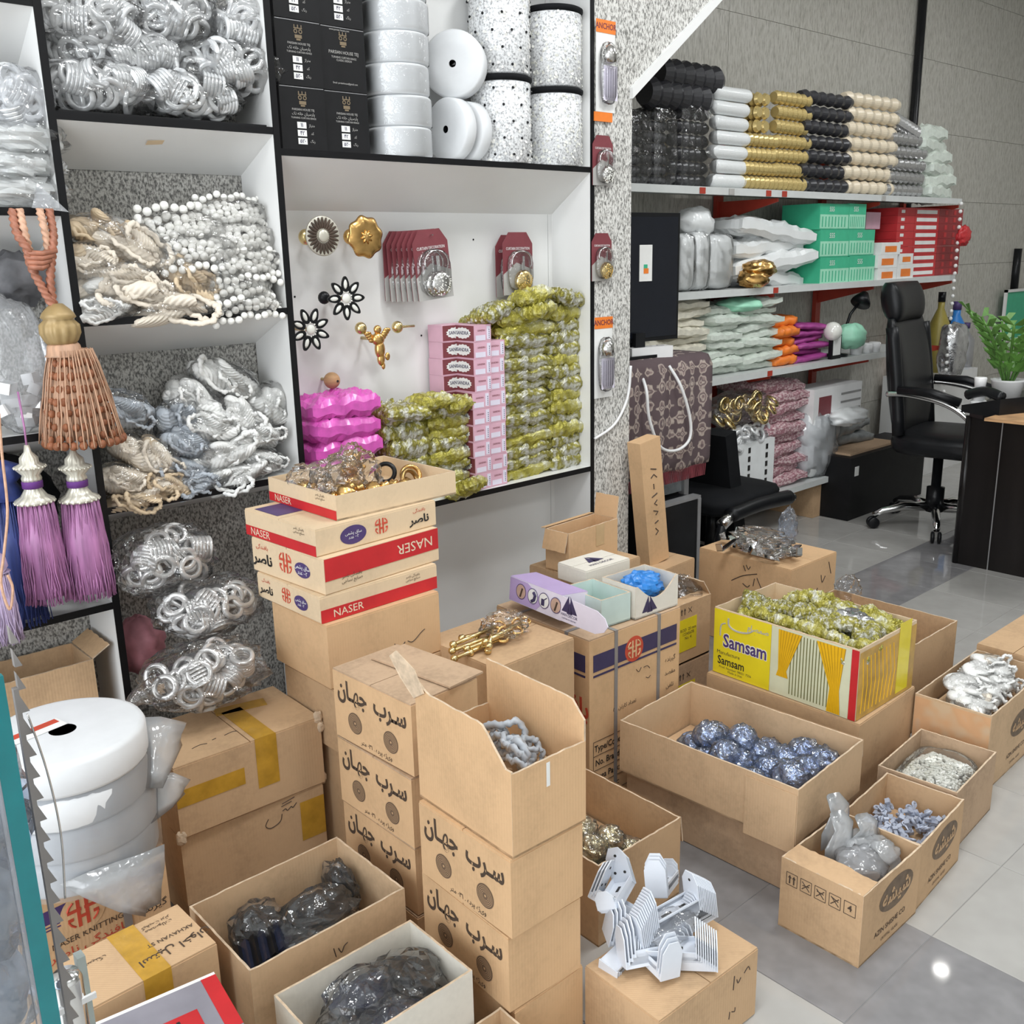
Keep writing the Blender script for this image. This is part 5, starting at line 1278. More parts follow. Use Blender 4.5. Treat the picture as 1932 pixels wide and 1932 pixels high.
p = at(978, 556, 2.42); blister('maroon blister card with golden jewelled holder above the sachet stack', (p.x, p.y, p.z), bh*0.98, R(-4), True, 'pair of blister cards')
# on the granite pillar
YPI = 2.30
for px, py, hh, g, lab in ((1137, 350, 140, False, 'blister card with silver holder on the pillar, upper one of two'), (1135, 530, 140, True, 'blister card with golden holder on the pillar, lower one of two')):
    p = at(px, py, YPI-0.004); blister(lab, (p.x, YPI-0.004, p.z), hh*0.00128*0.86, 0, g, 'pillar blister cards')
def hang_card(label, px, y0, y1, half=False):
    a, b = at(px, y0, YPI-0.004), at(px, y1, YPI-0.004); h = a.z-b.z; wd = 0.088
    t = thing('hook_card', label, 'blister card', (b.x, YPI-0.004, b.z), group='hook cards on the pillar')
    part('card', MB().box(-wd/2, wd/2, -0.001, 0.001, 0, h), 'print_white', t)
    part('orange_header', MB().box(-wd/2-0.001, wd/2+0.001, -0.0022, -0.0012, h*0.86, h), 'orange_card', t)
    put_text(t, 'ANCHOR', 'maroon_card', h*0.09, (0, -0.0026, h*0.93), '-y', 0.9, False, 0.02)
    part('film_bubble', blob(wd*0.42, 0.016, h*0.34, 3, 0.05, 2, 16, 10, pw=3), 'film_crisp', t, True, (0, -0.014, h*0.42))
    part('hook', MB().lathe([(0.008, 0), (0.024, 0.004), (0.026, 0.03), (0.018, 0.05), (0.01, 0.055)], 20, T(-0.004, -0.02, h*0.52)), 'nickel', t, True)
    part('blue_label', MB().box(-wd*0.36, wd*0.38, -0.022, -0.0212, h*0.12, h*0.50), 'lilac_card', t)
    lm = MB()
    for k in range(5): lm.box(-wd*0.24+0.011*k, -wd*0.24+0.011*k+0.0012, -0.0228, -0.0222, h*0.15, h*0.47)
    part('label_lines', lm, 'print_navy', t)
hang_card('orange-headed clear hook card high on the speckled pillar', 1142, 38, 212)
hang_card('orange-headed clear hook card low on the speckled pillar', 1138, 598, 750)
p = at(1138, 212, YPI-0.004); tag(link('orange_header_card', MB().box(-0.042, 0.042, -0.002, 0.002, 0, 0.028).mesh('orange_header_card', 'orange_card'), None, (p.x, YPI-0.004, p.z-0.028)), 'orange header card peeking out above the silver pillar blister', 'card')
p = at(1133, 420, YPI-0.004)

# ---- sachets, pink boxes and magenta bags on the long lower shelf
def pillow(wd, dp, hh, seed, mat, name, n=14, m=10, amp=0.25, crimp=True, edge=0.2, fold=0.0):
    mb = MB(); vs = []; fs = []; N_ = (n+1)*(m+1)
    for s in (1, -1):
        for j in range(m+1):
            for i in range(n+1):
                u, v = 2*i/n-1, 2*j/m-1
                q = (1-abs(u)**4)*(1-abs(v)**4)
                nn = noise.noise(Vector((u*2.2, v*2.2, seed*3.3+s)))+0.9*noise.noise(Vector((u*5, v*5, seed*1.9+s*2)))
                z = s*hh/2*(edge+(1-edge)*max(0.0, q)**0.45)*(1+amp*nn*1.5*(0.3+0.7*q))
                z += 0.05*hh*math.sin(9*u+seed)
                if fold: z += s*fold*hh*(0.5-abs(noise.noise(Vector((u*2.6+0.8*v, v*2.6, seed*5.1+s))))-0.6*abs(noise.noise(Vector((u*5.5, v*5.5-u, seed*2.7+s)))))*(0.4+0.6*q)
                jg = (0.0016*(-1)**j if crimp and i in (0, n) else 0)
                k = 1-0.05*(abs(u*v))**2
                vs.append((u*wd/2*k+jg+0.006*noise.noise(Vector((v*2.5, seed, 1))), v*dp/2*k+0.006*noise.noise(Vector((u*2.5, seed, 5))), z))
        b = len(vs)-N_
        for j in range(m):
            for i in range(n):
                a = b+j*(n+1)+i; q4 = (a, a+1, a+n+2, a+n+1); fs.append(q4 if s > 0 else q4[::-1])
    ring = [i for i in range(n+1)]+[j*(n+1)+n for j in range(1, m+1)]+[m*(n+1)+i for i in range(n-1, -1, -1)]+[j*(n+1) for j in range(m-1, 0, -1)]
    L_ = len(ring)
    for k in range(L_):
        a, b = ring[k], ring[(k+1) % L_]; fs.append((a+N_, b+N_, b, a))
    return mb.add(vs, fs).mesh(name, mat, not fold)
SACH = [pillow(0.145, 0.105, 0.034, k, m, 'foil_sachet', 18, 12, 0.08, True, 0.3, 0.75) for k, m in enumerate(['sachet_foil', 'sachet_yellow', 'sachet_foil', 'sachet_foil', 'sachet_yellow'])]
def sachet_col(px0, px1, ytop, ybot, Y, rows, lab, group, seed, dz=None):
    r_ = random.Random(seed); x0, x1 = at(px0, ybot, Y).x, at(px1, ybot, Y).x
    zb = ZRB+0.001; zt_ = at((px0+px1)/2, ytop, Y).z; step = (zt_-zb)/rows
    for k in range(rows):
        o = link('foil_sachet', SACH[r_.randrange(5)], None, ((x0+x1)/2+r_.uniform(-.008, .008), Y+0.05+r_.uniform(-.008, .008), zb+step*(k+0.5)), (r_.uniform(-.06, .06), r_.uniform(-.05, .05), r_.uniform(-.12, .12)))
        o.scale = ((x1-x0)/0.145, 1.0, step/0.036*1.25)
        tag(o, lab+', '+nth(k, rows), 'sachet', group)
sachet_col(950, 1048, 590, 912, 2.335, 15, 'olive foil sachet in the tall column beside the pink boxes', 'tall column of foil sachets next to the pink boxes', 1)
sachet_col(1040, 1102, 580, 890, 2.345, 14, 'silver-olive sachet in the tall column against the cabinet side', 'tall column of foil sachets against the cabinet side', 2)
sachet_col(905, 960, 600, 912, 2.40, 14, 'olive foil sachet in the rear column behind the pink boxes', 'rear column of foil sachets', 3)
for k, (x, y, Y, rz_, m_, lab) in enumerate([(925, 590, 2.36, 0.2, 0, 'silver-olive sachet sticking out over the pink boxes at the top of the tall stack'), (1000, 560, 2.35, -0.25, 1, 'plain yellow sachet folded on top of the tall stack'), (1062, 562, 2.37, 0.1, 3, 'silver-olive sachet on top beside the cabinet side'), (1010, 585, 2.34, 0.35, 4, 'yellow sachet with turned-up flap near the top of the stack')]):
    o = link('foil_sachet', SACH[m_], None, at(x, y, Y), (rnd.uniform(-.2, .2), rnd.uniform(-.25, .25), rz_)); o.scale = (0.9, 1, 1.15); tag(o, lab, 'sachet')
sachet_col(735, 818, 770, 905, 2.330, 6, 'olive sachet, left column of the low pile', 'left column of the low sachet pile', 4)
sachet_col(812, 892, 765, 915, 2.335, 8, 'olive sachet, right column of the low pile', 'right column of the low sachet pile', 5)
for k, (x, y, Y, rz_, m_, lab) in enumerate([(810, 757, 2.35, 0.1, 1, 'yellow sachet lying across the top of the low pile'), (762, 776, 2.34, -0.3, 0, 'silver sachet at the top left of the low pile'), (860, 762, 2.36, 0.3, 4, 'yellow sachet at the top right of the low pile'), (880, 921, 2.30, 0.5, 4, 'flat yellow sachet hanging over the front edge of the shelf')]):
    o = link('foil_sachet', SACH[m_], None, at(x, y, Y), (rnd.uniform(-.1, .1)-(0.5 if k == 3 else 0), rnd.uniform(-.1, .1), rz_)); o.scale = (0.95, 1, 1.0); tag(o, lab, 'sachet')
MAG = [pillow(0.225, 0.15, 0.062, 30+k, 'magenta_bag', 'magenta_bag', 18, 12, 0.12, False, 0.35, 0.45) for k in range(2)]
for k in range(6):
    x = at(645, 850, 2.36).x; z0_ = ZRB+0.02; zt_ = at(640, 758, 2.36).z
    o = link('magenta_bag', MAG[k % 2], None, (x+0.004*(k % 2), 2.385, z0_+(zt_-z0_)*k/5.2), (0, 0.03*(-1)**k, 0.05*(-1)**k)); tag(o, 'magenta plastic bag on the long shelf, '+nth(k, 6)+' of its pile', 'bag', 'pile of magenta bags')
# pink boxes
def pink_mesh():
    return MB().box(-0.034, 0.034, -0.055, 0.055, 0, 0.051).mesh('body', 'pink_card')
PB = pink_mesh()
pb0 = thing('pink_box', 'x', 'box', (0, 0, 0)); link('body', PB, pb0)
a = MB(); panel_on(a, '-x', -0.034, -0.052, 0.052, 0.003, 0.049, 0.0003); part('maroon_panel', a, 'maroon_card', pb0)
st = MB(); ol = []
for j in range(28):
    a_ = 2*PI*j/28; q = 1.0 if j % 2 else 0.86; ol.append((0.040*q*math.cos(a_), 0.026+0.018*q*math.sin(a_)))
st.add([face_pt('-x', u, v, 0.0012, -0.034) for u, v in ol], [tuple(range(28))]); part('white_star', st, 'print_white', pb0)
put_text(pb0, 'SANDRA', 'print_navy', 0.0155, face_pt('-x', 0, 0.026, 0.0018, -0.034), '-x', 0.95, False, 0.008)
a = MB(); panel_on(a, '-y', -0.055, 0.016, 0.030, 0.006, 0.046, 0.0004); panel_on(a, '-y', -0.055, -0.030, 0.010, 0.004, 0.020, 0.0004); part('pale_print', a, 'lilac_card', pb0)
a = MB()
for j in range(5): a.box(0.024, 0.027, -0.0562, -0.0556, 0.010+0.006*j, 0.013+0.006*j)
part('barcode', a, 'print_navy', pb0)
put_text(pb0, 'SANDRA', 'maroon_card', 0.008, (-0.006, -0.0558, 0.034), '-y')
def pink_stack(pxn, ybot, ytop, Y, lab, group, dx=0.0, turn=0.0, lean=0.0):
    xn = at(pxn, ybot, Y).x; n = int(round((at(pxn, ytop, Y).z-ZRB)/0.0515)); 
    for k in range(n):
        sh = lean if k >= 6 else 0.0
        loc = (xn+(0.055 if turn else 0.034)+0.002*math.sin(k*1.7)+dx+sh, Y+(0.034 if turn else 0.055), ZRB+0.001+0.0515*k)
        global pb_used
        lb = lab+', '+nth(k, n)
        if not pb_used: pb_used = True; pb0.location = loc; pb0['label'] = lb; pb0['group'] = group
        else: dup(pb0, loc, (0, 0, turn+R(1.5*math.sin(k*2.3))), lb, group)
pb_used = False
pink_stack(897, 915, 628, 2.318, 'pink carton with maroon star side, nearest column', 'nearest column of pink boxes', lean=0.012)
pink_stack(926, 912, 645, 2.322, 'pink carton in the column next to the tall olive sachets', 'right column of pink boxes', dx=0.003)
pink_stack(843, 900, 604, 2.405, 'pink carton with its maroon star to the front, rear column', 'rear column of pink boxes', turn=R(90))
# ================================================================ goods in and on the floor cartons
def inbox(c, yaw, x, y): 
    a = R(yaw); return (c[0]+x*math.cos(a)-y*math.sin(a), c[1]+x*math.sin(a)+y*math.cos(a))
r4 = random.Random(9)
# ---- gold finials in the tray
def finial(label, loc, rot, s=1.0, mat='gold', group='gold finials in the tray'):
    t = thing('gold_finial', label, 'finial', loc, rot=rot, group=group)
    part('shaft', MB().lathe([(0.010, 0), (0.014, 0.004), (0.011, 0.012), (0.016, 0.018), (0.008, 0.026)], 18), mat, t, True)
    part('bulb', MB().lathe([(0.008, 0.024), (0.022, 0.034), (0.028, 0.048), (0.022, 0.064), (0.010, 0.076), (0.0, 0.082)], 24, fn=lambda r, z, a: r*(1+0.10*math.cos(8*a+z*60))), mat, t, True)
    t.scale = (s, s, s); return t
finl = None
for k, (x, y) in enumerate([(-0.14, -0.06), (-0.12, 0.03), (-0.085, -0.09), (-0.075, -0.01), (-0.045, -0.07), (-0.03, 0.05), (0.0, -0.02), (0.015, -0.09), (0.04, 0.05), (0.055, -0.04)]):
    px_, py_ = inbox((1.303, 2.020), 1.3, x, y)
    loc = (px_, py_, 0.905+0.012*(k % 3)); rot = (r4.uniform(0.6, 2.2), r4.uniform(-0.6, 0.6), r4.uniform(0, 6))
    if not finl: finl = finial('gold finial among those heaped in the cream tray', loc, rot, 0.85)
    else: dup(finl, loc, rot)
for k, (x, y, dx, dz) in enumerate([(-0.085, -0.02, 0.075, 0.06), (-0.01, 0.02, 0.07, 0.07), (-0.125, 0.05, 0.05, 0.04)]):
    q = inbox((1.303, 2.020), 1.3, x, y)
    tag(link('crumpled_film', blob(dx, 0.06, dz, 200+k, 0.22, 2.6, 28, 18, crumple=1.2).mesh('crumpled_film', 'film_crisp', False), None, (q[0], q[1], 0.93)), ['crumpled clear film over the gold finials, front piece', 'tall crumpled clear film over the gold finials', 'crumpled clear film at the left of the gold finial tray'][k], 'film')
for k, (x, y, m_, lab) in enumerate([(0.10, 0.04, 'black_plastic', 'black ring standing in the gold finial tray'), (0.125, -0.035, 'gold', 'gold ring standing at the right of the finial tray'), (0.095, -0.07, 'brass_dark', 'dull brass ring lying low in the finial tray')]):
    q = inbox((1.303, 2.020), 1.3, x, y)
    o = tag(link('curtain_ring', MB().torus(None, 0.024, 0.006, 28, 10).mesh('curtain_ring', m_, True), None, (q[0], q[1], 0.912), (R(65), R(20*(k-1)), R(-35+20*k))), lab, 'ring')
# ---- gold rods on the carton behind
for k in range(9):
    a = r4.uniform(-0.3, 0.9)
    loc = (1.40+0.011*k, 1.70+0.016*(k % 4), 0.532+0.010*(k % 3)); d = Vector((math.cos(a), math.sin(a), 0.04))
    t = thing('gold_rod', 'loose gold curtain rod with ring end heaped on the carton', 'rod', loc, rot=d.to_track_quat('X', 'Z').to_euler(), group='gold rods on the carton')
    part('rod', MB().tube([(-0.07, 0, 0), (0.06, 0, 0)], 0.0052, 8), 'gold_pale', t, True)
    part('end_ring', MB().torus(T(0.075, 0, 0, rx=R(90 if k % 2 else 20)), 0.013, 0.004, 18, 7), 'gold', t, True)
    part('end_cap', MB().lathe([(0.004, 0), (0.009, 0.003), (0.009, 0.012), (0.004, 0.016)], 12, T(-0.072, 0, 0, ry=R(-90))), 'gold_pale', t, True)
tag(link('crumpled_film', blob(0.06, 0.055, 0.03, 215, 0.25, 2.8, crumple=1.2).mesh('crumpled_film', 'film_crisp', False), None, (1.50, 1.72, 0.56)), 'crumpled clear film over the gold rods', 'film')
# ---- inside the torn open carton: grey tieback bundle
for k in range(7):
    o = link('grey_tieback', ROPES['rope_grey'][k % 3], None, (1.05+0.008*(k % 3), 1.15+0.018*k, 0.585+0.008*(k % 2)), (0.7+0.2*k, 0.3, 0.4*k)); o.scale = (0.75, 0.9, 1)
    tag(o, 'grey cord tieback inside the tall torn carton', 'tieback', 'grey tiebacks in the torn carton')
fp = closed_carton('inner carton filling the tall torn carton under the grey cords', (1.037, 1.208), -1.4, 0.155, 0.24, 3*LH+0.006, 0.085, 'carton')
# ---- gold glitter balls
def glitter(label, loc, r, mat, filmm, seed, group):
    t = thing('glitter_ball', label, 'ball', (loc[0], loc[1], loc[2]-r), group=group)
    part('ball', blob(r*0.95, r*0.95, r*0.95, seed, 0.12, 3, 22, 15, crumple=0.9), mat, t, False, (0, 0, r))
    part('plastic_film', blob(r*1.14, r*1.14, r*1.1, seed, 0.14, 2.6, 22, 14, crumple=1.0), filmm, t, False, (0, 0, r))
    return t
tag(link('packing_sheet', MB().box(-0.125, 0.125, -0.145, 0.145, 0, 0.004).mesh('packing_sheet', 'carton'), None, (1.457, 1.382, 0.075), (0, 0, R(-0.7))), 'cardboard sheet under the gold glitter balls', 'sheet')
for k, (x, y, dz) in enumerate([(-0.08, -0.10, 0), (-0.09, -0.03, 0), (-0.02, -0.09, 0), (-0.03, -0.02, 0), (0.045, -0.08, 0), (-0.09, 0.05, 0), (-0.03, 0.05, 0), (-0.06, -0.06, 0.045), (-0.03, 0.0, 0.05), (0.0, -0.06, 0.04)]):
    q = inbox((1.457, 1.382), -0.7, x, y)
    glitter('gold glitter ball in clear film inside the carton beside the brackets', (q[0], q[1], 0.115+dz), 0.034, 'ball_gold', 'film_clear', 230+k, 'gold glitter balls')
# ---- blue-silver balls in the big open carton
tag(link('packing_sheet', MB().box(-0.15, 0.15, -0.245, 0.245, 0, 0.004).mesh('packing_sheet', 'carton'), None, (1.905, 1.296, 0.150), (0, 0, R(3.3))), 'cardboard sheet under the blue-silver balls', 'sheet')
bi = 0
for k, (x, y, dz, r) in enumerate([(-0.02, 0.12, 0, .038), (-0.09, 0.12, 0, .036), (0.05, 0.10, 0.01, .038), (-0.07, 0.05, 0, .038), (0.0, 0.05, 0.005, .04), (0.07, 0.04, 0.005, .036), (-0.10, -0.02, 0, .036), (-0.03, -0.02, 0.01, .038), (0.04, -0.03, 0.01, .038), (0.10, -0.03, 0, .034), (-0.08, -0.09, 0, .038), (0.0, -0.09, 0.005, .036), (0.06, -0.10, 0.01, .038), (-0.10, -0.16, 0, .038), (-0.03, -0.165, 0.012, .046), (0.04, -0.17, 0.012, .04), (0.10, -0.13, 0.02, .04), (0.085, -0.19, 0.02, .042), (-0.02, 0.075, 0.05, .036), (0.02, 0.0, 0.052, .036), (-0.06, 0.0, 0.045, .034)]):
    q = inbox((1.905, 1.296), 3.3, x, y)
    glitter('blue-silver wrapped ball inside the large open carton', (q[0], q[1], 0.152+r+0.006+dz), r, 'gift_blue', 'film_blue', 250+k, 'blue-silver balls')
# ---- sachets heaped in the yellow box
for k in range(34):
    x = -0.100+0.040*(k % 6)+r4.uniform(-.010, .010); y = -0.168+0.067*((k//6) % 6)+r4.uniform(-.012, .012)
    q = inbox((2.361, 1.372), 0, x, y)
    m_ = [0, 1, 0, 4, 3, 1][k % 6]
    o = link('foil_sachet', SACH[m_], None, (q[0], q[1], 0.395+0.022*((k*7) % 3)+0.012*(1-abs(y)/0.22)), (r4.uniform(-.45, .45), r4.uniform(-.45, .45), r4.uniform(0, 6.2)))
    o.scale = (0.66, 0.72, 0.9); tag(o, 'crumpled olive foil sachet heaped in the yellow printed box', 'sachet', 'sachets in the yellow box')
for k in range(3):
    o = link('silver_pack', pillow(0.11, 0.05, 0.03, 60+k, 'silver_foil', 'silver_pack'), None, (2.42-0.02*k, 1.27+0.03*k, 0.452), (0.2, 0.1*k, 1.2+0.3*k)); tag(o, 'silver foil pack lying on the sachets in the yellow box', 'sachet', 'silver packs in the yellow box')
closed_carton('filler carton inside the yellow box under the sachets', (2.361, 1.372), -0.2, 0.288, 0.437, 0.256, 0.125, 'carton_cream')
# ---- right row contents
closed_carton('inner carton inside the front box of the right-hand row', (1.790, 0.912), 0.4, 0.236, 0.174, 0.005, 0.085, 'carton')
for k, (x, y, dx, dy, dz, m_) in enumerate([(0.045, 0.02, 0.06, 0.055, 0.035, 'film_milk'), (-0.005, -0.02, 0.065, 0.055, 0.04, 'film_haze'), (0.07, -0.03, 0.045, 0.04, 0.035, 'film_milk')]):
    q = inbox((1.790, 0.912), 0.4, x, y)
    tag(link('film_bag', blob(dx, dy, dz, 300+k, 0.25, 2.3, 26, 18, crease=0.6).mesh('film_bag', m_, True), None, (q[0], q[1], 0.145)), ['large hazy film bag in the front symbol box', 'low clear film bag at the near side of the front symbol box', 'small hazy film bag at the right side of the front symbol box'][k], 'bag')
def sheet(label, pts, mat='film_milk', name='film_sheet'):
    mb = MB(); n = len(pts); m = 5; vs = []
    for i in range(n):
        a, b = Vector(pts[i][0]), Vector(pts[i][1])
        for j in range(m): vs.append(a.lerp(b, j/(m-1))+Vector((0.005*math.sin(1.1*j+i), 0.006*math.cos(0.9*j+1.3*i), 0.002*math.sin(1.3*j))))
    fs = [(i*m+j, i*m+j+1, (i+1)*m+j+1, (i+1)*m+j) for i in range(n-1) for j in range(m-1)]
    mb.add(vs, fs); me = mb.mesh(name, mat, True)
    o = link(name, me); md = o.modifiers.new('thick', 'SOLIDIFY'); md.thickness = 0.0012
    return tag(o, label, 'film')
for k, (x, y, s_, lab) in enumerate([(0.045, 0.055, 0.115, 'upright tongue of clear film at the back of the front symbol box'), (0.0, 0.02, 0.105, 'folded milky film sheet rising from the front symbol box'), (0.075, 0.0, 0.075, 'short milky film sheet at the right of the front symbol box')]):
    q = inbox((1.790, 0.912), 0.4, x, y); B_ = Vector((q[0], q[1], 0.14))
    sheet(lab, [(B_+Vector((-0.05, 0.01, 0)), B_+Vector((0.05, -0.01, 0))), (B_+Vector((-0.045, 0.02, 0.035)), B_+Vector((0.045, 0.0, 0.04))), (B_+Vector((-0.03, 0.015, s_*0.75)), B_+Vector((0.035, -0.005, s_*0.8))), (B_+Vector((-0.015, 0.035, s_)), B_+Vector((0.02, 0.02, s_*1.02)))])
# clips
CLIP = MB()
CLIP.box(-0.014, 0.014, -0.004, 0.004, -0.003, 0.003); CLIP.torus(T(0.015, 0, 0), 0.006, 0.003, 12, 6); CLIP.box(-0.016, -0.008, -0.006, 0.006, -0.004, 0.007)
CLIP = CLIP.mesh('grey_clip', 'clip_grey', False)
closed_carton('inner carton under the grey-blue clips', (2.047, 0.925), 4.0, 0.236, 0.172, 0.005, 0.075, 'carton')
for k in range(75):
    q = inbox((2.047, 0.925), 4.0, r4.uniform(-0.07, 0.10), r4.uniform(-0.068, 0.072))
    o = link('grey_clip', CLIP, None, (q[0], q[1], 0.090+0.034*r4.random()), (r4.uniform(-1, 1), r4.uniform(-1, 1), r4.uniform(0, 6.2))); tag(o, 'small grey-blue plastic clip heaped in the second box of the row', 'clip', 'grey-blue clips')
# crystal beads (uncountable)
closed_carton('inner carton under the crystal beads', (2.322, 0.970), 3.9, 0.250, 0.178, 0.005, 0.08, 'carton_dusty')
cb = MB(); r_ = random.Random(2)
for i in range(1500):
    x, y = r_.uniform(-1, 1), r_.uniform(-1, 1)
    z = 0.098+0.066*(1-abs(x)**4)*(1-abs(y)**4)*(0.7+0.3*noise.noise(Vector((x*2, y*2, 3))))+r_.uniform(-.004, .002)
    cb.ball((x*0.118, y*0.082, z), 0.0052, 5, 3)
cb.box(-0.12, 0.12, -0.083, 0.083, 0.0855, 0.09)
o = tag(link('crystal_beads', cb.mesh('crystal_beads', 'crystal', False), None, (2.322, 0.970, 0.0), (0, 0, R(3.9))), 'heap of clear crystal beads filling the third box', 'beads'); o['kind'] = 'stuff'
tag(link('film_bag', blob(0.116, 0.080, 0.03, 320, 0.1, 2.4, 26, 16, pw=3.5).mesh('film_bag', 'film_clear', True), None, inbox((2.322, 0.970), 3.9, 0, 0)+(0.126,), (0, 0, R(3.9))), 'clear film bag around the crystal beads', 'bag')
# white cord tiebacks
closed_carton('inner carton under the white cord tiebacks', (2.735, 1.035), 1.9, 0.41, 0.188, 0.005, 0.165, 'carton')
for k in range(9):
    q = inbox((2.735, 1.035), 1.9, -0.14+0.032*k, -0.03+0.03*(k % 3))
    rope_bag('white cord tieback bag in the orange-stained box', (q[0], q[1], 0.215+0.012*(k % 3)), 0.07, 0.045, 0.026, 'rope_white', 330+k, 'white cord tieback bags', 0.15*(-1)**k, mt2='rope_cream' if k % 4 == 0 else None)
# film in the yellow-labelled carton
for k in range(2):
    tag(link('crumpled_film', blob(0.085, 0.075, 0.05, 340+k, 0.25, 2.6, crumple=1.2).mesh('crumpled_film', 'film_crisp', False), None, (2.285+0.03*k, 1.85-0.02*k, 0.40+0.015*k)), ['crumpled film filling the upper yellow-labelled carton', 'second crumple of film in the upper yellow-labelled carton'][k], 'film')
tag(link('film_bag', blob(0.05, 0.045, 0.05, 345, 0.2, 2.6, crumple=1.1).mesh('film_bag', 'film_crisp', False), None, atz(1600, 1112, 0.30)), 'small clear film bag poking up behind the yellow box', 'bag')
# ---- silver hardware heap on the written carton
for k in range(16):
    loc = (3.02+r4.uniform(-0.11, 0.13), 1.97+r4.uniform(-0.13, 0.15), 0.366+0.012*(k % 3))
    t = thing('silver_bracket', 'short silver bracket in the heap on the written carton', 'bracket', loc, rot=(r4.uniform(-.3, .3), r4.uniform(-.3, .3), r4.uniform(0, 6.2)), group='silver brackets on the written carton'); t.scale = (1.2, 1.4, 1.2)
    part('plate', MB().box(-0.05, 0.05, -0.009, 0.009, -0.002, 0.002), 'chrome', t); part('lip', MB().box(0.046, 0.05, -0.009, 0.009, 0, 0.022), 'chrome', t)
for k, (x, y, dx, dz) in enumerate([(2.99, 1.95, 0.07, 0.03), (3.09, 2.03, 0.07, 0.03)]):
    tag(link('crumpled_film', blob(dx, 0.12, dz, 350+k, 0.25, 2.6, crumple=1.2).mesh('crumpled_film', 'film_crisp', False), None, (x, y, 0.392)), ['wide crumpled film over the silver brackets', 'rear crumpled film over the silver brackets'][k], 'film')
pz = [(-0.03, 0), (0.03, 0)]
t = tag(link('film_bag', blob(0.04, 0.035, 0.075, 355, 0.22, 2.4, crumple=1.1).mesh('film_bag', 'film_blue', False), None, (3.18, 1.98, 0.42)), 'upright pointed clear film bag standing on the written carton', 'bag')
# ---- white brackets on the front carton
def bracket_mesh():
    """L-shaped pressed bracket with pointed plate"""
    pl = MB().prism([(-0.019, 0.0), (0.019, 0.0), (0.019, 0.045), (0.009, 0.062), (-0.009, 0.062), (-0.019, 0.045)], 1, -0.0012, 0.0012)
    arm = MB()
    arm.box(-0.016, 0.016, -0.118, 0.0, -0.0012, 0.0012); 
    for s in (-1, 1): arm.box(s*0.016-0.001, s*0.016+0.001, -0.118, 0.0, -0.0012, 0.010)
    tip = MB().prism([(-0.016, 0.0), (0.016, 0.0), (0.016, 0.02), (0.008, 0.03), (-0.008, 0.03), (-0.016, 0.02)], 1, -0.1192, -0.1168)
    return pl, arm, tip
bp, ba, bt_ = bracket_mesh()
sl = MB()
for y in (-0.03, -0.075): sl.box(-0.0025, 0.0025, y-0.018, y+0.006, 0.0013, 0.0017)
hl = MB()
for (x, z) in ((-0.009, 0.018), (0.009, 0.018), (0.0, 0.048)): hl.lathe([(0.0026, 0), (0.0026, 0.0006)], 8, T(x, -0.0013, z, rx=R(90)))
b0 = thing('wall_bracket', 'loose white wall bracket in the heap on the front carton', 'bracket', (0, 0, 0), group='white wall brackets')
part('back_plate', bp, 'bracket_white', b0); part('arm', ba, 'bracket_white', b0); part('front_tip', bt_, 'bracket_white', b0)
part('slot', sl, 'print_black', b0)['kind'] = 'stuff'; part('screw_hole', hl, 'print_black', b0)['kind'] = 'stuff'
spots = []
# nested bundles: rows of brackets sharing one direction
def bundle(px, py, z, n, yaw, tilt, roll, step=0.0055, sdir=(0, 0.75, -0.66)):
    c = atz(px, py, z); e = Matrix.Rotation(R(yaw), 4, 'Z') @ Matrix.Rotation(R(roll), 4, 'Y') @ Matrix.Rotation(R(tilt), 4, 'X')
    for k in range(n): spots.append((c+(e.to_3x3() @ Vector(sdir))*step*(k-n/2), e.to_euler()))
bundle(1215, 1770, 0.205, 11, 80, -4, 8)
bundle(1325, 1715, 0.205, 11, -100, 4, -6)
bundle(1335, 1805, 0.182, 10, -140, 3, 10)
bundle(1150, 1765, 0.185, 4, 60, 6, -12, 0.009)
bundle(1180, 1815, 0.178, 4, 65, 2, 20, 0.009)
bundle(1262, 1842, 0.172, 3, 165, 3, -8, 0.009)
bundle(1120, 1690, 0.215, 3, 20, 12, 30, 0.008)
bundle(1180, 1668, 0.220, 3, -60, -10, -20, 0.008)
bundle(1240, 1690, 0.220, 3, 120, 20, 10, 0.008)
bundle(1150, 1822, 0.170, 3, 95, 4, 172, 0.008)
for k, (l, e) in enumerate(spots):
    if k == 0: b0.location = l; b0.rotation_euler = e
    else: dup(b0, l, e)
for o in [q for q in C.objects if q.name.startswith('wall_bracket')]: o.scale = (1.15, 1.0, 1.15)
tag(link('crumpled_film', blob(0.055, 0.04, 0.024, 360, 0.2, 2.6, crumple=1.0).mesh('crumpled_film', 'film_clear', False), None, atz(1270, 1745, 0.215)), 'clear film around the middle white bracket bundle', 'film')
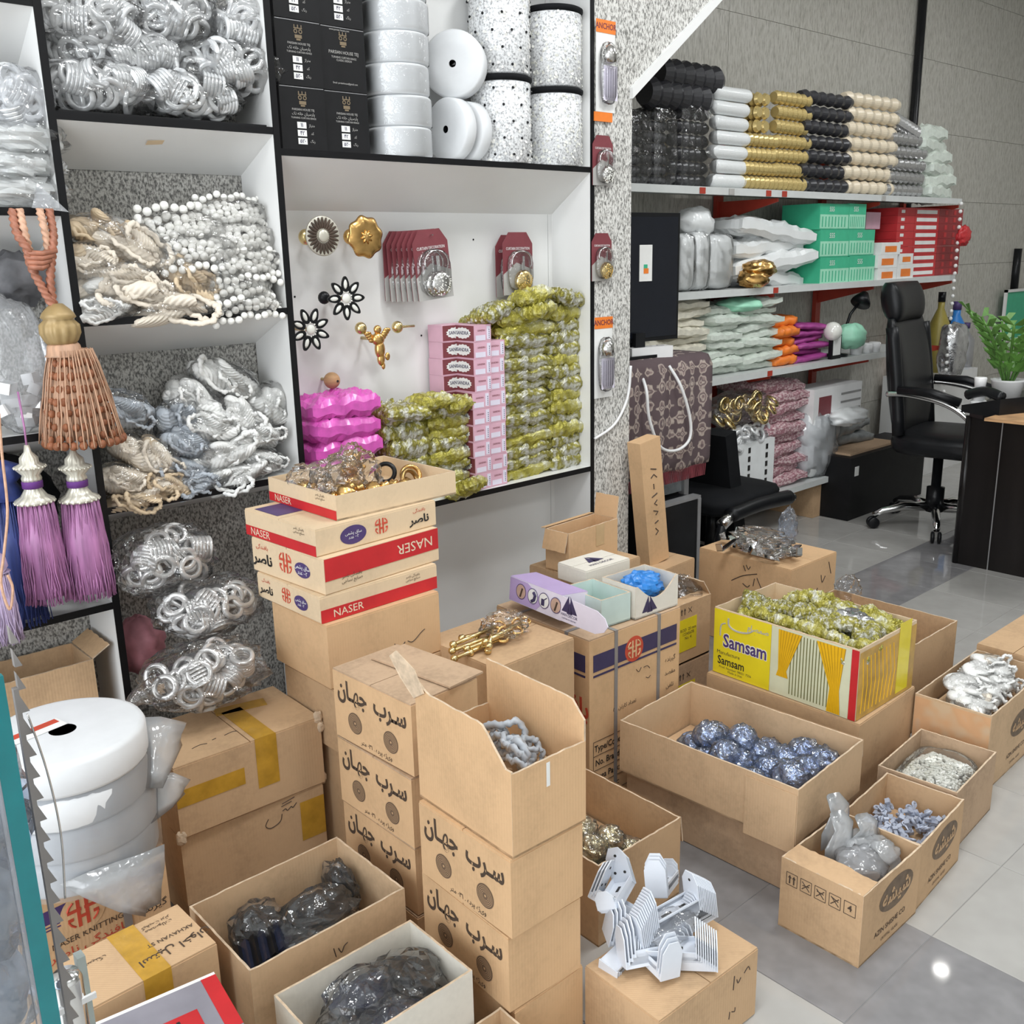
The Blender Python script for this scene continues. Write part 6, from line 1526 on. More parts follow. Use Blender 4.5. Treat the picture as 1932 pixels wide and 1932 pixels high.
# ---- black bags in the two front open boxes
closed_carton('inner carton inside the front open carton of black bags', (0.760, 1.493), 0.3, 0.31, 0.223, 0.005, 0.135, 'carton')
for k in range(6):
    o = link('black_pack', MB().box(-0.045, 0.045, -0.006, 0.006, -0.04, 0.04).mesh('black_pack', 'navy_plastic' if k % 2 else 'black_plastic'), None, (0.640+0.018*k, 1.455+0.004*k, 0.192), (R(-40), 0, R(70))); tag(o, 'flat black pack in the slanted row inside the open carton', 'pack', 'slanted black packs')
for k, (x, y, z, dx, dz, lab) in enumerate([(0.70, 1.545, 0.205, 0.06, 0.045, 'black crumpled bag behind the slanted black packs'), (0.80, 1.50, 0.205, 0.085, 0.055, 'smoky film bag in the middle of the open carton'), (0.75, 1.44, 0.19, 0.075, 0.04, 'smoky film bag at the near side of the open carton'), (0.885, 1.55, 0.20, 0.03, 0.055, 'dark film bag in the far corner of the open carton')]):
    t = thing('dark_bag', lab, 'bag', (x, y, z-dz), group='dark bags in the open carton')
    part('contents', blob(dx*0.8, 0.045, dz*0.75, 370+k, 0.25, 2.4, 18, 12, crumple=0.6), 'black_plastic', t, False, (0, 0, dz)); part('plastic_film', blob(dx, 0.058, dz, 380+k, 0.2, 2.0, 22, 14, crumple=1.0), 'film_clear', t, False, (0, 0, dz))
closed_carton('inner carton inside the white-edged open box', (0.744, 1.212), -0.4, 0.262, 0.163, 0.066, 0.085, 'carton')
for k, (x, y, z, dx, dy, dz, lab) in enumerate([(0.665, 1.19, 0.195, 0.055, 0.065, 0.04, 'black part in film at the left of the white-edged box'), (0.74, 1.235, 0.215, 0.075, 0.055, 0.05, 'bright crumpled film bag in the middle of the white-edged box'), (0.815, 1.22, 0.215, 0.06, 0.065, 0.045, 'navy part in film at the right of the white-edged box'), (0.75, 1.17, 0.20, 0.07, 0.05, 0.042, 'navy part in film at the near side of the white-edged box')]):
    t = thing('dark_bag', lab, 'bag', (x, y, z-dz), group='dark bags in the white-edged box')
    part('contents', blob(dx*0.8, dy*0.8, dz*0.75, 390+k, 0.25, 2.4, 18, 12, crumple=0.6), 'black_plastic' if k % 2 == 0 else 'navy_plastic', t, False, (0, 0, dz)); part('plastic_film', blob(dx*1.1, dy*1.1, dz*1.1, 400+k, 0.22, 2.0, 22, 14, crumple=1.0), 'film_clear', t, False, (0, 0, dz))
tag(link('crumpled_film', blob(0.07, 0.05, 0.03, 410, 0.25, 2.8, crumple=1.2).mesh('crumpled_film', 'film_clear', False), None, (0.86, 1.04, 0.125)), 'bubble film in the small open carton at the bottom edge', 'film')
# ---- grey and red printed box, lower left
_f = atz(382, 1830, 0.30); PBX = _f-Vector((0.118, 0.092, 0))
t = thing('printed_box', 'flat grey box with red panels and white edge in the lower left corner', 'box', (PBX.x, PBX.y, 0.255), R(-7))
part('body', MB().box(-0.12, 0.12, -0.09, 0.09, 0, 0.045), 'print_white', t); part('top_print', MB().box(-0.12, 0.12, -0.09, 0.082, 0.0452, 0.0456), 'grey_print', t)
part('red_edge_print', MB().box(0.095, 0.12, -0.05, 0.082, 0.0458, 0.0462), 'print_red', t); part('red_panel_print', MB().box(-0.06, 0.07, -0.035, 0.022, 0.0458, 0.0462), 'print_red', t)
put_text(t, 'NO.1', 'print_black', 0.04, (0, -0.005, 0.0466), 'top', 1, False, 0.02)
closed_carton('carton under the flat grey and red box', (PBX.x, PBX.y), -7, 0.22, 0.17, 0.0, 0.254, 'carton')
# ---- wrapped white rolls
RC = (0.470, 1.800); ZR0 = 0.350
WR = MB().lathe([(0.024, 0.067), (0.132, 0.067), (0.140, 0.065), (0.144, 0.057), (0.144, 0.009), (0.140, 0.002), (0.132, 0), (0.024, 0), (0.024, 0.067)], 56, cap=False).mesh('wound_tape', 'roll_white', True)
for k in range(4):
    t = thing('white_roll', ['bottom', 'second lowest', 'second highest', 'topmost'][k]+' big flat white tape roll in the wrapped stack', 'roll', (RC[0]+0.006*math.sin(k*2), RC[1]-0.004*k, ZR0+0.0675*k), group='wrapped white tape rolls')
    link('wound_tape', WR, t)
    part('core', MB().lathe([(0.024, 0.0665), (0.022, 0.0665), (0.022, 0.05), (0.0, 0.05)], 24), 'grey_print', t, True)
zt_ = ZR0+0.0675*4
t = thing('paper_label', 'small red and white paper label on the topmost white roll', 'label', (RC[0]-0.045, RC[1]+0.012, zt_), R(12))
part('paper', MB().box(-0.055, 0.055, -0.02, 0.02, 0.0005, 0.0012), 'print_white', t); part('red_print', MB().box(-0.05, 0.05, 0.0, 0.018, 0.0013, 0.0016), 'print_coral', t)
wr = MB().lathe([(0.150, 0.0), (0.151, 0.05), (0.152, 0.11), (0.150, 0.17), (0.149, 0.215)], 64, fn=lambda r, z, a: r*(1+0.025*abs(noise.noise(Vector((3*math.cos(a), 3*math.sin(a), z*14))))+0.012*noise.noise(Vector((9*math.cos(a), 9*math.sin(a), z*30)))), cap=False)
tag(link('shrink_wrap', wr.mesh('shrink_wrap', 'film_wrap', True), None, (RC[0], RC[1], ZR0)), 'loose clear plastic wrap around the stacked white rolls', 'film')
P_ = Vector((RC[0], RC[1], 0))
sheet('stiff clear plastic corner sticking out right of the topmost roll', [(P_+Vector((0.135, -0.03, 0.60)), P_+Vector((0.10, -0.10, 0.50))), (P_+Vector((0.17, -0.03, 0.59)), P_+Vector((0.14, -0.10, 0.48))), (P_+Vector((0.215, -0.035, 0.565)), P_+Vector((0.20, -0.06, 0.53)))])
sheet('limp clear plastic flap hanging right of the middle rolls', [(P_+Vector((0.12, -0.06, 0.50)), P_+Vector((0.10, -0.09, 0.41))), (P_+Vector((0.17, -0.06, 0.48)), P_+Vector((0.16, -0.08, 0.42))), (P_+Vector((0.20, -0.06, 0.455)), P_+Vector((0.19, -0.07, 0.43)))])
sheet('clear plastic wrap end hanging down over the knitting carton print', [(P_+Vector((-0.08, -0.155, 0.40)), P_+Vector((0.11, -0.15, 0.40))), (P_+Vector((-0.05, -0.160, 0.36)), P_+Vector((0.105, -0.158, 0.36))), (P_+Vector((0.0, -0.162, 0.31)), P_+Vector((0.09, -0.16, 0.315))), (P_+Vector((0.05, -0.162, 0.275)), P_+Vector((0.08, -0.161, 0.285)))])
# ---- on the strapped carton: small open carton, white lid boxes, lilac box, blue bag
ZT = 0.501
t = open_carton('small open carton with one raised flap on a plain stand behind the white boxes', (2.105, 2.035), 3.8, 0.235, 0.095, 0.512, 0.128, 'carton_warm', 0.001, flaps=(('+x', 8, 0.07, 0.002, None), ('-x', 165, 0.06, 0.002, None), ('+y', 95, 0.02, 0.001, None)))
tpm = MB(); panel_on(tpm, '-y', -0.0475, 0.01, 0.05, 0.06, 0.127); part('clear_tape', tpm, 'tape_clear', t)
closed_carton('carton supporting the small open carton against the pillar', (2.13, 2.045), 2, 0.30, 0.20, 0.0, 0.511, 'carton')
t = closed_carton('flat white lidded box with a blue-black mountain logo on its top', (1.950, 1.838), -1.8, 0.176, 0.115, ZT+0.048, 0.05, 'carton_white', 'white_box')
put_text(t, 'HAN DECOR', 'print_navy', 0.016, (0, -0.03, 0.0512), 'top')
def mountain(t, m):
    mb = MB()
    for (a, b, c) in (((-0.03, 0), (-0.005, 0.045), (0.0, 0.0)), ((0.005, 0.0), (0.0, 0.045), (0.03, 0.0)), ((-0.01, -0.003), (0.0, 0.03), (0.012, -0.003))):
        mb.add([m @ Vector((q[0], q[1], 0)) for q in (a, b, c)], [(0, 1, 2)])
    part('mountain_logo_print', mb, 'print_navy', t)
mountain(t, T(0, -0.01, 0.0512))
closed_carton('plain carton between the strapped carton and the white lidded box', (1.950, 1.838), -1.8, 0.165, 0.11, ZT, 0.046, 'carton')
t = open_carton('white open box holding a bright blue packet', (1.955, 1.668), -2.2, 0.170, 0.125, ZT, 0.090, 'carton_white', 0.0005, 'white_box', profs={'-y': lambda u: 0.090-0.045*math.sin(PI*min(1, max(0, (u-0.05)/0.9)))})
mountain(t, T(-0.03, -0.0632, 0.012, rx=R(90)))
o = link('blue_packet', blob(0.072, 0.05, 0.04, 430, 0.2, 2.4, crumple=1.1).mesh('blue_packet', 'blue_card', False), None, (1.958, 1.665, ZT+0.062)); tag(o, 'bright blue plastic packet in the white open box', 'packet')
t = open_carton('mint green open box between the lilac sleeve and the blue packet box', (1.815, 1.70), -5, 0.105, 0.15, ZT, 0.078, 'mint_card', 0.0005, 'mint_box')
# lilac sleeve box: long tilted box with rounded tab
t = thing('lilac_box', 'lilac printed sleeve box with a rounded tab and four round pictures', 'box', (1.722, 1.745, ZT+0.022), rot=(0, R(6), R(-4)))
part('body', MB().box(-0.045, 0.045, -0.05, 0.165, 0.0, 0.068), 'lilac_card', t)
part('violet_top', MB().box(-0.045, 0.045, -0.05, 0.165, 0.0682, 0.0687), 'violet_card', t)
tab = [(-0.05, 0.002), (-0.185, 0.004), (-0.215, 0.016), (-0.228, 0.034), (-0.215, 0.052), (-0.185, 0.064), (-0.05, 0.068)]
part('rounded_tab', MB().prism([(y, z) for y, z in tab], 0, -0.047, -0.045), 'lilac_card', t)
part('violet_print', MB().prism([(0.165, 0.066), (0.09, 0.066), (0.02, 0.03), (0.05, 0.002), (0.165, 0.002)], 0, -0.0462, -0.0456), 'violet_card', t)
for k, y in enumerate((0.115, 0.065, 0.018, -0.03)):
    a = MB(); disc_on(a, '-x', -0.0465, -y, 0.036, 0, 0.0195, off=0.0004); pic = part('round_picture', a, ['skin_photo', 'print_white', 'print_white', 'skin_photo'][k], t)
    a = MB(); disc_on(a, '-x', -0.0465, -y, 0.036, 0.0195, 0.0215, off=0.0006); part('picture_rim', a, 'print_purple', pic)
    a = MB()
    if k == 1: stroke(a, '-x', -0.0465, [(-y+0.004, 0.048), (-y+0.012, 0.04), (-y+0.008, 0.028), (-y-0.002, 0.022)], 0.0055)
    elif k == 2: panel_on(a, '-x', -0.0465, -y-0.010, -y+0.003, 0.022, 0.04, 0.001); stroke(a, '-x', -0.0465, [(-y+0.003, 0.04), (-y+0.012, 0.046)], 0.0016)
    else: stroke(a, '-x', -0.0465, [(-y-0.002, 0.022), (-y+0.006, 0.046)], 0.003)
    part('picture_shape', a, 'print_brown' if k in (0, 3) else 'print_navy', pic)
mountain(t, T(-0.0475, -0.085, 0.030, rz=R(-90), rx=R(90)))
put_text(t, 'HAN DECOR', 'print_navy', 0.011, (-0.0478, -0.085, 0.022), '-x'); put_text(t, 'CURTAIN ACCESSORY', 'print_navy', 0.0055, (-0.0478, -0.085, 0.012), '-x')
# ================================================================ alcove shelves behind the pillar
YA = 2.75; YAB = 3.128
ZA = [at(1500, 360, YA).z, at(1540, 536, YA).z, at(1490, 692, YA).z, at(1560, 900, YA).z]
XA0, XA1 = 2.95, at(1815, 383, YA).x
rk = thing('shelf_rack', 'grey metal wall shelves on red uprights at the back of the shop', 'shelf rack', ((XA0+XA1)/2, 2.95, 0)); ro = Vector((-(XA0+XA1)/2, -2.95, 0))
def rpart(name, mb, mat, parent=rk, smooth=False):
    mb.v = [tuple(Vector(p)+ro) for p in mb.v]; return part(name, mb, mat, parent, smooth)
for k, z in enumerate(ZA):
    s = rpart('shelf_board', MB().box(XA0, XA1-(0.0 if k < 2 else 0.4), YA+0.004, YAB, z-0.006, z), 'shelf_metal')
    rpart('front_lip', MB().box(XA0, XA1-(0.0 if k < 2 else 0.4), YA, YA+0.004, z-0.032, z), 'shelf_metal', s)
for px in (1358, 1556, 1712):
    x = at(px, 300, YAB).x
    u = rpart('upright', MB().box(x-0.025, x+0.025, YAB-0.012, YAB+0.012, 0, 1.98 if px < 1400 else 1.93), 'red_metal')
    for z in ZA:
        rpart('bracket_arm', MB().prism([(YAB-0.012, z-0.034), (YA+0.03, z-0.034), (YA+0.03, z-0.05), (YAB-0.012, z-0.13)], 0, x-0.006, x+0.006), 'red_metal', u)
for k, (px, z) in enumerate([(1325, ZA[0]), (1380, ZA[0]), (1450, ZA[0]), (1480, ZA[0]), (1668, ZA[0]), (1472, ZA[1]), (1468, ZA[2])]):
    x = at(px, 360, YA).x; rpart('price_tag', MB().box(x-0.02, x+0.02, YA-0.003, YA-0.001, z-0.03, z-0.004), 'red_metal' if k % 3 != 1 else 'print_silver')
YG = YA+0.02
def sleeve_mesh(mat, n=7):
    if mat == 'white_pack': return MB().lathe([(0, -0.5), (0.40, -0.5), (0.48, -0.45), (0.5, -0.38), (0.48, 0), (0.5, 0.38), (0.48, 0.45), (0.40, 0.5), (0, 0.5)], 18, T(ry=R(90))).mesh('ring_sleeve', mat, True)
    if mat in ('sleeve_cream', 'sleeve_black'): n = 6
    prof = [(0.0, -0.5)]
    for i in range(n*2+1): prof.append((0.5*(1.0 if i % 2 else 0.74), -0.5+i/(n*2)))
    prof.append((0.0, 0.5))
    return MB().lathe(prof, 20, T(ry=R(90))).mesh('ring_sleeve', mat, mat == 'white_pack')
SLV = {m: sleeve_mesh(m) for m in ('sleeve_gold', 'sleeve_cream', 'sleeve_black', 'sleeve_silver', 'white_pack')}
def sleeves(px0, px1, ytop, zb, rows, mat, lab, group, cat='ring sleeve', dy=0.0):
    pm = (px0+px1)/2; x0, x1 = at(px0, ytop+60, YG).x, at(px1, ytop+60, YG).x; zt_ = at(pm, ytop, YG).z; d = (zt_-zb)/rows
    for k in range(rows):
        o = link('ring_sleeve', SLV[mat], None, ((x0+x1)/2+0.012*math.sin(k*2.7+px0), YG+d/2+dy, zb+d*(k+0.5)), (r4.uniform(0, 3), 0, R(2)*math.sin(k*1.9)))
        o.scale = ((x1-x0), d*0.99, d*0.99); tag(o, lab+', '+nth(k, rows), cat, group)
z1 = ZA[0]+0.001
sleeves(1406, 1470, 250, z1, 4, 'sleeve_gold', 'gold ring sleeve in the lower left column on the top shelf', 'left gold ring sleeves')
sleeves(1470, 1534, 172, z1, 7, 'sleeve_gold', 'gold ring sleeve in the column beside the black ones', 'right gold ring sleeves')
xg0 = at(1422, 250, YG).x; zg0 = at(1440, 250, YG).z; dg = (at(1440, 172, YG).z-zg0)/3
for r_ in range(3):
    for c_ in range(2):
        o = link('ring_sleeve', SLV['sleeve_gold'], None, (xg0+0.055+c_*dg*1.02, YG+0.11, zg0+dg*(r_+0.5)), (0, 0, R(90))); o.scale = (0.2, dg, dg)
        tag(o, 'gold ring sleeve showing its round open end, upper left of the gold stack', 'ring sleeve', 'end-on gold ring sleeves')
        tag(link('sleeve_hole', MB().lathe([(dg*0.28, 0), (dg*0.28, 0.002)], 16, T(rx=R(90))).mesh('sleeve_hole', 'brass_dark'), o, (0, 0, 0)), 'x', 'x') if False else None
sleeves(1522, 1612, 172, z1, 7, 'sleeve_black', 'black ring sleeve in the column between gold and cream', 'black ring sleeves')
sleeves(1604, 1700, 176, z1, 7, 'sleeve_cream', 'cream ring sleeve in the tall pale column of the top shelf', 'cream ring sleeves')
sleeves(1682, 1752, 250, z1, 5, 'sleeve_silver', 'silver ring sleeve in the low column right of the cream ones', 'silver ring sleeves')
sleeves(1356, 1418, 162, z1, 7, 'white_pack', 'white rolled pack in the white column of the top shelf', 'white rolled packs', 'roll')
o = link('ring_sleeve', SLV['sleeve_silver'], None, at(1705, 240, YG+0.05), (0, R(12), 0)); o.scale = (0.28, 0.09, 0.09); tag(o, 'silver ring sleeve lying loose on top of the silver column', 'ring sleeve')
PALE = pillow(0.34, 0.26, 0.085, 71, 'pale_green_pack', 'pale_bag', 18, 12, 0.2, False, 0.45, 0.45)
for k in range(6):
    x = at(1785-3*k*(k > 2), 330, YG).x; o = link('pale_bag', PALE, None, (x-0.03-0.02*max(0, k-2), YG+0.13, z1+0.035+0.062*k), (0, 0.05*(-1)**k, 0.1*(-1)**k)); tag(o, 'pale green plastic bag at the right end of the top shelf, '+nth(k, 6), 'bag', 'pale bags at the right end')
# dark bags at the left of the top shelf
def dark_bag(label, px0, px1, y0, y1, seed, rows=7, vertical=False):
    x0, x1 = at(px0, y1-60, YG).x, at(px1, y1-60, YG).x; zb, zt_ = z1, at((px0+px1)/2, y0, YG).z
    t = thing('dark_sleeve_bag', label, 'bag', ((x0+x1)/2, YG+0.1, zb), group='dark ring sleeve bags')
    d = (zt_-zb)/rows
    for k in range(rows):
        o = link('ring_sleeve', SLV['sleeve_black'], t, (0, 0, d*(k+0.5))); o.scale = ((x1-x0)*0.94, d, d)
    part('plastic_film', blob((x1-x0)/2*1.03, 0.09, (zt_-zb)/2*1.03, seed, 0.05, 2.2, 26, 20, pw=6, crumple=1.0), 'film_crisp', t, False, (0, 0, (zt_-zb)/2))
dark_bag('leftmost dark bag of black ring sleeves beside the pillar', 1192, 1240, 205, 350, 501)
dark_bag('second dark bag of black ring sleeves on the top shelf', 1242, 1288, 200, 352, 502)
dark_bag('third dark bag of grey-brown ring sleeves next to the white rolls', 1292, 1366, 195, 355, 503, 6)
for (x0, x1, y, lab) in ((1240, 1352, 147, 'long black ring sleeve lying on top of the dark bags'), (1215, 1330, 182, 'black ring sleeve lying under the topmost one on the dark bags')):
    a, b = at(x0, y, YG+0.06), at(x1, y, YG+0.06); o = link('ring_sleeve', SLV['sleeve_black'], None, (a+b)/2); o.scale = (b.x-a.x, 0.13, 0.13); tag(o, lab, 'ring sleeve')
# ---- second shelf
z2 = ZA[1]+0.001
def stack_packs(px0, px1, ytop, zb, rows, mesh, base, name, lab, group, cat, dep=0.16, wob=0.05, dx=0.0):
    x0, x1 = at(px0, ytop+80, YG).x, at(px1, ytop+80, YG).x; zt_ = at((px0+px1)/2, ytop, YG).z; d = (zt_-zb)/rows
    for k in range(rows):
        o = link(name, mesh, None, ((x0+x1)/2+0.022*math.sin(k*2.1+px0), YG+dep+0.02*math.sin(k*3.7+px0), zb+d*(k+0.5)), (0, wob*1.4*math.sin(k*1.3+px0), wob*2*math.sin(k*2.9+px0)+(PI if k % 2 else 0)))
        o.scale = ((x1-x0)/base[0], 1, d/base[2]*1.15); tag(o, lab+', '+nth(k, rows), cat, group)
PW = pillow(0.3, 0.26, 0.07, 72, 'white_pack', 'white_pack', 18, 12, 0.2, False, 0.4, 0.4); PC_ = pillow(0.3, 0.26, 0.07, 73, 'cream_pack', 'cream_pack', 18, 12, 0.2, False, 0.4, 0.4); PG = pillow(0.3, 0.26, 0.07, 74, 'pale_green_pack', 'pale_green_pack', 18, 12, 0.2, False, 0.4, 0.4)
PO = pillow(0.3, 0.26, 0.07, 75, 'orange_card', 'orange_pack', crimp=False, edge=0.5); PP = pillow(0.3, 0.26, 0.07, 76, 'purple_pack', 'purple_pack', crimp=False, edge=0.5); PL = pillow(0.3, 0.26, 0.07, 77, 'pink_lace', 'pink_pack', 18, 12, 0.2, False, 0.4, 0.4); PGr = pillow(0.3, 0.26, 0.07, 78, 'grey_pack', 'grey_pack', crimp=False, edge=0.5)
for k, (px0, px1, y0, lab) in enumerate([(1292, 1318, 440, 'tall white wrapped pack left of three on the second shelf'), (1318, 1345, 435, 'tall white wrapped pack in the middle of three'), (1346, 1392, 440, 'broad white wrapped pack right of three')]):
    x0, x1 = at(px0, 500, YG).x, at(px1, 500, YG).x; zt_ = at(px1, y0, YG).z
    t = thing('white_wrapped_pack', lab, 'pack', ((x0+x1)/2, YG+0.08, z2)); hh = (zt_-z2)
    part('contents', blob((x1-x0)/2*0.95, 0.07, hh/2*0.97, 510+k, 0.05, 2, 20, 14, pw=5), 'white_pack', t, True, (0, 0, hh/2)); part('plastic_film', blob((x1-x0)/2, 0.08, hh/2, 515+k, 0.06, 2.4, 20, 14, pw=5, crumple=1.0), 'film_clear', t, False, (0, 0, hh/2))
tag(link('white_bag', blob(0.10, 0.08, 0.07, 520, 0.2).mesh('white_bag', 'white_pack', True), None, at(1310, 420, YG+0.1)), 'rounded white bag on top of the wrapped white packs', 'bag')
stack_packs(1402, 1545, 420, z2, 4, PW, (0.3, 0, 0.07), 'white_pack', 'puffy white bag in the mound beside the green boxes', 'puffy white bags', 'bag', wob=0.08)
for k, (px, py, dx, lab) in enumerate([(1432, 508, 0.10, 'shiny brown-gold bag at the front of the white mound'), (1420, 525, 0.08, 'lower brown-gold bag at the front of the white mound')]):
    tag(link('gold_bag', blob(dx, 0.07, 0.045, 525+k, 0.25, 2.8).mesh('gold_bag', 'gold', True), None, at(px, py, YG-0.0)), lab, 'bag')
def card_box(px0, px1, y0, y1, name, mat, lab, group, Yb, dep, stripe=None, zb=None):
    x0, x1 = at(px0, y1, Yb).x, at(px1, y1, Yb).x; zz0 = at((px0+px1)/2, y1, Yb).z if zb is None else zb; zz1 = at((px0+px1)/2, y0, Yb).z
    t = thing(name, lab, 'box', ((x0+x1)/2, Yb+dep/2, zz0), group=group); wd, hh = x1-x0-0.002, zz1-zz0-0.001
    part('body', MB().box(-wd/2, wd/2, -dep/2, dep/2, 0, hh), mat, t)
    if stripe == 'green':
        a = MB(); a.box(-wd/2+0.004, wd/2-0.004, -dep/2-0.0012, -dep/2-0.0004, hh*0.04, hh*0.58); part('pale_print', a, 'green_pale', t)
        a = MB()
        for i in range(8): a.box(-wd*0.42+wd*0.11*i, -wd*0.42+wd*0.11*i+wd*0.03, -dep/2-0.002, -dep/2-0.0014, hh*0.1, hh*0.5)
        part('line_print', a, 'green_card', t)
        put_text(t, '555', 'print_white', hh*0.26, (-wd*0.1, -dep/2-0.0012, hh*0.78), '-y')
    if stripe == 'red':
        a = MB(); a.box(-wd*0.05, wd*0.45, -dep/2-0.0012, -dep/2-0.0004, hh*0.25, hh*0.75); part('white_print', a, 'print_white', t)
        put_text(t, 'RING', 'red_card', hh*0.5, (wd*0.2, -dep/2-0.0016, hh*0.5), '-y', 1.6, False, 0.03)
    if stripe == 'orange':
        a = MB(); a.box(-wd*0.3, wd*0.3, -dep/2-0.0012, -dep/2-0.0004, hh*0.2, hh*0.7); part('orange_print', a, 'orange_card', t)
    return t
for c_, (p0, p1, ys) in enumerate([(1545, 1600, [(485, 536), (433, 485), (384, 433)]), (1600, 1648, [(482, 533), (433, 482)]), (1600, 1632, [(384, 433)])]):
    for r_, (a_, b_) in enumerate(ys):
        card_box(p0, p1, a_, b_, 'green_box', 'green_card', ['bottom green printed carton of the left column', 'middle green printed carton of the left column', 'top green printed carton of the left column', 'bottom green printed carton of the right column', 'middle green printed carton of the right column', 'narrow green carton on top of the right column'][c_*3+r_ if c_ < 2 else 5], 'green cartons', YG+0.01, 0.22, 'green')
zr0 = z2; zr1 = at(1730, 392, YG+0.05).z; nr = 9
for r_ in range(nr):
    for c_, (p0, p1, m_) in enumerate([(1690, 1722, 'red_card'), (1722, 1768, 'red_card'), (1768, 1812, 'red_dark')]):
        zz = zr0+(zr1-zr0)*r_/nr; x0, x1 = at(p0, 460, YG+0.05).x, at(p1, 460, YG+0.05).x; hh = (zr1-zr0)/nr-0.001
        t = thing('red_box', ['bright red flat carton in the left column of the red stack', 'bright red carton with white print, middle red column', 'dark red flat carton in the right column of the red stack'][c_]+', '+nth(r_, nr), 'box', ((x0+x1)/2, YG+0.15, zz), group=['left red cartons', 'middle red cartons', 'right red cartons'][c_])
        part('body', MB().box(-(x1-x0)/2+0.001, (x1-x0)/2-0.001, -0.1, 0.1, 0, hh), m_, t)
        a = MB()
        if c_ == 1: a.box(-(x1-x0)*0.42, (x1-x0)*0.40, -0.1012, -0.1004, hh*0.25, hh*0.75)
        elif c_ == 0: a.box(-(x1-x0)*0.3, -(x1-x0)*0.1, -0.1012, -0.1004, hh*0.3, hh*0.7)
        else: a.box(-(x1-x0)*0.25, -(x1-x0)*0.15, -0.1012, -0.1004, hh*0.2, hh*0.8); a.box((x1-x0)*0.1, (x1-x0)*0.2, -0.1012, -0.1004, hh*0.2, hh*0.8)
        part('label_print', a, 'print_white' if c_ < 2 else 'red_card', t)['kind'] = 'stuff'
for k, (p0, p1, a_, b_, lab) in enumerate([(1655, 1690, 505, 530, 'small orange-white box at the bottom left of its pile'), (1655, 1692, 480, 505, 'small orange-white box in the middle of its pile'), (1662, 1698, 457, 480, 'small orange-white box on top of its pile'), (1692, 1722, 498, 527, 'small navy-white box right of the orange pile'), (1697, 1722, 478, 498, 'small white box on the navy-white one')]):
    card_box(p0, p1, a_, b_, 'small_box', 'print_white', lab, 'small boxes in front of the red stack', YG-0.005, 0.05, 'orange')
card_box(1633, 1660, 400, 432, 'pink_carton', 'pink_card', 'small pale pink carton beside the top green box', None, YG+0.1, 0.1)
card_box(1655, 1700, 408, 470, 'brown_carton', 'carton', 'brown carton deep on the second shelf behind the orange boxes', None, YG+0.2, 0.1, zb=z2)
# ---- third shelf
z3 = ZA[2]+0.001
stack_packs(1205, 1270, 650, z3, 5, PC_, (0.3, 0, 0.07), 'cream_pack', 'cream lace pack in the low pile behind the black monitor', 'cream packs behind the monitor', 'pack')
stack_packs(1262, 1348, 568, z3, 9, PC_, (0.3, 0, 0.07), 'cream_pack', 'cream lace pack in the tall pile on the third shelf', 'tall pile of cream packs', 'pack')
stack_packs(1346, 1412, 580, z3, 8, PG, (0.3, 0, 0.07), 'pale_green_pack', 'pale green pack in the left green pile on the third shelf', 'left pile of pale green packs', 'pack')
stack_packs(1408, 1482, 565, z3, 9, PG, (0.3, 0, 0.07), 'pale_green_pack', 'pale green pack in the right green pile beside the orange packs', 'right pile of pale green packs', 'pack')
stack_packs(1476, 1516, 600, z3, 5, PO, (0.3, 0, 0.07), 'orange_pack', 'bright orange pack in the narrow pile on the third shelf', 'orange packs', 'pack')
stack_packs(1512, 1568, 612, z3, 6, PP, (0.3, 0, 0.07), 'purple_pack', 'purple pack in the narrow pile beside the orange packs', 'purple packs', 'pack')
tag(link('green_print_bag', blob(0.13, 0.1, 0.035, 530, 0.2).mesh('green_print_bag', 'green_pale', True), None, at(1395, 575, YG+0.08)), 'green printed bag on top of the pale green packs', 'bag')
t = card_box(1568, 1586, 632, 678, 'photo_frame', 'black_plastic', 'small black frame with white card beside the purple packs', None, YG-0.01, 0.02, zb=z3)
t['category'] = 'frame'; a = MB(); x_ = (at(1586, 678, YG).x-at(1568, 678, YG).x)/2; a.box(-x_*0.75, x_*0.75, -0.0125, -0.011, 0.02, 0.12); part('white_card', a, 'print_white', t)
tag(link('bright_green_bag', blob(0.10, 0.08, 0.07, 531, 0.2).mesh('bright_green_bag', 'green_pale', True), None, at(1604, 634, YG+0.02)), 'bright green bag beside the small black frame', 'bag')
tag(link('glass_ball', MB().ball((0, 0, 0), 0.05, 16, 10).mesh('glass_ball', 'crystal', True), None, at(1571, 625, YG)+Vector((0, 0, 0.0))), 'clear round bag standing on the small black frame', 'bag')
for k, (px, py) in enumerate([(1615, 660), (1635, 655), (1650, 650)]):
    tag(link('white_pot', MB().lathe([(0.03, 0), (0.035, 0.05), (0.028, 0.055), (0.0, 0.055)], 18).mesh('white_pot', 'white_plastic', True), None, (at(px, py, YG+0.02).x, YG+0.02, z3)), 'small white jar in the row beside the bright green bag', 'jar', 'small white jars')
t = thing('lamp_arm', 'black jointed desk lamp on the third shelf', 'lamp', (at(1580, 640, YG+0.06).x, YG+0.06, z3))
part('arm', MB().tube([(0, 0, 0), (0.12, 0, 0.22), (0.20, -0.02, 0.30)], 0.008, 8), 'black_plastic', t, True); part('head', MB().lathe([(0.02, 0), (0.05, -0.05), (0.055, -0.07)], 18, T(0.21, -0.03, 0.33, ry=R(40))), 'black_plastic', t, True); part('base', MB().lathe([(0.06, 0), (0.06, 0.012), (0.0, 0.016)], 20), 'black_plastic', t, True)
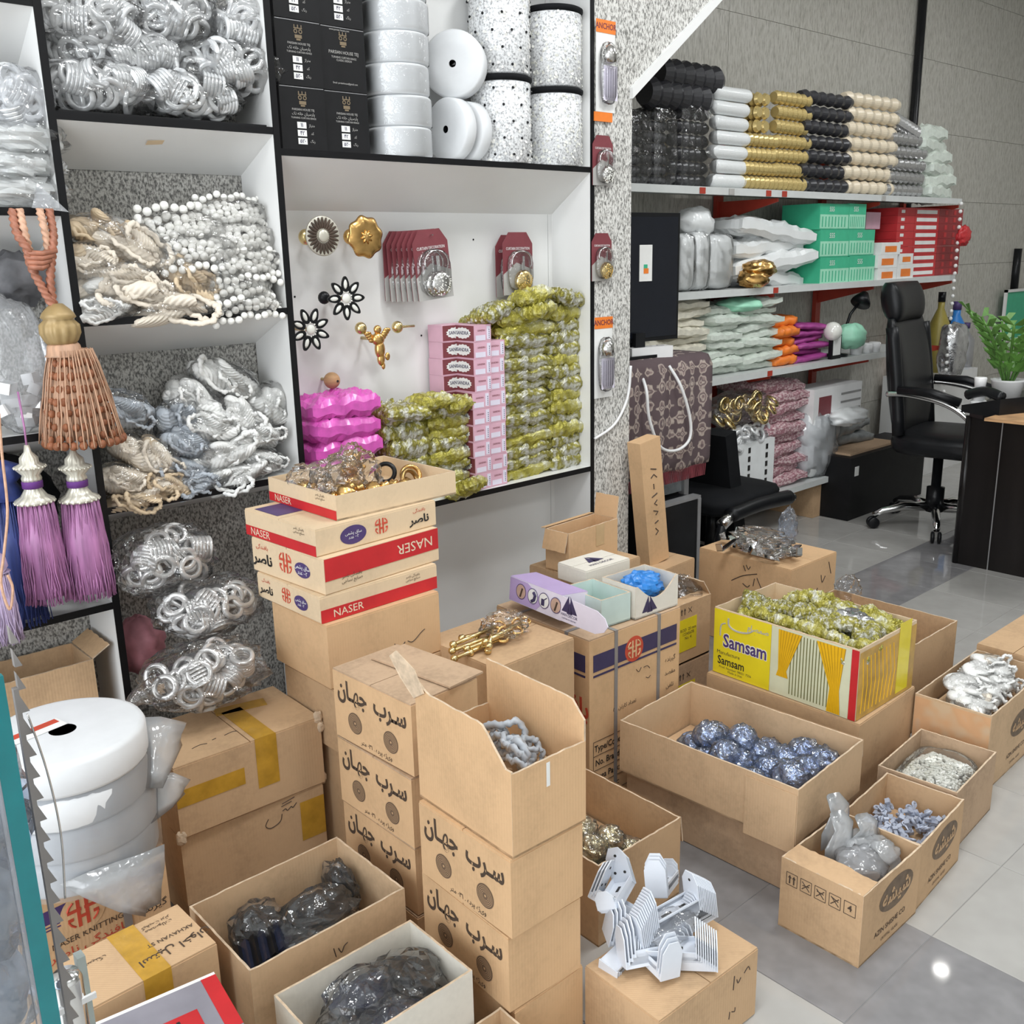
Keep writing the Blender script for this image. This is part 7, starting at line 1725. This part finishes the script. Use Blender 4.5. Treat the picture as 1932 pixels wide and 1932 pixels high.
# ---- fourth shelf
z4 = ZA[3]+0.001
def box_on(px0, px1, y0, y1, Yb, dep, name, mat, lab, cat='box', zb=None, group=None):
    x0, x1 = at(px0, y1, Yb).x, at(px1, y1, Yb).x; a, b = at((px0+px1)/2, y1, Yb).z if zb is None else zb, at((px0+px1)/2, y0, Yb).z
    t = thing(name, lab, cat, ((x0+x1)/2, Yb+dep/2, a), group=group); part('body', MB().box(-(x1-x0)/2, (x1-x0)/2, -dep/2, dep/2, 0, b-a), mat, t); return t, x1-x0, b-a
t, wd, hh = box_on(1322, 1456, 842, 950, YG-0.02, 0.24, 'slotted_crate', 'white_pack', 'white crate with rows of black slots on the lowest shelf', 'crate', zb=z4)
for i in range(4):
    for j in range(6):
        part('slot', MB().box(-wd*0.38+wd*0.25*i, -wd*0.35+wd*0.25*i, -0.1225, -0.1205, hh*(0.08+0.15*j), hh*(0.17+0.15*j)), 'print_black', t)
part('blue_label', MB().box(-wd*0.32, -wd*0.16, -0.1222, -0.1204, hh*0.05, hh*0.85), 'lilac_card', t); part('navy_label', MB().box(-wd*0.31, -wd*0.21, -0.1240, -0.1226, hh*0.05, hh*0.25), 'print_purple', t)
zc_ = z4+hh
for k, (px, py, dx, dz, m_, lab) in enumerate([(1388, 822, 0.22, 0.06, 'film_crisp', 'silver-clear bag lying on the slotted crate'), (1390, 770, 0.24, 0.09, 'film_clear', 'golden ring bag above the slotted crate')]):
    c = at(px, py, YG+0.08); t = thing('ring_bag', lab, 'bag', (c.x, c.y, c.z-dz))
    part('plastic_film', blob(dx, 0.11, dz, 540+k, 0.16, 2.4, crumple=1.0), m_, t, False, (0, 0, dz))
    for j in range(26):
        o = link('ring', RING if k == 0 else None or RING, t, (r4.uniform(-.8, .8)*dx, -0.07+r4.uniform(-.02, .04), dz+r4.uniform(-.6, .6)*dz), (r4.uniform(0.6, 2), r4.uniform(-.6, .6), 0)); o.scale = (1.25,)*3
        if k: o.data = o.data if j else o.data.copy()
        if k and j == 0: o.data.materials[0] = MATS['gold_pale']; gm_ = o.data
        if k: o.data = gm_
stack_packs(1444, 1536, 722, z4, 10, PL, (0.3, 0, 0.07), 'pink_pack', 'dusty pink lace pack in the tall pile of the lowest shelf', 'pink lace packs', 'pack')
t, wd, hh = box_on(1528, 1582, 770, 905, YG-0.02, 0.2, 'plastic_roll', 'film_haze', 'standing roll of clear plastic beside the pink packs', 'roll', zb=z4)
bpy.data.objects.remove(t.children[0]); part('roll', blob(wd/2, 0.09, hh/2, 545, 0.06, 2.4, pw=4), 'white_pack', t, True, (0, 0, hh/2)); part('plastic_film', blob(wd/2*1.15, 0.11, hh/2*1.04, 546, 0.12, 2.6, pw=3, crumple=1.0), 'film_haze', t, False, (0, 0, hh/2))
stack_packs(1582, 1652, 798, z4, 4, PGr, (0.3, 0, 0.07), 'grey_pack', 'dark grey printed pack at the end of the lowest shelf', 'grey packs', 'pack')
t, wd, hh = box_on(1534, 1622, 728, 790, YG+0.0, 0.16, 'printer', 'white_plastic', 'pale grey office machine on the grey packs', 'printer')
part('dark_slot', MB().box(-wd*0.4, -wd*0.15, -0.0822, -0.0802, hh*0.2, hh*0.75), 'maroon_card', t)
for i in range(3): part('vent', MB().box(wd*0.05, wd*0.48, -0.0822, -0.0802, hh*(0.2+0.25*i), hh*(0.26+0.25*i)), 'grey_metal', t)
tag(link('white_bag', blob(0.16, 0.08, 0.05, 548, 0.25, 2.6).mesh('white_bag', 'white_pack', True), None, at(1600, 785, YG-0.04)), 'crumpled white bag draped under the grey machine', 'bag')
# boxes on the floor under the lowest shelf
def floor_box(px0, px1, y0, y1, Yb, dep, name, mat, lab):
    x0, x1 = at(px0, y1, Yb).x, at(px1, y1, Yb).x; h = at(px0, y0, Yb).z
    t = thing(name, lab, 'box', ((x0+x1)/2, Yb+dep/2, 0.001)); part('body', MB().box(-(x1-x0)/2, (x1-x0)/2, -dep/2, dep/2, 0, max(0.12, h)), mat, t); return t, x1-x0, h
t, wd, h_ = floor_box(1533, 1594, 905, 968, 2.79, 0.3, 'carton', 'carton', 'brown carton on the floor under the lowest shelf'); part('tape', MB().box(-wd*0.05, wd*0.05, -0.1512, -0.1503, 0, h_), 'tape_clear', t)
t, wd, h_ = floor_box(1600, 1735, 868, 962, 2.62, 0.26, 'black_crate', 'black_board', 'black printed carton on the floor behind the office chair'); part('white_print', MB().box(-wd*0.45, -wd*0.40, -0.1312, -0.1303, h_*0.7, h_*0.85), 'print_white', t)
t, wd, h_ = box_on(1604, 1690, 845, 868, 2.66, 0.2, 'carton', 'carton_dusty', 'small brown carton on the black printed carton'); 
# ---- hanging bead string, bottles and odds at the right end
bs = MB(); xh = at(1812, 400, YA-0.02).x
for k in range(26): bs.ball((0, 0, -0.045*k), 0.012, 7, 5)
t = tag(link('bead_string', bs.mesh('bead_string', 'print_white', True), None, (xh, YA-0.02, ZA[0]-0.03)), 'string of white beads hanging from the shelf end', 'beads'); t['kind'] = 'stuff'
tag(link('red_bow', blob(0.07, 0.03, 0.06, 551, 0.3, 3).mesh('red_bow', 'red_card', True), None, at(1818, 445, YA-0.03)), 'red bow on the hanging bead string', 'bow')
ct, wd, hh = box_on(1735, 1840, 705, 740, 2.85, 0.25, 'side_cabinet', 'laminate_white', 'low pale cabinet behind the office chair', 'cabinet', zb=0.0)
for k, (px, y0, y1, m_, r__, lab) in enumerate([(1765, 552, 700, 'dull_yellow', 0.06, 'dull yellow bottle behind the office chair headrest'), (1795, 570, 700, 'print_purple', 0.07, 'blue bottle behind the office chair'), (1778, 600, 705, 'film_blue', 0.06, 'pale blue jar behind the office chair'), (1815, 610, 705, 'grey_metal', 0.06, 'grey canister right of the blue bottle')]):
    b_ = at(px, y1, 2.95); zt2 = at(px, y0, 2.95).z; b_.z = at(1790, 705, 2.85).z; hh = zt2-b_.z
    t = thing('bottle', lab, 'bottle', (b_.x, 2.95, b_.z)); part('body', MB().lathe([(r__*0.95, 0), (r__, hh*0.08), (r__, hh*0.62), (r__*0.35, hh*0.80), (r__*0.35, hh*0.9), (0, hh*0.9)], 18), 'blue_card' if k == 1 else ('white_plastic' if k == 2 else m_), t, True); part('cap', MB().lathe([(r__*0.4, hh*0.88), (r__*0.4, hh), (0, hh)], 14), 'black_plastic' if k % 2 == 0 else 'print_purple', t, True)
tag(link('silver_gift_bag', blob(0.11, 0.06, 0.16, 553, 0.15, 2.5, pw=4).mesh('silver_gift_bag', 'silver_foil', True), None, at(1798, 660, 2.75)), 'crinkled silver gift bag right of the office chair', 'bag')

# ================================================================ monitor, rug table, power strip, cables
YM = 2.52
x1 = at(1280, 520, YM).x; zt_, zb_ = at(1280, 402, YM).z, at(1278, 638, YM).z
t = thing('monitor', 'black flat screen seen behind the pillar with an energy label stuck on it', 'monitor', (x1-0.25, YM+0.02, zb_-0.06), R(-3)); hm = zt_-zb_
part('bezel', MB().box(-0.25, 0.25, -0.01, 0.03, 0.06, 0.06+hm), 'black_plastic', t); part('screen', MB().box(-0.237, 0.237, -0.0125, -0.0105, 0.075, 0.045+hm), 'screen_black', t)
part('stand', MB().box(-0.05, 0.05, 0.0, 0.04, 0.0, 0.07), 'black_plastic', t); part('foot', MB().box(-0.12, 0.12, -0.06, 0.10, 0.0, 0.012), 'black_plastic', t)
lx = 0.25-(x1-at(1220, 480, YM).x); part('energy_label', MB().box(lx-0.035, lx+0.035, -0.0150, -0.0135, hm*0.60, hm*0.88), 'print_white', t)
a = MB(); a.box(lx-0.012, lx+0.014, -0.0162, -0.0152, hm*0.66, hm*0.70); part('label_orange', a, 'orange_card', t); a = MB(); a.box(lx-0.012, lx+0.008, -0.0162, -0.0152, hm*0.70, hm*0.73); part('label_green', a, 'green_card', t)
# table with rug
YT = 2.46
xt0, xt1 = 2.66, at(1318, 720, YT).x; ztb = zb_-0.064
tb_ = thing('side_table', 'small dark table beside the pillar, covered by the patterned rug', 'table', ((xt0+xt1)/2, YT+0.22, 0)); wt = xt1-xt0
part('top', MB().box(-wt/2, wt/2, -0.2, 0.2, ztb-0.03, ztb-0.004), 'desk_wood', tb_)
for sx_ in (-1, 1):
    for sy_ in (-1, 1): part('leg', MB().box(sx_*(wt/2-0.03)-0.015, sx_*(wt/2-0.03)+0.015, sy_*0.18-0.015, sy_*0.18+0.015, 0, ztb-0.03), 'grey_metal', tb_)
def rug_mat():
    m, nt, b, N, L = nodes('rug')
    v = obcoord(nt, (1, 1, 1)); vo = N.new('ShaderNodeTexVoronoi'); vo.distance = 'MANHATTAN'; vo.inputs['Scale'].default_value = 15; vo.inputs['Randomness'].default_value = 0.25; L.new(v, vo.inputs['Vector'])
    v2 = N.new('ShaderNodeTexVoronoi'); v2.distance = 'MANHATTAN'; v2.inputs['Scale'].default_value = 42; v2.inputs['Randomness'].default_value = 0.1; L.new(v, v2.inputs['Vector'])
    mx = N.new('ShaderNodeMath'); mx.operation = 'MULTIPLY_ADD'; mx.inputs[1].default_value = 0.25; L.new(v2.outputs['Distance'], mx.inputs[0]); L.new(vo.outputs['Distance'], mx.inputs[2])
    dk, md_, lt = (0.10, 0.07, 0.075), (0.25, 0.185, 0.175), (0.44, 0.37, 0.32)
    L.new(ramp(nt, mx.outputs[0], [(0.10, lt), (0.2, dk), (0.3, md_), (0.38, lt), (0.46, dk), (0.58, md_), (0.68, lt), (0.8, dk)]), b.inputs['Base Color']); b.inputs['Roughness'].default_value = 0.95
rug_mat()
zrb = at(1312, 878, YT-0.03).z
t = thing('patterned_rug', 'brown patterned prayer rug draped over the small table, fringe at its lower edge', 'rug', ((xt0+xt1)/2, YT+0.02, zrb))
mb = MB(); n = 26; pr = [(0.36, ztb-zrb+0.004), (0.0, ztb-zrb+0.004), (-0.035, ztb-zrb-0.002), (-0.05, ztb-zrb-0.04), (-0.052, (ztb-zrb)*0.5), (-0.05, 0.03), (-0.045, 0.0)]
vs = []
for i in range(n+1):
    u = -wt/2-0.02+(wt+0.06)*i/n
    for j, (y, z) in enumerate(pr): vs.append((u, y+0.008*math.sin(i*0.9)*(j > 2), z+0.012*math.sin(i*0.25)*(j > 4)))
m = len(pr); mb.add(vs, [(i*m+j, i*m+j+1, (i+1)*m+j+1, (i+1)*m+j) for i in range(n) for j in range(m-1)])
o = part('rug', mb, 'rug', t, True); md = o.modifiers.new('thick', 'SOLIDIFY'); md.thickness = 0.006
fm = MB()
for i in range(70):
    u = -wt/2+(wt+0.02)*i/69; fm.tube([(u, -0.046+0.008*math.sin(i*0.33), 0.0), (u+0.003*math.sin(i), -0.047, -0.05)], 0.0025, 4)
part('fringe', fm, 'maroon_card', t)['kind'] = 'stuff'
c = at(1222, 703, YT+0.05); t = thing('power_strip', 'white power strip lying on the rug-covered table', 'power strip', (c.x, c.y, ztb+0.001), R(-12)); part('body', MB().box(-0.10, 0.10, -0.03, 0.03, 0, 0.045), 'white_plastic', t)
for i in range(3): part('socket', MB().lathe([(0.016, 0), (0.016, 0.002), (0.013, 0.002), (0.0, -0.003)], 16, T(-0.06+0.06*i, 0, 0.0455)), 'print_silver', t)
part('plug', MB().box(-0.075, -0.03, -0.02, 0.02, 0.046, 0.10), 'black_plastic', t)
def cable(label, pts, r=0.006, mat='white_plastic'):
    q = [at(x, y, Y) for x, y, Y in pts]; tag(link('cable', MB().tube(smooth_path(q, 6), r, 8).mesh('cable', mat, True)), label, 'cable')
cable('white cable looping down over the front of the rug', [(1262, 690, 2.44), (1285, 730, 2.40), (1302, 790, 2.395), (1300, 830, 2.395), (1275, 850, 2.39), (1245, 842, 2.39), (1225, 790, 2.395), (1220, 740, 2.40), (1213, 715, 2.44)], 0.0062)
cable('black cable running back along the rug-covered table', [(1240, 690, 2.52), (1260, 660, 2.56), (1245, 655, 2.60)], 0.004, 'black_plastic')
cable('white cable sagging across the speckled pillar', [(1190, 690, 2.292), (1184, 750, 2.292), (1160, 800, 2.293), (1122, 828, 2.293)], 0.005)
# leaning tall carton, carton below, black tower, black visitor chair
t = thing('tall_carton', 'tall narrow carton with vertical handwriting leaning against the pillar', 'box', (2.705, 2.245, 0.335), rot=(0, R(-8), R(0)))
part('body', MB().box(-0.055, 0.055, -0.03, 0.03, 0, 0.475), 'carton_warm', t)
mbp = MB()
for s in ([(0.02, 0.36), (-0.01, 0.37)], [(0.02, 0.33), (0.005, 0.345), (-0.012, 0.335)], [(0.0, 0.31), (0.0, 0.29)], [(0.015, 0.27), (-0.015, 0.262)], [(0.012, 0.245), (-0.004, 0.235), (0.01, 0.225)], [(-0.012, 0.21), (0.012, 0.2), (-0.002, 0.19)], [(0.01, 0.165), (-0.01, 0.16)], [(-0.008, 0.14), (0.006, 0.125), (-0.01, 0.115)]): stroke(mbp, '-y', -0.03, s, 0.0022)
part('handwriting', mbp, 'ink_pen', t)
closed_carton('carton under the leaning tall carton beside the pillar', (2.74, 2.235), 4, 0.20, 0.16, 0, 0.333, 'carton')
YQ = 2.40
x0, x1 = at(1254, 1000, YQ).x, at(1320, 1000, YQ).x; zt2 = at(1290, 948, YQ).z
t = thing('computer_tower', 'black computer tower with grey edges beside the leaning carton', 'computer', ((x0+x1)/2, YQ+0.02, 0)); wd = x1-x0
part('case', MB().box(-wd/2, wd/2, -0.02, 0.3, 0, zt2), 'black_plastic', t); part('grey_edge', MB().box(wd/2-0.02, wd/2, -0.024, -0.0205, 0, zt2), 'grey_metal', t); part('grey_top', MB().box(-wd/2, wd/2, -0.022, 0.02, zt2, zt2+0.012), 'grey_metal', t)
t, wd, hh = box_on(1250, 1298, 880, 945, YQ+0.1, 0.18, 'grey_case', 'grey_pack', 'dark grey case on top of the computer tower', zb=zt2+0.013)
# visitor chair
YV = 2.42
p0, p1 = at(1372, 975, YV), at(1488, 938, YV)
t = thing('visitor_chair', 'black chair with padded armrest standing before the lowest shelf', 'chair', (p0.x+0.05, YV+0.25, 0)); O_ = Vector(t.location)
part('armrest_pad', MB().tube(smooth_path([p0-O_+Vector((0.02, 0, 0)), (p0+p1)/2-O_+Vector((0, 0, 0.012)), p1-O_], 6), [0.028]*13 if False else 0.034, 12), 'black_leather', t, True)
e0 = p0-O_; part('armrest_joint', MB().tube([e0+Vector((-0.04, 0, -0.03)), e0+Vector((0.03, 0, 0.0))], 0.026, 12), 'nickel', t, True); e1 = p1-O_
part('armrest_joint', MB().tube([e1, e1+Vector((0.08, 0.03, -0.02))], 0.02, 12), 'nickel', t, True)
part('arm_post', MB().tube([e0+Vector((-0.03, 0, -0.03)), e0+Vector((-0.02, 0.05, -0.22))], 0.02, 10), 'black_plastic', t, True)
b0_, b1_ = at(1328, 815, YV+0.25)-O_, at(1350, 985, YV+0.25)-O_
part('backrest', MB().box(-0.03, 0.05, -0.13, 0.13, 0, (b0_-b1_).length+0.1, T(b1_.x+0.02, b1_.y, b1_.z-0.1, ry=R(-12))), 'black_fabric', t)
zs_ = 0.36; part('seat', blob(0.26, 0.25, 0.05, 560, 0.03, 2, pw=5), 'black_fabric', t, True, (0.18, 0.0, zs_)); part('column', MB().lathe([(0.03, 0.06), (0.03, zs_-0.04)], 14, T(0.18, 0, 0)), 'black_plastic', t, True)
for k in range(5):
    a_ = 2*PI*k/5; part('base_leg', MB().tube([(0.18, 0, 0.08), (0.18+0.24*math.cos(a_), 0.24*math.sin(a_), 0.05)], 0.018, 8), 'black_plastic', t, True); part('castor', MB().lathe([(0.025, -0.012), (0.025, 0.012)], 14, T(0.18+0.24*math.cos(a_), 0.24*math.sin(a_), 0.026, rx=R(90))), 'black_plastic', t, True)

# ================================================================ office chair
OC = (5.0, 2.24)
t = thing('office_chair', 'high-backed black leather office chair with chrome arms behind the dark desk', 'chair', (OC[0], OC[1], 0), R(8))
def bow(zs):   # leaning, curved back profile: y offset for height
    return 0.17+0.10*(zs-0.5)+0.06*(zs-0.5)**2
def slab(name, z0, z1, wd, th, n=10, puff=0.03):
    mb = MB(); vs = []; u = 12
    for j in range(n+1):
        z = z0+(z1-z0)*j/n; e = math.sin(PI*min(1, max(0, (j+0.35)/(n+0.7))))**0.35
        for i in range(u*2):
            a = 2*PI*i/(u*2); cx, cy = math.cos(a), math.sin(a)
            x = wd/2*math.copysign(abs(cx)**0.45, cx)*(0.9+0.1*e); y = th/2*math.copysign(abs(cy)**0.6, cy)*e
            vs.append((x, bow(z)+y-0.03*(1-abs(x)/(wd/2))*(-1)*0+0.03*(abs(x)/(wd/2))**2*-1, z))
    m = u*2; fs = [(j*m+i, j*m+(i+1) % m, (j+1)*m+(i+1) % m, (j+1)*m+i) for j in range(n) for i in range(m)]+[tuple(range(m-1, -1, -1)), tuple(n*m+i for i in range(m))]
    return part(name, mb.add(vs, fs), 'black_leather', t, True)
slab('backrest', 0.50, 1.10, 0.48, 0.11, 14); slab('headrest', 1.085, 1.275, 0.40, 0.13, 8)
for s in (-1, 1):
    part('side_bolster', MB().tube([(s*0.235, bow(z)-0.035, z) for z in (0.52, 0.6, 0.7, 0.8, 0.9, 1.0, 1.06)], 0.032, 10), 'black_leather', t, True)
part('seat', blob(0.27, 0.27, 0.065, 561, 0.02, 2, 32, 16, pw=4.5), 'black_leather', t, True, (0, -0.07, 0.475))
for s in (-1, 1):
    q = smooth_path([(s*0.27, 0.20, 0.73), (s*0.285, 0.08, 0.735), (s*0.29, -0.10, 0.70), (s*0.29, -0.22, 0.62), (s*0.28, -0.28, 0.50), (s*0.26, -0.22, 0.43)], 6)
    ar = part('armrest', MB().tube(q, 0.014, 10), 'chrome', t, True); part('arm_pad', MB().tube([(s*0.285, 0.14, 0.755), (s*0.292, -0.02, 0.755), (s*0.292, -0.16, 0.715)], 0.022, 10), 'black_leather', ar, True)
part('gas_lift', MB().lathe([(0.045, 0.09), (0.045, 0.22), (0.025, 0.225), (0.025, 0.42)], 18), 'black_plastic', t, True)
for k in range(5):
    a_ = 2*PI*k/5+R(200); c_, s_ = math.cos(a_), math.sin(a_)
    lg = part('base_leg', MB().tube([(0.03*c_, 0.03*s_, 0.115), (0.16*c_, 0.16*s_, 0.118), (0.27*c_, 0.27*s_, 0.095), (0.315*c_, 0.315*s_, 0.07)], [0.026, 0.022, 0.018, 0.016], 10), 'chrome', t, True)
    for q in (-1, 1): part('castor', MB().lathe([(0.024, -0.009), (0.03, -0.005), (0.03, 0.005), (0.024, 0.009)], 18, T(0.315*c_-q*0.016*s_, 0.315*s_+q*0.016*c_, 0.031, rz=a_, rx=R(90))), 'black_plastic', lg, True)
# ================================================================ desk
t = thing('office_desk', 'dark veneered office desk at the right picture edge', 'desk', (5.35, 1.33, 0), R(0))
part('end_panel', MB().box(-0.875, -0.84, -0.60, 0.55, 0, 0.70), 'desk_wood', t); part('end_panel', MB().box(0.84, 0.875, -0.60, 0.55, 0, 0.70), 'desk_wood', t)
part('front_panel', MB().box(-0.84, 0.84, -0.58, -0.555, 0.05, 0.70), 'desk_wood', t); part('corner_post', MB().tube([(-0.86, 0.552, 0), (-0.86, 0.552, 0.70)], 0.02, 10), 'desk_wood', t, True)
part('desktop', MB().prism([(-0.93, -0.66), (0.93, -0.66), (0.93, 0.58), (-0.80, 0.58), (-0.88, 0.55), (-0.93, 0.47)], 2, 0.70, 0.745), 'desk_wood', t)
part('panel_groove', MB().box(-0.8765, -0.8755, 0.40, 0.405, 0, 0.70), 'grey_metal', t)
ZD = 0.746
c = at(1880, 725, 1.72); t = thing('desk_phone', 'black desk telephone on the dark desk', 'telephone', (c.x, 1.72, ZD), R(-20)); part('base', MB().prism([(-0.1, 0), (0.1, 0), (0.1, 0.03), (-0.1, 0.08)], 0, -0.08, 0.08), 'black_plastic', t); part('handset', MB().tube(smooth_path([(-0.06, -0.09, 0.085), (-0.06, 0, 0.10), (-0.06, 0.09, 0.075)], 5), 0.022, 10), 'black_plastic', t, True)
c = atz(1856, 700, ZD+0.0)
def plant(px, py, Y, s):
    b = at(px, py, Y); t = thing('potted_plant', 'dark green leafy plant in a white pot behind the desk', 'plant', (b.x, Y, ZD)); r_ = random.Random(4)
    part('pot', MB().lathe([(0.05, 0), (0.07, 0.10), (0.075, 0.11), (0.065, 0.11), (0.06, 0.10), (0, 0.095)], 20), 'white_plastic', t, True)
    for k in range(9):
        a_ = 2*PI*k/9+r_.uniform(-.3, .3); ln = s*r_.uniform(0.75, 1.05); ox, oy = math.cos(a_), math.sin(a_)
        P0 = Vector((0.02*ox, 0.02*oy, 0.10)); P1 = Vector((0.10*ox, 0.10*oy, 0.10+ln*0.6)); P2 = Vector((0.20*ox, 0.20*oy, 0.10+ln))
        pts = [P0.lerp(P1, i/6).lerp(P1.lerp(P2, i/6), i/6) for i in range(7)]
        st_ = part('stem', MB().tube(pts, 0.006, 6), 'leaf_green', t, True)
        for i in range(1, 7):
            for sd in (-1, 1):
                d = (pts[i]-pts[i-1]).normalized(); side = d.cross(Vector((ox, oy, 0))).normalized()*sd if d.cross(Vector((ox, oy, 0))).length > 1e-3 else Vector((-oy, ox, 0))*sd
                tip = pts[i]+(side*0.9+d*0.7).normalized()*0.085; mid = pts[i].lerp(tip, 0.5); nrm = side.cross(d).normalized(); wv = d.cross(nrm).cross(side).normalized() if False else d
                q = [pts[i], mid+d*0.022+nrm*0.006, tip, mid-d*0.022+nrm*0.006]
                lf = MB(); lf.add(q+[v+nrm*0.0015 for v in q], [(0, 1, 2, 3), (7, 6, 5, 4), (0, 4, 5, 1), (1, 5, 6, 2), (2, 6, 7, 3), (3, 7, 4, 0)]); part('leaf', lf, 'leaf_green', st_)
plant(1905, 690, 1.80, 0.32)
for k, (dz, r__) in enumerate([(0, 0.034), (0.055, 0.030), (0.10, 0.026)]):
    c = at(1853, 690, 1.78); tag(link('white_cup', MB().lathe([(r__*0.8, 0), (r__, 0.05), (r__*0.9, 0.054), (0, 0.054)], 20).mesh('white_cup', 'white_plastic', True), None, (c.x, 1.78, ZD+dz)), ['lowest white cup of the little tower on the desk', 'middle white cup of the little tower on the desk', 'topmost white cup of the little tower on the desk'][k], 'cup')
c = at(1925, 765, 1.55); tag(link('tan_blotter', MB().box(-0.16, 0.16, -0.12, 0.12, 0, 0.012).mesh('tan_blotter', 'terracotta_wood'), None, (c.x+0.12, 1.55, ZD)), 'tan writing pad on the dark desk', 'pad')
# framed green picture leaning on the wall
c = at(1915, 600, 3.08); t = thing('picture_frame', 'white-framed green picture on the stone wall at the right edge', 'picture', (c.x+0.1, 3.10, at(1900, 645, 3.08).z)); hp = at(1890, 548, 3.08).z-at(1900, 645, 3.08).z
for (a_, b_, c1, d_) in ((-0.3, 0.3, 0, 0.02), (-0.3, 0.3, hp-0.02, hp), (-0.3, -0.28, 0, hp), (0.28, 0.3, 0, hp)): part('frame_bar', MB().box(a_, b_, -0.02, 0.0, c1, d_), 'print_white', t)
part('picture', MB().box(-0.28, 0.28, -0.008, -0.002, 0.02, hp-0.02), 'green_card', t)
pv = at(1918, 520, YB-0.03); tag(link('wall_conduit', MB().tube([(pv.x, YB-0.02, pv.z-0.15), (pv.x, YB-0.02, pv.z+0.20)], 0.03, 10).mesh('wall_conduit', 'black_plastic', True)), 'short black conduit on the wall above the green picture', 'conduit')

# ================================================================ foreground left: glass showcase edge
YGL = 1.0
def gx(px, py, Y): return at(px, py, Y)
XG = gx(92, 1932, YGL).x
t = thing('glass_showcase', 'glass showcase with teal polished edge in the lower left corner', 'showcase', (XG-0.02, YGL, 0.0)); O_ = Vector(t.location)
pe = at(40, 1600, YGL)
part('teal_edge', MB().box(pe.x-0.009-O_.x, pe.x+0.009-O_.x, -0.004, 0.004, 0.0, 1.062), 'teal_glass', t)
part('pale_bevel', MB().box(pe.x-0.0135-O_.x, pe.x-0.0092-O_.x, -0.0042, 0.0042, 0.0, 1.055), 'film_haze', t)
part('glass_pane', MB().box(pe.x-0.5-O_.x, pe.x-0.0137-O_.x, -0.004, 0.002, 0.0, 1.055), 'film_clear', t)
part('base', MB().box(pe.x-0.5-O_.x, pe.x+0.0-O_.x, -0.35, -0.006, 0.0, 0.08), 'laminate_white', t)
# toothed shelf standard behind the edge
xs = at(62, 1500, 1.06).x
t = thing('toothed_rail', 'grey saw-toothed shelf rail beside the teal glass edge', 'rail', (xs, 1.06, 0.0))
part('rail', MB().box(-0.003, 0.002, -0.004, 0.004, 0.0, 1.02), 'rail_grey', t)
tm = MB()
for k in range(26):
    z = 0.42+0.026*k; part('tooth', MB().prism([(0.002, z), (0.0095, z), (0.002, z+0.020)], 1, -0.004, 0.004), 'rail_grey', t)
part('wire', MB().tube(smooth_path([(0.006, -0.006, 0.99), (0.016, -0.006, 0.92), (0.020, -0.006, 0.84), (0.014, -0.006, 0.76)], 6), 0.0011, 6), 'nickel', t, True)
# film-wrapped goods behind the glass
for k, (px, py, lab) in enumerate([(-30, 1500, 'film-wrapped goods behind the glass, uppermost'), (-25, 1680, 'film-wrapped goods behind the glass, middle'), (-5, 1850, 'film-wrapped goods behind the glass, lowest')]):
    c = at(px, py, 1.10); t = thing('wrapped_goods', lab, 'bag', (c.x-0.02, c.y, c.z-0.09)); part('contents', blob(0.05, 0.05, 0.075, 570+k, 0.15, 3), 'rope_grey', t, True, (0, 0, 0.09)); part('plastic_film', blob(0.062, 0.062, 0.095, 575+k, 0.2, 2.6, crumple=1.0), 'film_blue', t, False, (0, 0, 0.09))
# chrome hanging rail end
c = at(145, 1880, 1.15)
t = thing('chrome_rail', 'chrome rail with white clip standing at the lower left', 'rail', (c.x, 1.15, 0.0))
ct_ = at(135, 1822, 1.15).z
part('tube', MB().lathe([(0.019, 0.0), (0.019, ct_-0.012), (0.015, ct_-0.003), (0, ct_)], 24, T(-0.010, -0.004, 0)), 'chrome', t, True); part('back_plate', MB().box(0.008, 0.018, 0.004, 0.02, 0, ct_+0.002), 'rail_green', t); part('clip', MB().box(-0.03, 0.018, -0.02, -0.016, c.z-0.0, c.z+0.008), 'white_plastic', t)
